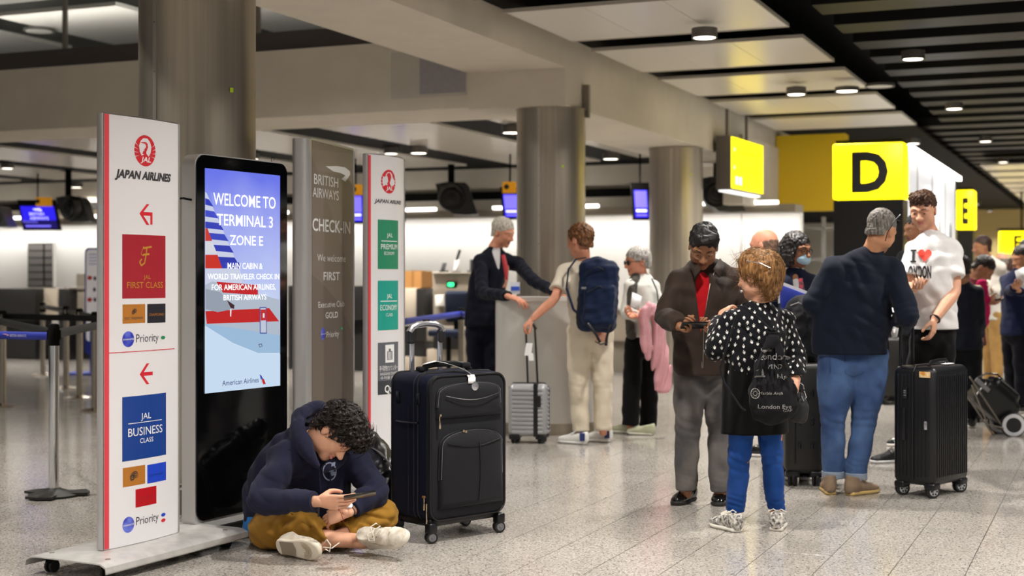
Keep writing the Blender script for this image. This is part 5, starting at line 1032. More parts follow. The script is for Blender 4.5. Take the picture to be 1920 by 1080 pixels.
def head_clay(H, h=.003, female=0, neck=None, jaw=1., nose=1., smile=0, lid=.5):
    C = Clay(h); k = H.k; R = H.R; E = lambda c, r, kk=.012, m='u': C.ell(H(*c), V(r)*k, R, kk*k, m)
    E((0, -.014, .042), (.074, .094, .084)); E((0, .02, .0), (.067, .072, .085), .03); E((0, .028, -.048), (.056*jaw, .055, .055), .03); E((0, .064, -.092), (.024*jaw, .02, .018), .03)
    for s in (-1, 1):
        E((s*.036, .058, -.022), (.024, .024, .024), .02); E((s*.048*jaw, .01, -.062), (.018, .035, .026), .03)
        C.chain([(H(s*.008, .088, .026), .008*k), (H(s*.03, .084, .031), .0085*k), (H(s*.052, .064, .024), .008*k)], .014*k, R[0], 2)
        E((s*.032, .101, .005), (.018, .0125, .0105), .014, 's')
        E((s*.031, .0745, .004), (.0165, .0145, .0125), .006)                                        # lids over the eyeball
        if lid < .9: E((s*.031, .091, .0035-lid*.004), (.0125, .0085, .0052*(1-lid)+.0012), .001, 's')
        E((s*.0135, .096, -.031), (.0095*nose, .012, .008), .008); E((s*.007, .104, -.0385), (.0035, .006, .0035), .002, 's')
        a = math.radians(12); e = H(s*.077, -.012, -.004); Re = frm(R[1]*math.cos(a)+R[0]*s*.25, R[2]-R[1]*.15)
        C.ell(e, V(.0075, .019, .031)*k, Re, .006*k); C.ell(H(s*.086, -.008, .002), V(.006, .010, .018)*k, Re, .004*k, 's'); E((s*.074, .004, -.006), (.005, .005, .007), .006)
    C.chain([(H(0, .084, .018), .0085*k), (H(0, .096, -.006), .0095*k*nose), (H(0, .109*(.93+.07*nose), -.027), .0125*k*nose)], .012*k, R[0], 2)
    C.chain([(H(-.022, .076, -.0595+smile*.004), .004*k), (H(-.008, .086, -.0535), .0062*k), (H(.008, .086, -.0535), .0062*k), (H(.022, .076, -.0595+smile*.004), .004*k)], .005*k, R[0], 2)
    C.chain([(H(-.019, .076, -.063+smile*.002), .004*k), (H(0, .0865, -.0665), .0075*k), (H(.019, .076, -.063+smile*.002), .004*k)], .004*k, R[0], 2)
    C.chain([(H(-.024, .083, -.0585+smile*.003), .0014*k), (H(0, .0945, -.0592), .0016*k), (H(.024, .083, -.0585+smile*.003), .0014*k)], .003*k, R[0], 2, 's')
    if neck is not None: C.chain([(V(neck), .060*k), (H(0, -.022, -.075), .052*k*(.9 if female else 1)), (H(0, -.02, -.03), .05*k)], .03*k, R[0], 2)
    return C
def lips_fn(H):
    def fn(P): L = H.loc(P); return ((np.abs(L[:, 0]) < .021) & (L[:, 1] > .074) & (L[:, 2] < -.0495+.0*L[:, 0]) & (L[:, 2] > -.071) & (L[:, 1] > .0745+(np.abs(L[:, 0]) > .015)*.0015)).astype(int)
    return fn
def eyes(H, parent, lid=.35, brow=None, iris=None, bt=.0035):
    k = H.k
    for s in (-1, 1):
        c = H(s*.031, .0745, .004); mb = MB(); t = np.linspace(0, math.pi, 9); mb.lathe(c, [(max(.0128*k*math.sin(a), 1e-4), -.0128*k*math.cos(a)) for a in t], 16, ax=H.R[1]); o = obj('eye', mb, M_EYE, parent)
        mb = MB(); mb.lathe(H(s*.031, .0745, .004-lid*.004)+H.R[1]*.0112*k, [(.0062*k, 0), (.005*k, .0016*k), (.001, .0022*k)], 14, ax=nrm(H.R[1]-H.R[2]*lid*.6)); obj('iris', mb, iris or M_IRIS, o)
        if brow: mb = MB(); mb.tube([H(s*.012, .0945, .0275), H(s*.026, .0945, .0325), H(s*.040, .085, .0335), H(s*.052, .071, .027)], [bt*.8*k, bt*1.1*k, bt*k, bt*.4*k], 6, flat=1.2); obj('eyebrow', mb, brow, parent)
        z_ = .0085-lid*.009; mb = MB(); mb.tube([H(s*.018, .0835, z_-.003), H(s*.031, .0885, z_), H(s*.044, .0805, z_-.003)], .0009*k, 5); obj('lash_line', mb, M_IRIS, parent)
def cap_hair(H, parent, m, style='short', h=.004, seed=0, extra=None, line=.0, vol=1., amp=.0035, wl=.022, face=(.076, .085, .085)):
    C = Clay(h); k = H.k; R = H.R; E = lambda c, r, kk=.012, md='u': C.ell(H(*c), V(r)*k, R, kk*k, md)
    E((0, -.018, .046), (.0815*vol, .103*vol, .090*vol)); 
    if style == 'bald': C.ops.clear(); E((0, -.022, .012), (.0785, .0915, .078)); E((0, .12, .03), (.10, .115, .2), .03, 's'); E((0, .01, .125), (.075, .10, .05), .03, 's')
    if style == 'bob':
        for s in (-1, 1): C.chain([(H(s*.05, .0, .06), .04*k, .05*k), (H(s*.078, -.01, -.01), .026*k, .055*k), (H(s*.080, -.008, -.07), .022*k, .05*k), (H(s*.066, -.0, -.105), .012*k, .035*k)], .02*k, R[0])
        C.chain([(H(0, -.09, .02), .07*k, .035*k), (H(0, -.088, -.06), .075*k, .032*k), (H(0, -.075, -.11), .06*k, .018*k)], .03*k, R[0])
    else: E((0, -.062, -.03), (.062, .043, .05), .02)
    if extra: extra(C, H)
    E((0, .135, -.012+line), face, .008, 's')
    if style in ('short', 'wavy', 'bald'):
        C.cut(H(0, -.02, -.03), -R[2]*.93+R[1]*.38, .16*k)
        for s in (-1, 1): E((s*.088, .0, -.022), (.026, .026, .034), .006, 's'); E((s*.074, .062, -.03), (.02, .03, .05), .006, 's')
    C.noise(amp, wl, (1, 1, 1), seed); C.noise(amp*.55, wl*.45, (1, 1, 2.2), seed+9)
    return clay_obj('hair', C, m, parent)
def strands(src, parent, m, n, length, r, curl=.5, seed=1, droop=.3, flow=None, name='hair_lock', seg=6, mask=None, lift=.2, ctr=None):
    v, f = src; rg = np.random.default_rng(seed); a = v[f[:, 1]]-v[f[:, 0]]; b = v[f[:, 3]]-v[f[:, 0]]; nn = np.cross(a, b); nn /= np.linalg.norm(nn, axis=1)[:, None]+1e-9; c = v[f].mean(1)
    if mask is not None: q = mask(c); c = c[q]; nn = nn[q]
    I = rg.integers(0, len(c), n); mb = MB()
    for i in I:
        p = c[i]-nn[i]*.004; d = rg.normal(size=3); d -= nn[i]*np.dot(d, nn[i]); fl = V(flow) if flow is not None else d
        if flow is not None: fl = fl+.45*d
        fl = fl-nn[i]*np.dot(fl, nn[i])*.8; d = nrm(fl); L = length*rg.uniform(.6, 1.25)/seg; pts = []; ax = nn[i]; w_ = rg.uniform(-1, 1)*curl
        for k in range(seg+1):
            pts.append(p.copy()); ang = w_+rg.normal()*.15; d = d*math.cos(ang)+np.cross(ax, d)*math.sin(ang); n_ = nrm(p-ctr) if ctr is not None else nn[i]; d = nrm(d-n_*np.dot(d, n_)*.85+n_*(lift if k < 1 else -.04)+V(0, 0, -droop*.2)); p = p+d*L
        mb.tube(pts, [r*(1-.75*k/seg) for k in range(seg+1)], 4)
    return obj(name, mb, m, parent, kind='stuff')
def hand_ops(C, w, d, n, th, curls=(.4, .5, .6, .7), k=1., thumb=.5, spread=.06, tcurl=.3, tout=.7):
    """w wrist, d to the knuckles, n out of the palm, th towards the thumb side"""
    w = V(w); d = nrm(d); th = nrm(V(th)-d*np.dot(th, d)); n0 = np.cross(d, th); n = n0 if np.dot(n0, n) > 0 else -n0
    C.chain([(w-d*.02*k, .026*k, .020*k), (w, .027*k, .019*k), (w+d*.045*k, .038*k, .0165*k), (w+d*.082*k, .040*k, .0125*k)], .008, th, 2)
    for i, (o_, L, r) in enumerate(((.029, .98, .0088), (.010, 1.08, .0090), (-.009, 1.0, .0086), (-.027, .80, .0076))):
        b = w+d*(.084 if i in (1, 2) else .079)*k+th*o_*k; a = curls[i]; dd = nrm(d+th*spread*(1.5-i)); ks = [(b-dd*.02*k, r*k*1.02), (b, r*k*1.04)]; ang = 0; p = b
        for L_, f in ((.044, .75), (.027, 1.1), (.021, .8)): ang += a*f; q = dd*math.cos(ang)+n*math.sin(ang); p = p+q*L_*L*k; ks.append((p, r*k*(.95 if L_ > .03 else .86)))
        C.chain(ks, .0035, th, 2)
    b = w+d*.02*k+th*.022*k+n*.008*k; q = nrm(d*.75+th*tout+n*thumb); p1 = b+q*.042*k; q2 = nrm(q+d*tcurl*.7-th*tcurl*.8+n*.1); p2 = p1+q2*.032*k; q3 = nrm(q2-th*tcurl*.4+d*.2); p3 = p2+q3*.024*k
    C.chain([(b, .0145*k), (p1, .0115*k), (p2, .0098*k), (p3, .0085*k)], .012, th, 2); return C
def shoe(heel, toe, parent, m, sole='e8e4dc', up=(0, 0, 1), L=None, laces=None, high=0, h=.005, sole_h=.022, label=None, width=1., name='shoe'):
    heel, toe = V(heel), V(toe); f = nrm(toe-heel); up = nrm(V(up)-f*np.dot(up, f)); sd = np.cross(f, up); L = L or .285; P = lambda a, b: heel+f*a*L+up*b; w = width
    C = Clay(h); C.chain([(P(.10, .05), .033*w, .05), (P(.35, .048), .036*w, .048), (P(.60, .038), .043*w, .036), (P(.80, .03), .044*w, .03), (P(.92, .026), .033*w, .024)], .01, sd)
    C.chain([(P(.20, .05), .037, .046), (P(.17, .09+high), .036, .045)], .02, sd, 1); C.cut(P(.18, .092+high), up+f*.25, .09); C.cut(P(.5, .01), -up, .3); C.noise(.0008, .03)
    a = clay_obj(name, C, m, parent, label=label)[0]
    S = Clay(h); S.chain([(P(.11, .012), .036*w, sole_h), (P(.35, .012), .037*w, sole_h), (P(.62, .012), .046*w, sole_h), (P(.82, .012), .047*w, sole_h), (P(.94, .014), .034*w, sole_h)], .01, sd); S.cut(P(.5, .001), -up, .35); S.cut(P(.5, .012+sole_h*.6), up, .35)
    so = clay_obj('sole', S, mat('sole_'+sole, sole, .6), a)[0]
    if laces:
        for k in range(5): q = .42+.07*k; z = .092-.009*k; mb = MB(); mb.tube([P(q, z-.012)+sd*.026, P(q+.01, z+.003)+sd*.012, P(q+.02, z+.003)-sd*.012, P(q+.03, z-.012)-sd*.026], .0032, 6); obj('lace', mb, mat('lace_'+laces, laces, .7), a)
        for s in (-1, 1): mb = MB(); mb.tube([P(.40, .092), P(.36, .105)+sd*s*.02, P(.40, .09)+sd*s*.048, P(.47, .075)+sd*s*.04, P(.43, .09)+sd*s*.01], .003, 6); obj('lace', mb, mat('lace_'+laces, laces, .7), a)
    return a
def bvh(vf): 
    from mathutils.bvhtree import BVHTree
    return BVHTree.FromPolygons([tuple(p) for p in vf[0]], [tuple(int(i) for i in q) for q in vf[1]])
def drape(tree, o, ex, ez, dirn, off=.002):
    """map (x, y) on a flat frame to the nearest surface met along dirn"""
    def f(x, y):
        p = V(o)+V(ex)*x+V(ez)*y; h = tree.ray_cast(Vector(p), Vector(dirn), 1.5)
        return V(h[0][:])-V(dirn)*off if h[0] is not None else p+V(dirn)*.3
    return f
def glasses(H, parent, m, rx=.024, ry=.018, t=.0013, up=0., dark=None):
    k = H.k
    for s in (-1, 1):
        mb = MB(); mb.tube([H(s*.033+rx*math.cos(a), .100-.012*abs(math.cos(a)-s*0)*(1 if s*math.cos(a) > 0 else 0), .004+up+ry*math.sin(a)) for a in np.linspace(0, 2*math.pi, 17)], t*k, 6); g = obj('glasses_rim', mb, m, parent)
        mb = MB(); mb.tube([H(s*(.033+rx), .09, .01+up), H(s*.075, .06, .012+up), H(s*.082, .0, .008+up), H(s*.08, -.02, -.004+up)], t*k, 5); obj('glasses_arm', mb, m, parent)
        if dark: mb = MB(); mb.lathe(H(s*.033, .098, .004+up), [(rx*.95*k, 0), (.001, .002)], 16, ax=H.R[1]); obj('glasses_lens', mb, dark, parent)
    mb = MB(); mb.tube([H(-.010, .1, .008+up), H(0, .106, .012+up), H(.010, .1, .008+up)], t*k, 5); obj('glasses_bridge', mb, m, parent)

def human(label, root, J, sk, top, bot, shoes=None, girth=1., hd=None, hair_=None, fine=1., eyes_=None, hands=({}, {}), arm_r=1., female=0, neckr=1., body_vox=.0125, tv=None, cat='person'):
    """J: world joints; image-left first"""
    P = thing('person', label, cat, root); g = girth; sh, el, wr, hp, kn, an = [[V(q) for q in J[k]] for k in ('sh', 'el', 'wr', 'hip', 'kn', 'an')]; nk = V(J['neck']); H = hd
    sm, hm = (sh[0]+sh[1])/2, (hp[0]+hp[1])/2; side = nrm(sh[1]-sh[0]); sp_ = sm-hm; R = top.get('R', 1.)
    vb = body_vox*fine; C = Clay(vb)
    C.chain([(hm, .13*g, .10*g), (hm+sp_*.35, .12*g, .09*g), (hm+sp_*.75, .125*g, .095*g), (sm, .10*g, .07)], .03, side); C.chain([(sh[0], .046), (sm+UP*.02, .055), (sh[1], .046)], .03, side); C.chain([(sm, .06), (nk, .056)], .03, side)
    for i in (0, 1):
        C.chain([(sh[i], .05*arm_r), ((sh[i]+el[i])/2, .046*arm_r), (el[i], .038*arm_r), (el[i]*.6+wr[i]*.4, .040*arm_r), (wr[i], .026*arm_r)], .02, side, 2)
        C.chain([(hp[i], .08*g), ((hp[i]+kn[i])/2, .07*g), (kn[i], .05), (kn[i]*.6+an[i]*.4, .05), (an[i], .036), (an[i]-UP*.03, .034)], .02, side, 2)
    cl = [C]
    if H is not None: cl.append(head_clay(H, .0034*fine, female, nk, lid=(eyes_ or {}).get('lid', .5), **(eyes_ or {}).get('face', {})))
    for i in (0, 1):
        q = dict(hands[i] or {}); 
        if q.get('skip'): continue
        Hc = Clay(.004*fine); d = q.pop('d', wr[i]-el[i]); n = q.pop('n', np.cross(nrm(wr[i]-el[i]), side)*(1 if i else 1)); t_ = q.pop('th', side*(1 if i == 0 else -1)); hand_ops(Hc, wr[i], d, n, t_, k=q.pop('k', .95), **q); cl.append(Hc)
    b, bv, bf = clay_obj('body', cl, sk, P, matfn=lips_fn(H) if H is not None else None)
    if H is not None:
        e = eyes_ or {}; eyes(H, P, e.get('lid', .5), e.get('brow'), bt=e.get('bt', .0035))
        if hair_: cap_hair(H, P, h=.0042*fine, **hair_)
    out = {'P': P, 'H': H, 'body': (bv, bf)}
    # upper garment
    t = top.get('t', .022); vt = (tv or .0078)*fine; T = Clay(vt); keys = top.get('keys') or [(hm-UP*top.get('drop', .05), .16*g+t, .12*g+t), (hm+sp_*.35, .145*g+t, .105*g+t), (hm+sp_*.75, .15*g+t, .11*g+t), (sm-UP*.01, .12*g+t, .075+t)]
    slv = []
    T.chain([(sh[0]-UP*.005, .046+t*.6), (sm+UP*.02, .055+t*.6), (sh[1]-UP*.005, .046+t*.6)], .03, side)
    TORSO = lambda: T.chain(keys, .03, side)
    if top.get('collar', 1): T.chain([(sm+UP*.01, .068), (nk+nrm(nk-sm)*.01, .062*neckr)], .02, side, 1); T.cut(nk+nrm(nk-sm+V(0, 0, .02))*.012, nrm(nk-sm+V(0, 0, .05)), .1)
    elif top.get('neckcut') is not None: T.cut(*top['neckcut'])
    sl = top.get('sleeve', 1.); ra = top.get('arm', (.062, .054, .05, .044)); 
    for i in (0, 1):
        s_ = sl[i] if hasattr(sl, '__len__') else sl
        if s_ <= 0: continue
        if s_ <= 1.0 and s_ < .55: e_ = sh[i]+(el[i]-sh[i])*s_*2; T.chain([(sh[i], ra[0]), (e_, ra[1]*1.08)], .025, side, 1); T.cut(e_-nrm(el[i]-sh[i])*.0, nrm(el[i]-sh[i]), .085)
        else:
            e_ = el[i]+(wr[i]-el[i])*(s_-.5)*2*.95; T.chain([(sh[i], ra[0]), ((sh[i]+el[i])/2, (ra[0]+ra[1])/2), (el[i], ra[1]), ((el[i]+e_)/2, ra[2]), (e_, ra[3]), (e_+nrm(wr[i]-el[i])*.02, ra[3])], .025, side, 2); T.cut(e_, nrm(wr[i]-el[i]), .075)
            T.fold(el[i], .13, nrm(wr[i]-el[i])*.5+nrm(el[i]-sh[i]), .045, .006, i); T.fold((el[i]+e_)/2+side*.03, .09, nrm(wr[i]-el[i])+side*.4, .055, .003, i+3)
    TORSO()
    for q in top.get('extra', []): T.chain(*q)
    T.noise(top.get('amp', .0035), top.get('wl', .11), (1, 1, 1.6), top.get('seed', 3)); T.fold(hm+sp_*.3, .24, V(.35, 0, 1), .075, .008, 2); T.fold(hm+sp_*.8, .22, V(.9, 0, .4), .08, .007, 5); T.fold(hm+sp_*.55+side*.1, .18, V(.6, 0, -.8), .06, .006, 8)
    for q in top.get('folds', []): T.fold(*q)
    if top.get('open'): o_ = top['open']; T.chain(o_['keys'], .004, side, 2, 's')
    if top.get('hemcut') is not None: T.cut(*top['hemcut'])
    else: T.cut(keys[0][0]-UP*0, -UP, .34)
    g_, gv, gf = clay_obj(top.get('name', 'shirt'), T, top['m'], P); out['top'] = (gv, gf); out['topo'] = g_
    if top.get('open'):
        t2 = t-.016; I = Clay(vt); I.chain([(a, b-.018, c-.018) for a, b, c in keys[1:]], .03, side); I.chain([(sm+UP*.0, .068), (nk, .063), (nk+nrm(nk-sm)*.03, .060)], .02, side, 1); I.cut(nk+nrm(nk-sm)*.022, nk-sm, .09); I.noise(.0015, .06); out['inner'] = clay_obj('inner_shirt', I, top['open']['m'], P)[1:]
    # lower garment
    if bot.get('skirt'): 
        B = Clay(vt); B.chain(bot['skirt'], .03, side); B.noise(.003, .12, (1, 1, 3), 4); B.cut(bot['skirt'][-1][0], -UP, .4); clay_obj('skirt', B, bot['skirt_m'], P)
    r = bot.get('r', (.095, .085, .068, .062, .058)); B = Clay(vt); B.chain([(hm+UP*.05, .145*g, .11*g), (hm-UP*.03, .15*g, .115*g)], .04, side)
    for i in (0, 1):
        e_ = an[i]+(kn[i]-an[i])*bot.get('up', .0); B.chain([(hp[i], r[0]*g), ((hp[i]+kn[i])/2, r[1]*g), (kn[i], r[2]), ((kn[i]+e_)/2, r[3]), (e_, r[4]), (e_-UP*.03, r[4])], .025, side, 2)
        B.fold(kn[i], .14, V(.2, 0, 1), .05, .007, i+1); B.fold(e_+UP*.05, .09, V(.15, 0, 1), .03, bot.get('bunch', .007), i+4); B.fold(hp[i], .16, V(.7, 0, .6), .06, .005, i)
        B.cut(e_-UP*bot.get('low', .01), -UP, .085)
    B.noise(.003, .1, (1, 1, 2), 7); lo = clay_obj('trousers', B, bot['m'], P); out['bot'] = lo[1:]
    if shoes:
        for i in (0, 1): shoe(shoes['heel'][i], shoes['toe'][i], P, shoes['m'], shoes.get('sole', 'e8e4dc'), laces=shoes.get('laces'), L=shoes.get('L'), h=.005*fine, high=shoes.get('high', 0), sole_h=shoes.get('sh', .022))
    return out
def JJ(d, **k):      # joints from (px, py, depth offset)
    r = {}
    for n, v in k.items(): r[n] = W(v[0], v[1], d+(v[2] if len(v) > 2 else 0)) if not hasattr(v[0], '__len__') else [W(q[0], q[1], d+(q[2] if len(q) > 2 else 0)) for q in v]
    return r
# ------------------------------------------------------------------ the man in the brown jacket
d = 8.35; J = JJ(d, neck=(1326, 497, .12), sh=((1272, 526, .1), (1382, 526, .12)), el=((1248, 592, .0), (1398, 600, .05)), wr=((1277, 613, -.28), (1345, 619, -.28)), hip=((1296, 672, .1), (1346, 672, .1)), kn=((1290, 800, .02), (1350, 800, .05)), an=((1287, 915, 0), (1350, 918, .0)))
H = Hd(W(1319, 463, 8.36), (-.10, -.80, -.60), (0, -.6, .8), 1.04); HB = hair('black', '0e0c0d', '1c1a1c', .55)
fr = W(1319, 500, d); 
R_ = human('man in a brown zip jacket over a red shirt reading his phone, head bowed', G(1318, 944), J, S_BROWN, dict(m=cloth('brown_jacket', '352a24', .7), name='jacket', t=.03, R=1, keys=[(W(1318, 702, 8.42), .175, .14), (W(1318, 640, 8.42), .178, .14), (W(1322, 560, 8.42), .185, .135), (W(1327, 512, 8.47), .14, .10)],
    open=dict(keys=[(W(1323, 482, 8.26), .085, .14), (W(1322, 515, 8.25), .068, .12), (W(1320, 555, 8.25), .040, .11), (W(1318, 600, 8.24), .016, .08), (W(1317, 640, 8.24), .004, .05)], m=cloth('red_shirt', 'a8141c')), arm=(.066, .062, .062, .05), seed=5, amp=.004),
    dict(m=cloth('grey_washed_denim', '4b4a4c', .9, col2='6a6460', vscale=5), r=(.098, .094, .076, .07, .066), bunch=.006), dict(heel=(G(1300, 936), G(1353, 936)), toe=(G(1252, 953), G(1343, 957)), m=mat('patent_black', '0a0a0b', .12, spec=.7), sole='161412', laces='0c0c0c'), girth=1.05, hd=H,
    hair_=dict(m=HB, seed=3, line=.006, amp=.003, wl=.05, vol=1.03, extra=lambda C, H: (C.chain([(H(-.05, .055, .10), .03), (H(-.01, .075, .098), .03), (H(.03, .07, .10), .028)], .03, H.R[0]), C.chain([(H(.018, .10, .12), .006), (H(.02, .02, .142), .006)], .01, H.R[0], 1, 's'))), eyes_=dict(lid=1., brow=HB), hands=(dict(d=V(.55, -.75, .0), n=V(.1, .1, 1), th=V(.4, .4, .6), curls=(.9, 1., 1.1, 1.2), thumb=.4, tcurl=.6), dict(d=V(-.75, -.5, .0), n=V(0, .1, 1), th=V(-.4, .6, .3), curls=(.8, .9, 1.0, 1.1))))
P = R_['P']; glasses(H, P, mat('wire_frame', '8a7a6a', .3, .9))
for s, pts in ((-1, [(1301, 508), (1308, 535), (1312, 570), (1315, 610), (1316, 690)]), (1, [(1340, 508), (1331, 535), (1325, 570), (1320, 610), (1318, 690)])):
    tr = bvh(R_['top']); Q = []
    for x, y in pts:
        o_ = V(0, 0, CAM_H); r_ = nrm(W(x, y, 8)-o_); h_ = tr.ray_cast(Vector(o_), Vector(r_), 12)
        if h_[0] is not None: Q.append(V(h_[0][:])-r_*.003)
    if len(Q) > 2: mb = MB(); mb.tube(Q, .0022, 5); obj('zip', mb, mat('zip_brass', '9a9388', .35, .9), P)
for s in (-1, 1):      # pointed shirt-style collar of the jacket
    a = J['neck']; mb = MB(); q = [W(1326-s*0+s*24, 484, 8.40), W(1326+s*34, 496, 8.36), W(1326+s*24, 520, 8.24), W(1326+s*12, 504, 8.26)]; mb.add(q, [(0, 1, 2, 3)]); obj('collar', mb, MATS['brown_jacket'], P, thick=.006)
def phone(c, dirn, up, label, w_=.037, l=.075, m=None):
    T = thing('phone', label, 'phone', c); R = frm(dirn, up); mb = MB(); mb.rbox(c, (w_, l, .0042), .004, 3, x=R[0], y=R[1], z=R[2]); obj('phone_body', mb, mat('phone_black', '0b0b0d', .2), T)
    mb = MB(); mb.box(V(c)+R[2]*.0046, (w_*.92, l*.95, .0003), x=R[0], y=R[1], z=R[2]); obj('phone_screen', mb, mat('phone_screen', '1a1c22', .08), T); return T
phone(W(1301, 610, 7.98), V(.9, .1, .0), V(-.1, .5, .85), 'black phone in the hands of the man in the brown jacket')

# ------------------------------------------------------------------ the woman with the drawstring bag
d = 7.65; J = JJ(d, neck=(1424, 572, .02), sh=((1371, 603, -.02), (1468, 602, .05)), el=((1343, 656, -.05), (1490, 678, .02)), wr=((1352, 601, .26), (1486, 742, -.18)), hip=((1394, 735, 0), (1440, 735, 0)), kn=((1387, 858, -.03), (1447, 856, 0)), an=((1379, 955, 0), (1455, 952, .03)))
H = Hd(W(1419, 520, 7.66), (-.72, .66, -.12), (0, 0, 1), 1.0); HA = hair('golden_brown', '9c7040', '563a20', .55)
def puffy(C, H):
    k = H.k; R = H.R; C.ell(H(0, -.03, .05), V(.098, .115, .095)*k, R, .03); C.chain([(H(0, -.09, .06), .075, .05), (H(0, -.105, -.0), .08, .045), (H(.0, -.095, -.07), .06, .035), (H(0, -.08, -.11), .035, .02)], .04, R[0]); C.chain([(H(-.05, .03, .10), .03), (H(.0, .02, .125), .035), (H(.05, -.02, .11), .03)], .03, R[0])
R_ = human('woman in black blouse with white arrow print, auburn hair, seen from behind', G(1420, 985), J, S_FAIR, dict(m=cloth('black_blouse', '101014'), name='blouse', t=.02, keys=[(W(1415, 700, 7.65), .165, .13), (W(1417, 668, 7.65), .17, .14), (W(1420, 630, 7.66), .17, .135), (W(1422, 598, 7.66), .13, .095)], arm=(.062, .062, .062, .052), seed=8, amp=.004),
    dict(m=cloth('blue_jeans', '20468a', .85, col2='143a78', vscale=7), r=(.075, .07, .058, .056, .047), bunch=.009, skirt=[(W(1415, 680, 7.65), .165, .13), (W(1414, 740, 7.65), .178, .15), (W(1413, 812, 7.65), .185, .15)], skirt_m=cloth('black_wrap', '070708')),
    dict(heel=(G(1386, 999), G(1455, 997)), toe=(G(1338, 986), G(1466, 972)), m=mat('snake_print', 'd9d4cc', .6, col2='3c3a3a', vscale=60), sole='e9e4da', laces='ece6da', L=.235), girth=1.05, hd=H, female=1,
    hair_=dict(m=HA, style='puffy', seed=21, extra=puffy, vol=1.04, amp=.003, wl=.05, face=(.066, .08, .08)), eyes_=dict(lid=.4, brow=HA), hands=(dict(d=V(.25, .5, .55), n=V(.3, .7, -.4), th=V(.6, -.2, .5), curls=(.5, .6, .7, .8)), dict(skip=1)))
P = R_['P']; top = R_['top']
hv = [o for o in P.children if o.name.startswith('hair')][0]; vv = np.array([q.co[:] for q in hv.data.vertices])+org(P); ff = np.array([tuple(p.vertices) for p in hv.data.polygons])
strands((vv, ff), P, HA, 1300, .085, .0013, .07, 5, .1, flow=V(.55, 0, .25)*1.2, mask=lambda c: c[:, 2] > H.c[2]-.02, lift=.06, ctr=H(0, -.02, .03))
strands((vv, ff), P, HA, 700, .09, .0013, .08, 6, .2, flow=V(.1, 0, -1), mask=lambda c: c[:, 2] < H.c[2], lift=.06, ctr=H(0, -.02, .0))
strands((vv, ff), P, HA, 90, .10, .0009, .3, 15, .2, flow=V(-1, 0, .1), mask=lambda c: (c[:, 0] < H.c[0]-.04) & (c[:, 2] > H.c[2]-.06), lift=.3)
mb = MB(); mb.tube([W(1400, 489, 7.50), W(1425, 493, 7.46), W(1448, 504, 7.5)], [.004, .0045, .002], 6, flat=.5); mb2 = obj('hair_clip', mb, M_SILV, P, label='silver hair clip')
mb = MB(); mb.lathe(H(-.0, 0, 0)*0+W(1390, 546, 7.6), [(.006, -.006), (.008, 0), (.006, .006)], 10); obj('earring', mb, M_SILV, P)
# white arrows printed on the blouse
v, f = top; c = v[f].mean(1); nn = np.cross(v[f[:, 1]]-v[f[:, 0]], v[f[:, 3]]-v[f[:, 0]]); nn /= np.linalg.norm(nn, axis=1)[:, None]+1e-9; used = []; mb = MB(); rg = np.random.default_rng(2); grid_ = {}
for i in rg.permutation(len(c))[:14000]:
    p = c[i]; k = tuple((p/.034).astype(int)); ok = True
    for a in (-1, 0, 1):
        for b_ in (-1, 0, 1):
            for e_ in (-1, 0, 1):
                for q in grid_.get((k[0]+a, k[1]+b_, k[2]+e_), ()):
                    if np.dot(p-q, p-q) < .032**2: ok = False
    if not ok: continue
    grid_.setdefault(k, []).append(p); n_ = nn[i]; u_ = UP-n_*n_[2]; u_ = nrm(u_) if np.linalg.norm(u_) > .1 else nrm(np.cross(n_, [1, 0, 0])); 
    if rg.random() < .5: u_ = -u_
    a_ = rg.uniform(-.3, .3); r_ = np.cross(n_, u_); u_, r_ = u_*math.cos(a_)+r_*math.sin(a_), r_*math.cos(a_)-u_*math.sin(a_); s_ = .0112
    A = [(0, 1), (.75, .15), (.3, .2), (.8, -.55), (0, -.15), (-.8, -.55), (-.3, .2), (-.75, .15)]; mb.add([p+n_*.0018+(r_*x+u_*y)*s_ for x, y in A], [(0, 1, 2, 4, 6, 7), (2, 3, 4), (4, 5, 6)])
    mb.add([p+n_*.0018+(r_*x+u_*y)*s_ for x, y in ((-.12, -.3), (.12, -.3), (.12, -1.1), (-.12, -1.1))], [(0, 1, 2, 3)])
obj('arrow_print', mb, mat('print_ivory', 'd9d6d2', .7), P, kind='stuff', smooth=False)
# drawstring bag
T = thing('drawstring_bag', 'black drawstring bag with outlined lettering on the back of the woman in blue jeans', 'bag', W(1450, 790, 7.38)); M_BAG = cloth('bag_cotton', '17171a', .9)
C = Clay(.005); C.chain([(W(1449, 624, 7.42), .030, .02), (W(1448, 640, 7.41), .035, .026), (W(1447, 680, 7.40), .075, .04), (W(1449, 735, 7.38), .125, .055), (W(1450, 768, 7.38), .118, .055), (W(1451, 783, 7.38), .07, .035)], .02); 
for k in range(7): a = -1+k/3; C.chain([(W(1449+a*8, 632, 7.37), .004), (W(1449+a*22, 670, 7.345), .008), (W(1449+a*40, 720, 7.32), .002)], .01)
C.noise(.0035, .08, (1, 1, 2), 6); bo, bv, bf = clay_obj('bag_body', C, M_BAG, T); tb = bvh((bv, bf))
for pts in ([(1447, 620, 7.40), (1425, 598, 7.44), (1396, 575, 7.47), (1382, 574, 7.52)], [(1451, 620, 7.40), (1460, 590, 7.47), (1462, 570, 7.56)], [(1382, 590, 7.4), (1350, 690, 7.42), (1358, 718, 7.4), (1390, 765, 7.38), (1398, 770, 7.37)]):
    mb = MB(); mb.tube([W(*q) for q in pts], .006, 7, flat=.7); obj('cord', mb, M_BAG, T)
mb = MB(); mb.tube([W(1449+12*math.cos(a), 624, 7.41-.025*math.sin(a)) for a in np.linspace(0, 6.28, 16)], .005, 6); obj('gather', mb, M_BAG, T)
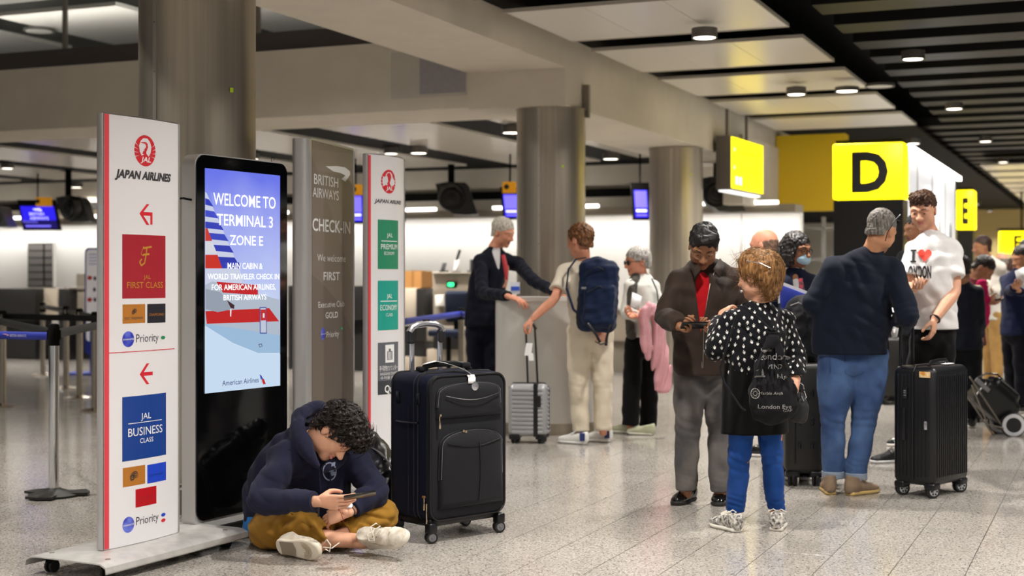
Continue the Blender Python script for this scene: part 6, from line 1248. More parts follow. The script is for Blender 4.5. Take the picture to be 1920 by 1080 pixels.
fd = drape(tb, W(1448, 700, 7.33)-V(0, .4, 0), V(1, 0, 0), UP, V(0, 1, 0)); BW = mat('bag_print', '8d8b8a', .8); px2 = lambda x: (x-1448)/FPX*7.35; py2 = lambda y: -(y-700)/FPX*7.35
for s_, x, y, h_, w_, sh in (('Paradise', 1438, 660, 6, 24, .1), ('London', 1450, 675, 13, 50, 0), ('MIND', 1455, 692, 9, 26, 0), ('big', 1467, 710, 9, 18, 0), ('Marble Arch', 1445, 740, 6, 44, .2), ('London Eye', 1453, 766, 8, 62, 0), ('GAP', 1477, 772, 5, 18, 0)):
    text(s_, fd, h_*7.35/FPX, BW, T, px2(x), py2(y), w=w_*7.35/FPX, shear=sh)
for r0, r1 in ((.020, .023), (.008, .010)):
    mb = MB(); N = 28; cx, cy = px2(1417), py2(738); P_ = [fd(cx+r*math.cos(a), cy+r*math.sin(a)*1.2) for a in np.linspace(0, 6.283, N, endpoint=False) for r in (r0, r1)]; mb.add(P_, [(2*i, 2*i+1, (2*i+3) % (2*N), (2*i+2) % (2*N)) for i in range(N)]); obj('wheel_print', mb, BW, T, smooth=False)
mb = MB(); 
for k in range(12): a = k*.5236; cx, cy = px2(1417), py2(738); mb.add([fd(cx+r*math.cos(a+e_), cy+1.2*r*math.sin(a+e_)) for r, e_ in ((.008, -.05), (.008, .05), (.021, .02), (.021, -.02))], [(0, 1, 2, 3)])
obj('wheel_spokes', mb, BW, T, smooth=False, kind='stuff')
for x0, y0 in ((1418, 698), (1432, 700)): mb = MB(); cx, cy = px2(x0), py2(y0); mb.add([fd(cx+a*.006, cy+b_*.02) for a, b_ in ((-1, -1), (1, -1), (.8, .4), (0, 1.1), (-.8, .4))], [tuple(range(5))]); obj('tower_print', mb, BW, T, smooth=False)
mb = MB(); mb.add([fd(px2(1425)+a*.03, py2(706)+b_*.004) for a, b_ in ((-1, -1), (0, -1.3), (1, -1), (1, 1), (0, .2), (-1, 1))], [tuple(range(6))]); obj('bridge_print', mb, BW, T, smooth=False)
# small black handbag with key clips
T = thing('handbag', 'small grey-black handbag with metal clips beside the drawstring bag', 'bag', W(1498, 792, 7.45)); C = Clay(.005); C.chain([(W(1500, 742, 7.45), .02, .02), (W(1501, 760, 7.44), .042, .028), (W(1497, 784, 7.44), .046, .03)], .015); C.noise(.002, .05); clay_obj('bag_body', C, cloth('grey_black_bag', '2b2b2d', .6), T)
for pts in ([(1500, 748), (1505, 715), (1494, 690)], [(1508, 733), (1512, 745), (1507, 752), (1503, 742)], [(1500, 718), (1506, 722), (1508, 730)]): mb = MB(); mb.tube([W(x, y, 7.41) for x, y in pts], .003, 6); obj('clip', mb, M_SILV if pts[0][1] != 748 else M_PIPE, T)

# ------------------------------------------------------------------ the man in the navy shirt
d = 8.76; J = JJ(d, neck=(1634, 474, .0), sh=((1566, 500, .02), (1672, 503, -.02)), el=((1524, 568, -.05), (1703, 592, -.2)), wr=((1546, 612, .2), (1684, 600, .1)), hip=((1572, 668, 0), (1630, 668, 0)), kn=((1562, 785, -.03), (1620, 788, 0)), an=((1562, 885, .02), (1605, 888, 0)))
H = Hd(W(1652, 434, 8.76), (.62, .68, -.38), (.2, .1, 1), 1.05); HG = hair('grey_crop', '8b857e', '4c4844', .6)
R_ = human('grey-haired man in a navy shirt and faded jeans with sunglasses on his head', G(1592, 926), J, S_TAN, dict(m=cloth('navy_shirt', '131929', .8), t=.026, keys=[(W(1596, 664, 8.75), .225, .165), (W(1601, 620, 8.75), .215, .16), (W(1610, 550, 8.75), .205, .145), (W(1622, 500, 8.75), .15, .10)], arm=(.072, .068, .06, .056), sleeve=(.56, .9), seed=11, amp=.004, wl=.13, folds=[(W(1622, 515, 8.6), .2, V(1, 0, .55), .08, .010, 1), (W(1562, 560, 8.62), .2, V(1, 0, -.5), .10, .010, 2), (W(1640, 600, 8.6), .22, V(.35, 0, 1), .09, .010, 4), (W(1590, 640, 8.6), .2, V(.9, 0, .5), .09, .008, 7)],
    extra=[([(W(1563, 510, 8.72), .07), (W(1540, 600, 8.72), .055), (W(1535, 655, 8.74), .03)], .05)]),
    dict(m=cloth('faded_jeans', '32466e', .85, col2='4c6690', vscale=4), r=(.105, .098, .076, .072, .066), bunch=.008, up=.03), dict(heel=(G(1558, 929), G(1588, 930)), toe=(G(1541, 905), G(1650, 921)), m=mat('taupe_suede', '85705c', .9, bump=.3, bscale=300), sole='c9ab6a', laces='8f7f6c', high=.02), girth=1.15, hd=H,
    hair_=dict(m=HG, seed=5, amp=.0012, wl=.02, vol=.975, line=.01), eyes_=dict(lid=.5, brow=HG), hands=(dict(skip=1), dict(skip=1)))
P = R_['P']; mb = MB(); mb.tube([W(1660, 452, 8.62), W(1664, 436, 8.60), W(1676, 416, 8.61), W(1688, 402, 8.66)], .0032, 6, flat=.6); obj('glasses_arm', mb, mat('frame_black', '0c0d12', .3), P)
for i in (0, 1):
    q = J['an'][i]; C = Clay(.005); C.chain([(q+UP*.0, .069), (q-UP*.035, .068)], .01); C.cut(q-UP*.038, -UP, .1); C.cut(q+UP*.008, UP, .1); clay_obj('turn_up', C, cloth('pale_denim', '8e9aac'), P)
glasses(Hd(H(0, -.005, .065), H.R[1]*.85+H.R[2]*.3, H.R[2]), P, mat('frame_black', '0c0d12', .3), dark=mat('lens_dark', '14161c', .08))
C = Clay(.005); a = J['neck']; C.chain([(a-UP*.03, .078, .072), (a+V(.01, 0, .022), .068, .066)], .01); C.cut(a+UP*.024, UP, .12); C.cut(a-UP*.04, -UP, .12); clay_obj('collar', C, MATS['navy_shirt'], P)
mb = MB(); mb.box(W(1590, 655, 8.585), (.001, .001, .001)); 
for s in (-1, 1): mb = MB(); x = 1572 if s < 0 else 1636; y0 = 690; Fj = bvh(R_['bot']); fj = drape(Fj, W(x, y0, 8.2), V(1, 0, 0), UP, V(0, 1, 0), .0015); mb.tube([fj(a_, b_) for a_, b_ in ((-.055, .05), (.055, .05), (.055, -.06), (0, -.085), (-.055, -.06), (-.055, .05))], .0016, 5); obj('pocket_seam', mb, cloth('seam_denim', '26375c'), P)
t = thing('paper', 'white folded paper in the hand of the man in the navy shirt', 'paper', W(1677, 610, 9.0)); mb = MB(); mb.add([W(1668, 575, 9.0), W(1690, 583, 9.05), W(1682, 632, 9.02), W(1673, 634, 9.0), W(1664, 600, 9.0)], [(0, 1, 2, 3, 4)]); obj('sheet', mb, M_WPRINT, t, thick=.002)

# ------------------------------------------------------------------ the tall boy
d = 9.6; J = JJ(d, neck=(1744, 442, .04), sh=((1716, 468, -.05), (1784, 466, .0)), el=((1700, 540, -.1), (1791, 545, -.1)), wr=((1716, 540, -.4), (1752, 600, -.26)), hip=((1731, 628, 0), (1768, 628, 0)), kn=((1712, 745, .2), (1770, 745, 0)), an=((1692, 850, .6), (1772, 860, .1)))
H = Hd(W(1731, 395, 9.6), (-.50, -.80, -.30), (0, 0, 1), 1.03); HBR = hair('brown', '5a3d28', '33221a', .5)
def quiff(C, H): C.chain([(H(-.04, .05, .10), .03), (H(.01, .065, .105), .032), (H(.05, .03, .10), .028)], .03, H.R[0])
R_ = human('tall brown-haired boy in a white T-shirt with a red heart', G(1745, 876), J, S_FAIR, dict(m=cloth('white_tee', 'e6e4e4', .85, vary=.04), name='t_shirt', t=.02, keys=[(W(1751, 617, 9.6), .165, .13), (W(1750, 570, 9.59), .16, .13), (W(1749, 510, 9.575), .165, .135), (W(1748, 462, 9.59), .13, .10)], arm=(.066, .072, .06, .05), sleeve=.34, seed=14, amp=.004, neckcut=None),
    dict(m=cloth('black_joggers', '0c0c0e'), r=(.085, .08, .065, .06, .055)), dict(heel=(G(1700, 866), G(1772, 880)), toe=(G(1650, 868), G(1755, 892)), m=mat('black_trainer', '121214', .6), sole='d8d8d8', laces='141416'), girth=.95, hd=H,
    hair_=dict(m=HBR, seed=31, extra=quiff, amp=.004, wl=.022), eyes_=dict(lid=.55, brow=HBR, face=dict(jaw=1.02)), hands=(dict(curls=(.9, 1, 1.1, 1.2)), dict(d=V(-.15, -.2, -1), n=V(-.6, .6, 0), th=V(-.5, -.7, 0), curls=(.5, .6, .6, .7))))
P = R_['P']; tb = bvh(R_['top']); dn = nrm(V(.35, .93, 0)); mid = W(1719, 505, 9.46)-dn*.35; ex = nrm(V(.93, -.35, 0)); fd = drape(tb, mid, ex, UP, dn, .006); k = 9.5/FPX
fx = lambda x: (x-1719)*k/.93; fy = lambda y: -(y-505)*k; INKT = mat('tee_ink', '15161a', .7)
text('I', fd, 22*k, INKT, P, fx(1713.5), fy(490), w=5*k, bold=.04); 
for a_, b_ in ((1709, 468), (1709, 489)): mb = MB(); mb.add([fd(fx(a_+x), fy(b_+y)) for x, y in ((-.5, 0), (9, 0), (9, 3), (-.5, 3))], [(0, 1, 2, 3)]); obj('print_serif', mb, INKT, P, smooth=False)
hp = []
for a_ in np.linspace(0, 2*math.pi, 36, endpoint=False): hp.append((16*math.sin(a_)**3/16., (13*math.cos(a_)-5*math.cos(2*a_)-2*math.cos(3*a_)-math.cos(4*a_))/15.))
mb = MB(); cc = fd(fx(1732), fy(478)); mb.add([cc]+[fd(fx(1732)+x*11*k/.93, fy(478)+y*13*k) for x, y in hp], [(0, i+1, (i+1) % 36+1) for i in range(36)]); obj('heart_print', mb, mat('heart_red', 'e8402e', .6), P, smooth=False, label='red heart print')
text('LONDON', fd, 23*k, INKT, P, fx(1722), fy(521), w=42*k/.93, bold=.035, sp=1.0)
wq = J['wr'][1]; dd = nrm(J['wr'][1]-J['el'][1]); mb = MB(); c = wq-dd*.012; a = nrm(np.cross(dd, V(0, 1, .2))); b_ = np.cross(dd, a); mb.tube([c+(a*math.cos(q)+b_*math.sin(q))*.031 for q in np.linspace(0, 6.283, 20)], .007, 6); obj('wristband', mb, mat('band_black', '0c0c0e', .4), P)

# ------------------------------------------------------------------ the masked woman in uniform
d = 9.6; J = JJ(d, neck=(1490, 508, .03), sh=((1462, 530, -.02), (1524, 530, .05)), el=((1450, 590, -.05), (1530, 590, .0)), wr=((1490, 590, -.25), (1505, 590, -.2)), hip=((1476, 668, 0), (1510, 668, 0)), kn=((1476, 770, 0), (1508, 770, 0)), an=((1476, 868, 0), (1508, 868, 0)))
H = Hd(W(1494, 470, 9.6), (.62, -.74, -.12), (0, 0, 1), .97); HK = hair('dark_bob', '131112', '3a3636', .4)
R_ = human('dark-haired woman in navy uniform with a pale blue face mask', G(1492, 889), J, S_BROWN, dict(m=cloth('navy_uniform', '12162a', .8), name='jacket', t=.022, open=dict(keys=[(W(1496, 512, 9.5), .045, .06), (W(1500, 545, 9.47), .02, .06), (W(1502, 570, 9.46), .004, .05)], m=cloth('white_blouse', 'd9d7d6')), arm=(.056, .052, .05, .044)),
    dict(m=cloth('navy_uniform', '12162a'), r=(.085, .08, .065, .06, .055)), dict(heel=(G(1480, 892), G(1508, 892)), toe=(G(1484, 905), G(1514, 904)), m=mat('patent_black', '0a0a0b'), L=.24), girth=.95, hd=H, female=1,
    hair_=dict(m=HK, style='bob', seed=41, vol=1.03, amp=.003, wl=.03), eyes_=dict(lid=.45, brow=HK), hands=(dict(curls=(.8, .9, .9, 1)), dict(curls=(.8, .9, .9, 1))), fine=1.2)
P = R_['P']; glasses(H, P, mat('frame_dark', '1c1614', .3), rx=.026, ry=.019, t=.0022)
C = Clay(.004); C.ell(H(0, .062, -.052), V(.058, .048, .046), H.R, .01); C.ell(H(0, .05, -.052), V(.052, .046, .06), H.R, .004, 's'); C.cut(H(0, .04, -.05), -H.R[1], .12)
mk, mv, mf = clay_obj('face_mask', C, mat('mask_blue', 'a9cbe0', .7), P, label='pale blue surgical mask')
for s in (-1, 1): mb = MB(); mb.tube([H(s*.052, .045, -.03), H(s*.07, .01, .0), H(s*.077, -.014, .015)], .0012, 5); mb.tube([H(s*.05, .045, -.075), H(s*.07, .01, -.03), H(s*.077, -.014, -.02)], .0012, 5); obj('ear_loop', mb, M_WPRINT, P, kind=None)
mb = MB(); mb.tube([W(1501, 522, 9.44), W(1504, 545, 9.42), W(1503, 575, 9.4)], [.014, .018, .02], 8, flat=.5); obj('scarf', mb, mat('scarf_red', 'b8202e', .7, col2='15182c', vscale=30), P)
t = thing('folder', 'blue folder with white sheets held by the masked woman', 'folder', W(1490, 575, 9.25)); R = frm(V(.75, .3, -.35), V(.3, .1, .9)); q = W(1492, 566, 9.28)
mb = MB(); mb.rbox(q, (.012, .11, .075), .004, 2, x=V(0, 1, 0), y=V(.93, 0, -.35)); obj('cover', mb, mat('folder_blue', '2238a8', .5), t)
mb = MB(); mb.box(q+V(-.02, .004, .03), (.006, .10, .075), x=V(0, 1, 0), y=V(.93, 0, -.35)); mb2 = obj('sheets', mb, M_WPRINT, t)
# ------------------------------------------------------------------ the man in the navy suit behind the counter
d = 12.8; J = JJ(d, neck=(929, 464, 0), sh=((900, 490, -.08), (970, 494, .1)), el=((905, 548, -.4), (1000, 526, -.3)), wr=((955, 556, -.85), (1044, 549, -.6)), hip=((892, 610, 0), (922, 610, 0)), kn=((890, 705, 0), (922, 705, 0)), an=((890, 795, 0), (922, 795, 0)))
HW = hair('white', 'd6d0c4', '9c968c', .6); H = Hd(W(943, 437, 12.78), (.80, -.50, -.33), (.1, -.1, 1), 1.05); M_SUIT = cloth('navy_suit', '0f1220', .8)
R_ = human('white-haired man in a navy suit and red tie leaning on the pale counter', V(W(906, 806, 12.8))*V(1, 1, 0), J, S_PINK, dict(m=M_SUIT, name='jacket', t=.03, keys=[(W(903, 612, 12.8), .165, .13), (W(906, 570, 12.8), .16, .13), (W(916, 520, 12.78), .17, .13), (W(928, 484, 12.8), .13, .09)], open=dict(keys=[(W(938, 464, 12.66), .06, .12), (W(946, 495, 12.62), .04, .12), (W(949, 525, 12.6), .005, .08)], m=cloth('shirt_white', 'e0dfe0')), arm=(.06, .056, .052, .045)),
    dict(m=M_SUIT), dict(heel=(G(890, 808), G(922, 808)), toe=(G(896, 818), G(930, 818)), m=mat('patent_black', '0a0a0b')), hd=H, hair_=dict(m=HW, seed=51, amp=.003, vol=1.02, line=.01), eyes_=dict(lid=.7, brow=HW), fine=1.6,
    hands=(dict(d=V(.8, -.5, -.25), n=V(.1, 0, -1), th=V(.3, .8, .2), curls=(.35, .4, .5, .6), k=1.1), dict(d=V(.8, -.4, -.2), n=V(0, 0, -1), th=V(-.4, -.7, 0), curls=(.3, .4, .4, .5))))
P = R_['P']; mb = MB(); mb.tube([W(943, 478, 12.62), W(948, 500, 12.58), W(950, 525, 12.56)], [.018, .022, .012], 8, flat=.4); obj('tie', mb, mat('tie_red', 'a81c28', .6), P)
mb = MB(); mb.box(W(966, 540, 12.45), (.04, .004, .05)); bd = obj('badge', mb, mat('badge_white', 'dfe2ee', .5), P); mb = MB(); mb.box(W(966, 541, 12.445), (.038, .004, .018)); obj('badge_band', mb, mat('badge_blue', '2c4fc0', .5), bd)

# ------------------------------------------------------------------ the man with the backpack
d = 11.4; J = JJ(d, neck=(1092, 487, .02), sh=((1060, 508, .02), (1130, 512, .05)), el=((1040, 560, -.08), (1148, 572, .1)), wr=((997, 599, -.12), (1132, 622, -.1)), hip=((1085, 622, 0), (1127, 622, 0)), kn=((1085, 720, -.02), (1130, 718, 0)), an=((1089, 806, 0), (1131, 804, 0)))
HN = hair('sandy', '8a5c36', '50321c', .5); H = Hd(W(1087, 452, 11.4), (-.72, .66, -.1), (0, 0, 1), 1.06)
R_ = human('young man in cream T-shirt and trousers with a navy backpack, back turned', G(1108, 830), J, S_PINK, dict(m=cloth('cream_tee', 'dbd1c0', .85, vary=.05), name='t_shirt', t=.02, keys=[(W(1106, 618, 11.4), .165, .12), (W(1104, 580, 11.4), .16, .12), (W(1099, 535, 11.4), .165, .12), (W(1095, 505, 11.42), .12, .085)], arm=(.06, .066, .05, .04), sleeve=.34),
    dict(m=cloth('cream_trousers', 'd8cdb8', .9, vary=.07), r=(.098, .094, .08, .074, .07), bunch=.008), dict(heel=(G(1102, 834), G(1148, 829)), toe=(G(1055, 830), G(1106, 827)), m=mat('white_leather', 'e6e4e0', .5), sole='e9e8e6', laces='e9e8e6'), hd=H,
    hair_=dict(m=HN, seed=61, amp=.005, wl=.03, vol=1.04, style='wavy'), eyes_=dict(lid=.4, brow=HN), fine=1.55, hands=(dict(d=V(-.6, 0, -.6), n=V(.2, 0, -1), th=V(.3, -.9, 0), curls=(1.1, 1.1, 1.1, 1.1)), dict()))
P = R_['P']
for i in (0, 1): q = (G(1102, 834), G(1148, 829))[i]; mb = MB(); mb.box(q+V(-.045, -.0, .065), (.02, .045, .03)); obj('heel_patch', mb, mat('navy_trim', '1c2a66', .6), P)
T = thing('backpack', 'navy backpack with hanging straps worn by the young man in cream', 'bag', W(1122, 618, 11.15)); M_BP = cloth('navy_ripstop', '16233f', .65)
R = frm(V(.25, .95, 0), V(.06, 0, 1)); C = Clay(.008); C.box(W(1121, 556, 11.19), V(.155, .09, .28), R, .07, .03); C.box(W(1124, 572, 11.09), V(.12, .05, .17), R, .045, .03); C.chain([(W(1100, 500, 11.2), .045), (W(1122, 494, 11.18), .055), (W(1142, 504, 11.2), .04)], .04); C.noise(.004, .09, seed=3); bo, bv, bf = clay_obj('bag_body', C, M_BP, T)
for pts in ([(1098, 483, 11.2), (1080, 486, 11.3), (1066, 505, 11.26), (1062, 540, 11.24)], [(1062, 540, 11.24), (1075, 580, 11.2), (1102, 606, 11.1)], [(1102, 606, 11.06), (1118, 628, 11.03), (1125, 642, 11.05)], [(1146, 606, 11.05), (1138, 630, 11.02), (1136, 648, 11.04)], [(1116, 640, 11.03), (1126, 646, 11.03), (1140, 642, 11.03)], [(1086, 560, 11.1), (1082, 596, 11.1), (1086, 612, 11.1)]):
    mb = MB(); mb.tube([W(*q) for q in pts], .011, 7, flat=.4); obj('strap', mb, M_PIPE if pts[0][1] > 550 else M_BP, T)
for pts in ([(1097, 512, 11.10), (1120, 500, 11.07), (1146, 512, 11.10)], [(1100, 548, 11.05), (1124, 536, 11.03), (1148, 550, 11.05)]): mb = MB(); mb.tube([W(*q) for q in pts], .004, 6); obj('zip', mb, M_PIPE, T)
mb = MB(); mb.box(W(1095, 540, 11.08), (.02, .003, .008)); obj('patch', mb, mat('grey_trim', '77777a'), T)

# ------------------------------------------------------------------ the grey-haired woman with the pink jacket
d = 12.1; J = JJ(d, neck=(1203, 520, 0), sh=((1182, 537, -.12), (1224, 537, .14)), el=((1174, 585, -.15), (1238, 585, .1)), wr=((1190, 592, -.38), (1204, 590, -.28)), hip=((1188, 645, -.05), (1212, 645, .06)), kn=((1185, 720, -.05), (1217, 718, .05)), an=((1182, 795, -.03), (1216, 797, .05)))
HS = hair('silver', 'c2beb8', '7c7874', .6); H = Hd(W(1195, 492, 12.08), (-.93, -.32, -.1), (0, 0, 1), 1.02)
R_ = human('grey-haired woman in a white jacket with a pink coat over her arm', G(1200, 812), J, S_PINK, dict(m=cloth('white_jacket', 'dcdcd6', .8, vary=.05), name='jacket', t=.026, keys=[(W(1204, 632, 12.1), .13, .12), (W(1203, 590, 12.1), .13, .12), (W(1204, 550, 12.1), .14, .12), (W(1204, 530, 12.1), .12, .085)], arm=(.055, .052, .05, .046)),
    dict(m=cloth('black_trousers', '0d0d0f'), r=(.085, .085, .078, .075, .075)), dict(heel=(G(1190, 814), G(1226, 817)), toe=(G(1153, 811), G(1192, 815)), m=mat('sage_shoes', 'a9ab90', .7), sole='c9c6b8', L=.24), girth=.92, hd=H, female=1,
    hair_=dict(m=HS, seed=71, style='short', vol=1.06, amp=.003, extra=lambda C, H: C.chain([(H(0, -.08, .0), .06, .035), (H(0, -.075, -.06), .05, .025)], .03, H.R[0])), eyes_=dict(lid=.4), fine=1.6,
    hands=(dict(d=V(-.7, -.5, .1), n=V(0, 0, 1), th=V(-.2, .5, .6), curls=(.6, .7, .8, .9), k=.9), dict(d=V(-.8, -.4, .1), n=V(0, 0, 1), th=V(-.2, -.5, .6), curls=(.6, .7, .8, .9), k=.9)))
C = Clay(.009); C.chain([(W(1190, 524, 12.02), .05, .05), (W(1184, 545, 11.96), .045, .06), (W(1181, 590, 11.95), .04, .06), (W(1184, 628, 11.97), .04, .05)], .02); C.noise(.004, .06); clay_obj('scarf', C, cloth('grey_blouse', '4a4843'), R_['P'])
glasses(H, R_['P'], M_INK, t=.002, dark=mat('lens_dark', '14161c', .08))
mb = MB(); mb.tube([W(1222, 522, 11.95), W(1232, 545, 11.95), W(1236, 580, 11.96)], .006, 6, flat=.5); obj('bag_strap', mb, mat('dark_green_strap', '18382a', .6), R_['P'])
T = thing('coat', 'pink coat hanging over the forearm of the grey-haired woman', 'coat', W(1230, 730, 11.85)); C = Clay(.009)
C.chain([(W(1207, 588, 11.72), .03, .06), (W(1222, 582, 11.76), .045, .07), (W(1232, 600, 11.8), .055, .06), (W(1236, 650, 11.8), .065, .045), (W(1241, 700, 11.8), .075, .045), (W(1243, 728, 11.8), .07, .04)], .03); C.chain([(W(1205, 592, 11.72), .04, .05), (W(1212, 640, 11.75), .05, .04), (W(1216, 668, 11.76), .03, .03)], .03)
C.fold(W(1226, 610, 11.75), .3, V(1, .3, .1), .06, .016, 1); C.fold(W(1240, 690, 11.75), .3, V(1, .3, -.15), .055, .018, 3); C.noise(.004, .09, (1, 1, 4), 5); clay_obj('coat_cloth', C, cloth('pink_wool', 'd9a0a8', .9, vary=.08), T)
t = thing('papers', 'white papers held by the grey-haired woman', 'paper', W(1190, 560, 11.7)); mb = MB(); mb.add([W(1182, 575, 11.66), W(1186, 548, 11.68), W(1204, 556, 11.7), W(1198, 580, 11.68)], [(0, 1, 2, 3)]); obj('sheet', mb, M_WPRINT, t, thick=.004)

# ------------------------------------------------------------------ people mostly hidden or far behind
def quick(label, d, hx, hy, f, sk, hc, topc, botc, k=1., body=None, style='short', lean=(0, 0), arms=None, hk=1.0, female=0, root=None, sleeve=1., extra=None, vol=1., fine=2.2, shoulders=1., hands=({}, {}), skc=None, extra_hair=None, up=(0, 0, 1)):
    s = FPX/d; C0 = (body if body is not None else hx, hy+.30*s*k); fx_, fy_ = f[0], f[1]; sd = nrm(V(-fy_, fx_, 0)); sd = sd if sd[0] >= 0 else -sd
    neck = W(hx+(C0[0]-hx)*.5, hy+.115*s*k, d); ct = W(C0[0], hy+.22*s*k, d); L = lambda p, w, dz, fo=0: p+sd*w*k-UP*dz*k+nrm(V(fx_, fy_, 0))*fo
    hip = V(ct[0]+lean[0], ct[1], 0)+UP*min(ct[2]*.62, .95*k); J = dict(neck=neck, sh=[L(ct, -.17*shoulders, 0), L(ct, .17*shoulders, 0)], hip=[L(hip, -.09, 0), L(hip, .09, 0)], kn=[L(hip, -.09, .44*hip[2]/.9/k), L(hip, .09, .44*hip[2]/.9/k)], an=[V(*(L(hip, -.09, 0)[:2]), .09), V(*(L(hip, .09, 0)[:2]), .09)])
    if arms: J['el'] = [W(*arms[0]), W(*arms[2])]; J['wr'] = [W(*arms[1]), W(*arms[3])]
    else: J['el'] = [L(ct, -.2*shoulders, .27), L(ct, .2*shoulders, .27)]; J['wr'] = [L(ct, -.18, .42, .18), L(ct, .18, .42, .18)]
    H = Hd(W(hx, hy, d), f, up, hk); q = nrm(V(fx_, fy_, 0)); pa = [V(*(p[:2]), 0)-q*.06 for p in J['an']]
    return human(label, V(hip[0], hip[1], 0), J, sk, dict(m=cloth('top_'+topc, topc, .85), t=.022, sleeve=sleeve, seed=int(hx)), dict(m=cloth('bottom_'+botc, botc)), dict(heel=pa, toe=[p+q*.28 for p in pa], m=mat('patent_black', '0a0a0b')), hd=H,
        hair_=dict(m=hc, style=style, seed=int(hy), vol=vol, extra=extra_hair) if hc else None, eyes_=dict(lid=.5), fine=fine, female=female, hands=hands)
HD = hair('near_black', '17120f', '2a211c', .5)
quick('bald man in a bright blue collar behind the auburn-haired woman', 10.6, 1432, 463, (-.82, .5, -.1), S_PINK, hair('stubble', '6e5444', '4c3a30', .8), '2c3fb0', '1a1a22', body=1448, style='bald', hk=1.05)
R_ = quick('dark-haired man standing half hidden behind the tall boy', 11.2, 1718, 432, (-.85, -.35, -.1), S_BROWN, HD, '1a1c22', '141418', body=1722)
quick('person in dark navy coat just right of the tall boy', 12.6, 1803, 507, (.2, .9, -.2), S_BROWN, HD, '12151f', '0f1014', body=1804, k=.92, shoulders=.8)
quick('man in burgundy shirt bowed over his phone', 13.3, 1843, 505, (.62, -.42, -.66), S_BROWN, HD, '5c1a26', '15151a', body=1819, arms=((1812, 566, 13.2), (1836, 569, 12.95), (1828, 575, 13.3), (1850, 566, 13.05)), up=(.6, -.2, .75), k=.95, hands=(dict(n=V(0, 0, 1), d=V(1, -.2, .1), th=V(0, .5, .6)), dict(n=V(0, 0, 1), d=V(1, -.3, 0), th=V(0, -.5, .6))))
phone(W(1866, 564, 13.02), V(.9, .1, .1), V(-.1, .3, .9), 'phone held by the bowed man in the burgundy shirt')
quick('man in white shirt and tan trousers standing farther back', 16., 1841, 464, (-.95, -.15, -.08), S_BROWN, hair('dark_brown', '3a2418', '20140e', .5), 'd8d2c8', 'a8834e', body=1862, arms=((1850, 548, 15.7), (1842, 538, 15.5), (1880, 552, 16.1), (1858, 545, 15.7)), k=1.)
quick('woman in dark navy with hair in a bun at the right edge', 14., 1917, 484, (-.9, -.2, -.3), S_TAN, HD, '141a38', '101018', body=1905, style='short', female=1, arms=((1893, 545, 13.9), (1903, 538, 13.6), (1925, 550, 14.), (1910, 545, 13.7)), extra_hair=lambda C, H: C.ell(H(0, -.07, .13), V(.045, .045, .04), H.R, .01))
quick('distant grey-haired man between the tan trousers man and the bun', 20., 1878, 490, (.2, .9, 0), S_PINK, hair('grey_far', '8c857e', '5c5650', .6), '6c6a72', '24242a', style='bald')
quick('distant brown-haired woman beside the letter E lightbox', 21., 1898, 499, (-.3, .9, 0), S_TAN, hair('far_brown', '4a2f20', '2c1a12', .5), '22263c', '20243a', style='bob', female=1)
quick('distant dark figure at the right edge under the small lightbox', 24., 1886, 505, (.4, -.8, 0), S_TAN, HD, '2a2c38', '1c2238')
t = thing('paper_sheets', 'white sheets held up at the right edge', 'paper', W(1908, 530, 13.5)); mb = MB(); mb.add([W(1903, 508, 13.5), W(1922, 500, 13.5), W(1926, 545, 13.5), W(1910, 535, 13.5)], [(0, 1, 2, 3)]); obj('sheet', mb, M_WPRINT, t, thick=.004)
T = thing('tote_bag', 'cream and pink bag hanging in front of the man in the burgundy shirt', 'bag', W(1832, 610, 13.0)); C = Clay(.012); C.chain([(W(1832, 545, 12.95), .06, .05), (W(1830, 575, 12.95), .09, .06), (W(1825, 605, 12.95), .085, .06)], .02); C.noise(.006, .08); clay_obj('bag_body', C, cloth('cream_canvas', 'c9c2a8'), T)
C = Clay(.012); C.chain([(W(1840, 530, 12.97), .05, .03), (W(1846, 570, 12.95), .05, .04), (W(1844, 600, 12.93), .05, .04), (W(1832, 618, 12.93), .07, .03)], .02); C.noise(.004, .06); clay_obj('pink_side', C, cloth('hot_pink', 'c41f5e'), T)
# ------------------------------------------------------------------ the seated man on his phone
P = thing('person', 'seated man in navy hoodie and mustard trousers, cross-legged, looking at his phone', 'person', W(560, 1040, 7.0)*V(1, 1, 0))
A = lambda x, y, d: W(x, y, d)
hip = [A(527, 977, 7.24), A(582, 975, 7.32)]; kn = [A(499, 1001, 6.92), A(718, 966, 7.08)]; an = [A(664, 1014, 6.86), A(600, 1022, 6.86)]
sh = [A(537, 858, 6.92), A(668, 868, 7.12)]; el = [A(489, 938, 6.74), A(702, 924, 7.04)]; wr = [A(598, 940, 6.60), A(649, 962, 6.88)]; nk = A(604, 806, 6.98); S_ = nrm(V(.9, .42, 0))
H = Hd(A(627, 814, 6.93), (.50, -.36, -.79), (.86, -.06, .50), 1.06); B_ = Clay(.008)
spine = [(A(532, 978, 7.26), .13, .10), (A(528, 930, 7.25), .13, .10), (A(548, 880, 7.18), .14, .105), (A(585, 838, 7.06), .12, .09)]
B_.chain(spine, .03, S_); B_.chain([(sh[0], .045), (A(598, 832, 7.04), .055), (sh[1], .045)], .03); B_.chain([(A(595, 832, 7.04), .055), (nk, .055)], .03)
for i in (0, 1): B_.chain([(sh[i], .046), (el[i], .036), (wr[i], .026)], .02); B_.chain([(hip[i], .075), (kn[i], .05), (an[i], .034)], .02)
A1 = Clay(.0045); A1.chain([(kn[0]*.4+an[0]*.6, .047), (kn[0]*.15+an[0]*.85, .038), (an[0], .033, .037), (an[0]+V(.045, -.03, 0), .034)], .01)
A1.chain([(el[1]*.4+wr[1]*.6, .034), (wr[1], .025, .020)], .01); A1.chain([(el[0]*.3+wr[0]*.7, .032), (wr[0], .0255, .021)], .01)
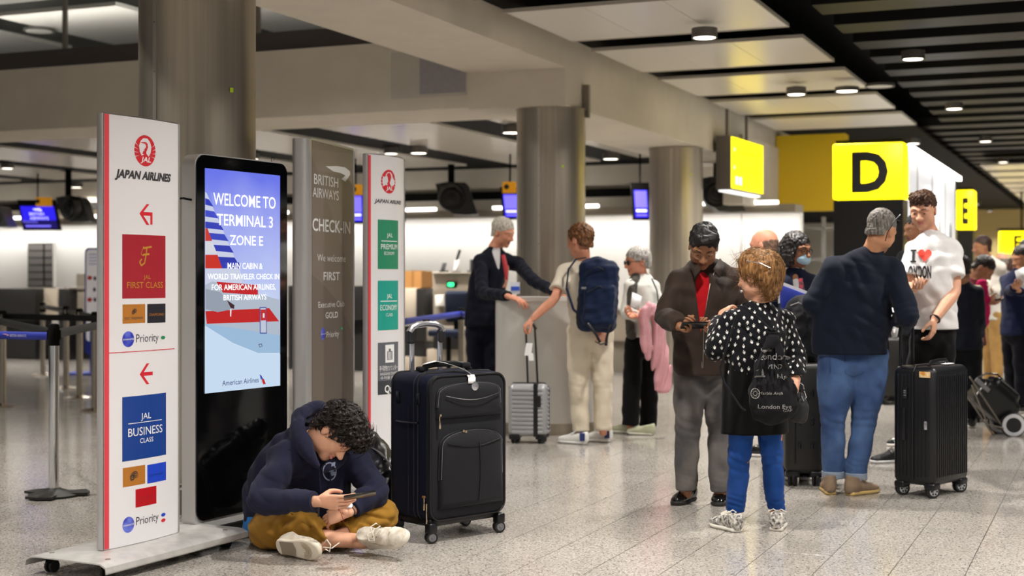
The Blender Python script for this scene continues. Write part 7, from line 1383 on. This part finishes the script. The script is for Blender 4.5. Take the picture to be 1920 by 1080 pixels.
h0 = Clay(.0028); hand_ops(h0, wr[0], V(.97, -.10, -.04), V(-.1, .25, .95), V(.2, -.35, .85), curls=(.22, .30, .38, .45), k=1.0, thumb=.9, tout=.35, tcurl=.75, spread=.02)
h1 = Clay(.0028); hand_ops(h1, wr[1], V(-.90, .08, -.30), V(-.2, .4, -.9), V(-.25, .65, .55), curls=(.55, .65, .75, .85), k=1.0, thumb=.2, spread=.04)
clay_obj('body', [B_, A1, head_clay(H, .0026, 0, nk, lid=1., smile=1., nose=1.05), h0, h1], S_FAIR, P, matfn=lips_fn(H))
HK = hair('espresso', '241912', '0f0a08', .45); eyes(H, P, 1., HK, bt=.004)
def mop(C, H): 
    k = H.k; R = H.R; C.ell(H(0, .0, .075), V(.092, .112, .080)*k, R, .03); C.ell(H(-.005, .085, .085), V(.080, .055, .055)*k, R, .03); C.ell(H(0, -.07, .03), V(.075, .05, .07)*k, R, .03)
ho, hv, hf = cap_hair(H, P, HK, 'wavy', .0038, 7, mop, line=-.012, vol=1.02, amp=.0085, wl=.034, face=(.066, .085, .082))
strands((hv, hf), P, HK, 1700, .060, .0017, .30, 3, .05, seg=6, lift=.18, ctr=H(0, 0, .05))
strands((hv, hf), P, HK, 70, .05, .0008, .6, 9, 0., seg=6, lift=.3, ctr=H(0, 0, .05), mask=lambda c: (c-H.c)@V(.7, 0, .7) > .10)
# hoodie
M_HOOD = cloth('navy_fleece', '212236', .9, bscale=1200); C = Clay(.005)
C.chain([(A(524, 985, 7.22), .168, .135), (A(520, 958, 7.22), .178, .150), (A(524, 925, 7.20), .185, .150), (A(545, 882, 7.13), .195, .145), (A(578, 843, 7.05), .170, .125), (A(592, 822, 7.02), .11, .09)], .03, S_)
C.chain([(A(590, 868, 7.08), .11), (A(612, 905, 7.12), .115), (A(618, 945, 7.16), .11), (A(610, 972, 7.2), .10)], .04, V(1, 0, 0))
C.chain([(sh[0], .070), (A(600, 842, 7.04), .075), (sh[1], .068)], .04)
for i, rr in ((0, (.078, .072, .068, .05, .045)), (1, (.074, .072, .066, .05, .044))):
    e_ = el[i]+(wr[i]-el[i])*(.93 if i == 0 else .80); C.chain([(sh[i], rr[0]), ((sh[i]+el[i])/2, rr[1]), (el[i], rr[2]), ((el[i]+e_)/2, rr[3]+.006), (e_, rr[4]), (e_+nrm(wr[i]-el[i])*.02, rr[4])], .03, sub=3)
C.chain([(A(592, 768, 7.10), .045), (A(572, 782, 7.04), .058), (A(566, 812, 6.92), .048), (A(576, 848, 6.84), .036), (A(594, 872, 6.82), .018)], .03); C.chain([(A(596, 768, 7.12), .05), (A(604, 795, 7.12), .07), (A(590, 815, 7.08), .08)], .03); C.chain([(A(640, 845, 7.12), .05), (A(632, 862, 6.98), .035), (A(612, 878, 6.86), .02)], .03)
R1 = H.R; C.chain([(nk+V(0, .03, .045), .066), (H(0, -.05, -.08), .072), (H(0, -.07, -.03), .078)], .012, R1[0], 2, 's'); C.chain([(A(612, 800, 6.80), .055), (A(612, 840, 6.82), .05), (A(606, 868, 6.72), .03)], .012, mode='s')
C.fold(el[0], .15, V(.6, 0, .8), .05, .010, 1); C.fold(A(560, 948, 6.68), .12, V(1, 0, .3), .04, .008, 2); C.fold(el[1], .14, V(-.5, 0, .85), .05, .010, 3); C.fold(A(500, 960, 7.1), .16, V(.3, 0, 1), .06, .010, 4); C.fold(A(535, 880, 6.95), .16, V(.85, 0, -.4), .08, .010, 5); C.fold(A(600, 900, 6.95), .14, V(.8, 0, .5), .06, .009, 6); C.fold(A(572, 790, 7.0), .1, V(.5, 0, .8), .035, .006, 8)
C.noise(.0045, .14, (1, 1, 1.3), 12)
C.cut(el[0]+(wr[0]-el[0])*.93, wr[0]-el[0], .085); C.cut(el[1]+(wr[1]-el[1])*.80, wr[1]-el[1], .075); C.cut(A(524, 984, 7.2), V(-.05, 0, -1), .3)
ho2 = clay_obj('hoodie', C, M_HOOD, P); th = bvh(ho2[1:])
for i, q in ((0, .93), (1, .80)):      # ribbed cuffs, hem band
    dd = nrm(wr[i]-el[i]); e_ = el[i]+(wr[i]-el[i])*q; K = Clay(.004); r = .045 if i == 0 else .043; K.chain([(e_-dd*.055, r+.003), (e_-dd*.005, r-.002)], .005, sub=1); K.cut(e_-dd*.002, dd, .08); K.cut(e_-dd*.06, -dd, .08); clay_obj('cuff', K, cloth('navy_rib', '1f2138', .9), P)
def on_body(tree, pts, off=.002):
    Q = []
    for x, y in pts:
        o_ = V(0, 0, CAM_H); r_ = nrm(W(x, y, 5)-o_); h_ = tree.ray_cast(Vector(o_), Vector(r_), 14)
        if h_[0] is not None: Q.append(V(h_[0][:])-r_*off)
    return Q
for pts in ([(527, 838), (510, 852), (500, 875), (498, 900)], [(540, 842), (556, 848), (567, 862)], [(590, 762), (575, 775), (570, 800), (572, 830), (585, 862)]):
    q = on_body(th, pts, .0005); mb = MB(); mb.tube(q, .0018, 5); obj('seam', mb, MATS['navy_rib'], P)
for pts in ([(597, 856), (598, 880), (600, 905), (601, 925)], [(612, 866), (618, 885), (620, 905)]): q = on_body(th, pts, .005); mb = MB(); mb.tube(q, .0036, 7); obj('drawstring', mb, cloth('navy_cord', '2b2d46'), P)
mb = MB(); mb.tube([A(597, 942, 6.68), A(597, 968, 6.72)], .005, 7); obj('cord_tip', mb, M_PIPE, P)
o_ = V(0, 0, CAM_H)
def ring_on(cx, cy, r0, r1, m, nm, n=26, x0=-99, x1=99):
    mb = MB(); Q = []
    for k in range(n):
        a = 2*math.pi*k/n
        for r in (r0, r1): Q.append((cx+min(max(r*.75*math.cos(a), x0), x1), cy+r*math.sin(a)))
    pp = on_body(th, Q, .0015)
    if len(pp) == 2*n: mb.add(pp, [(2*i, 2*i+1, (2*i+3) % (2*n), (2*i+2) % (2*n)) for i in range(n)]); obj(nm, mb, m, P, smooth=False)
EMB = mat('emblem_pale', '9aa6c4', .8); ring_on(618, 884, 15, 17.5, EMB, 'emblem_ring'); ring_on(621, 884, 0.3, 6, EMB, 'emblem_mark')
for k in range(3): q = on_body(th, [(622, 868+9*k), (629, 866+9*k), (628, 873+9*k), (621, 875+9*k)], .002); mb = MB(); mb.add(q, [tuple(range(len(q)))]); obj('emblem_stripe', mb, EMB, P, smooth=False)
C = Clay(.006); C.chain([(A(516, 985, 7.20), .166, .130), (A(512, 998, 7.20), .160, .125)], .02, S_, 1); C.cut(A(512, 996, 7.2), -UP, .3); clay_obj('tee_hem', C, cloth('sky_tee', '2f6fae'), P)
# trousers
C = Clay(.005); M_MUS = cloth('mustard_chino', '946c28', .85, vary=.10, col2=None)
C.chain([(A(508, 990, 7.20), .14, .11), (A(540, 985, 7.24), .16, .12), (A(580, 985, 7.28), .13, .11)], .05, V(1, 0, 0))
c0 = kn[0]+(an[0]-kn[0])*.74; c1 = kn[1]+(an[1]-kn[1])*.80
C.chain([(hip[0]+V(-.06, -.03, 0), .095), (A(508, 985, 7.08), .095), (kn[0]+V(.01, .02, .012), .092), (kn[0]*.6+c0*.4+UP*.028, .085), (c0, .058), (c0+nrm(c0-kn[0])*.02, .058)], .035, sub=3)
C.chain([(hip[1], .095), (A(650, 962, 7.16), .088), (kn[1], .078), (kn[1]*.62+c1*.38, .080), (c1, .060)], .035, sub=3)
C.chain([(A(520, 965, 7.05), .05), (A(550, 962, 6.93), .055), (A(585, 985, 6.88), .05)], .05)
for q, r, dv, wl, am, sd in ((A(540, 975, 6.8), .15, V(1, 0, -.6), .06, .010, 1), (A(600, 985, 6.8), .12, V(.9, 0, .5), .04, .008, 2), (kn[0], .14, V(.5, 0, 1), .05, .008, 3), (A(690, 960, 7.0), .16, V(.2, 0, 1), .05, .010, 4), (A(700, 990, 6.98), .13, V(.5, 0, 1), .05, .007, 5), (A(640, 985, 6.9), .1, V(.9, 0, .4), .03, .006, 6)): C.fold(q, r, dv, wl, am, sd)
C.noise(.0035, .09, seed=22); C.cut(c0, an[0]-kn[0], .095); C.cut(c1, an[1]-kn[1], .09); C.cut(V(c0[0], 7.0, .004), -UP, .9)
tr = clay_obj('trousers', C, M_MUS, P); tt_ = bvh(tr[1:])
q = on_body(tt_, [(612, 983), (616, 1000), (612, 1020), (606, 1030)], .0); mb = MB(); 
if len(q) > 2: mb.tube(q, .002, 5); obj('hem_stitch', mb, cloth('mustard_dark', '664816'), P)
q = on_body(tt_, [(524, 957), (545, 962), (566, 978), (585, 990)], .0); mb = MB(); mb.tube(q, .0018, 5); obj('trouser_seam', mb, cloth('mustard_dark', '664816'), P)
# worn white trainers: one on its side facing us, one with its sole towards us
M_LEA = mat('scuffed_white_leather', 'd9d2c6', .5, bump=.15, bscale=120, col2='b9ae9c', vscale=26)
s0 = shoe(A(694, 1020, 6.86), A(774, 1009, 6.66), P, M_LEA, 'd2cabc', up=V(-.45, -.62, .64), L=.275, laces='ded6c8', h=.0036, sole_h=.028, width=1.12, label='scuffed white trainer with untied laces')
fr_ = nrm(A(774, 1009, 6.66)-A(694, 1020, 6.86)); up_ = V(-.45, -.62, .64); up_ = nrm(up_-fr_*np.dot(up_, fr_)); sd_ = np.cross(fr_, up_); Pq = lambda a, b, c: A(694, 1020, 6.86)+fr_*a*.275+up_*b+sd_*c
for k in range(5):
    for s in (-1, 1): mb = MB(); mb.lathe(Pq(.44+.065*k, .088-.009*k, s*.024), [(.0032, 0), (.002, .001)], 8, ax=up_); obj('eyelet', mb, M_PIPE, s0)
for pts in ([(.22, .075, .036), (.34, .06, .042), (.46, .05, .044)], [(.70, .055, -.038), (.74, .066, 0), (.70, .055, .038)], [(.62, .03, .047), (.72, .045, .040), (.80, .035, .042)]): mb = MB(); mb.tube([Pq(*q) for q in pts], .0018, 5); obj('panel_seam', mb, mat('seam_grey', '9a9184', .7), s0)
for q in (.78, .82, .86):
    for s in (-1, 0, 1): mb = MB(); mb.lathe(Pq(q, .054-(q-.78)*.12, s*.012), [(.0016, 0), (.001, .0006)], 6, ax=up_); obj('vent_hole', mb, MATS['seam_grey'], s0)
h1_, t1_ = A(516, 1026, 6.76), A(603, 1036, 6.60); s1 = shoe(h1_, t1_, P, M_LEA, 'd6cdbb', up=V(.10, .95, .30), L=.262, laces=None, h=.0036, sole_h=.026, width=1.12, label='white trainer with its cream sole towards us')
f1 = nrm(t1_-h1_); u1 = V(.10, .95, .30); u1 = nrm(u1-f1*np.dot(u1, f1)); w1 = np.cross(f1, u1); S1 = lambda a, c: h1_+f1*a*.262+w1*c-u1*.0015
for k in range(5): mb = MB(); r = .012+.0075*k; mb.tube([h1_+f1*(.70*.262)+(f1*math.cos(a)+w1*math.sin(a))*r*V(1, 1, 1)-u1*.0006 for a in np.linspace(-1.9, 1.9, 14)], .0013, 5); obj('tread_ring', mb, mat('tread', 'a08f74', .8), s1)
mb = MB(); mb.add([S1(.14, -.034), S1(.46, -.036), S1(.50, 0), S1(.46, .036), S1(.14, .034)], [tuple(range(5))]); obj('arch_shade', mb, mat('sole_shade', '8f8370', .85), s1, smooth=False)  # shade over the rear of the sole, painted as a darker sheet
for pts in ([(606, 1020, 6.7), (613, 1012, 6.66), (620, 1022, 6.64), (618, 1034, 6.64), (610, 1030, 6.66)], [(606, 1026, 6.7), (622, 1028, 6.68), (636, 1018, 6.75)]): mb = MB(); mb.tube([A(*q) for q in pts], .0028, 6); obj('lace', mb, mat('lace_ded6c8', 'ded6c8', .7), s1)
# watch, bracelet, phone, earring
dd = nrm(wr[1]-el[1]); c = wr[1]-dd*.022; nv = nrm(V(-.35, -.85, .45)); nv = nrm(nv-dd*np.dot(nv, dd)); b2 = np.cross(dd, nv); T = thing('wristwatch', 'steel wristwatch with a white dial on the wrist of the seated man', 'watch', c)
mb = MB(); mb.tube([c+nv*.027*math.cos(a)+b2*.031*math.sin(a) for a in np.linspace(0, 6.283, 26)], .009, 8, flat=.35, side=dd); obj('strap', mb, mat('watch_strap', '2a221e', .6), T)
mb = MB(); mb.lathe(c+nv*.027, [(.0195, 0), (.0205, .003), (.020, .008), (.0175, .0095)], 28, ax=nv); obj('watch_case', mb, M_SILV, T)
mb = MB(); mb.lathe(c+nv*.0366, [(.0165, 0), (.0163, .0006)], 28, ax=nv); dl = obj('dial', mb, mat('dial_white', 'e8ebf2', .2), T)
for a, L_ in ((.6, .011), (2.4, .008)): mb = MB(); q = nv*.0376+c; e = dd*math.cos(a)+b2*math.sin(a); mb.tube([q, q+e*L_], .0006, 4); obj('hand', mb, M_INK, dl)
c = wr[1]+nrm(V(-.80, -.32, -.30))*.028; mb = MB(); a1 = nrm(np.cross(V(-.80, -.32, -.30), V(0, 0, 1))); a2 = nrm(np.cross(V(-.80, -.32, -.30), a1)); mb.tube([c+a1*.022*math.cos(a)+a2*.034*math.sin(a) for a in np.linspace(0, 6.283, 24)], .0015, 5); obj('bracelet', mb, mat('red_cord', '8e1f26', .7), P)
phone(A(675, 929, 6.50), V(.93, .15, .14), V(-.15, .35, .9), 'black phone held by the seated man')
mb = MB(); q = H(.084, -.008, -.032); mb.lathe(q, [(.002, 0), (.003, .003), (.001, .006)], 8, ax=-H.R[1]); obj('earring', mb, M_SILV, P)
bpy.context.view_layer.update()
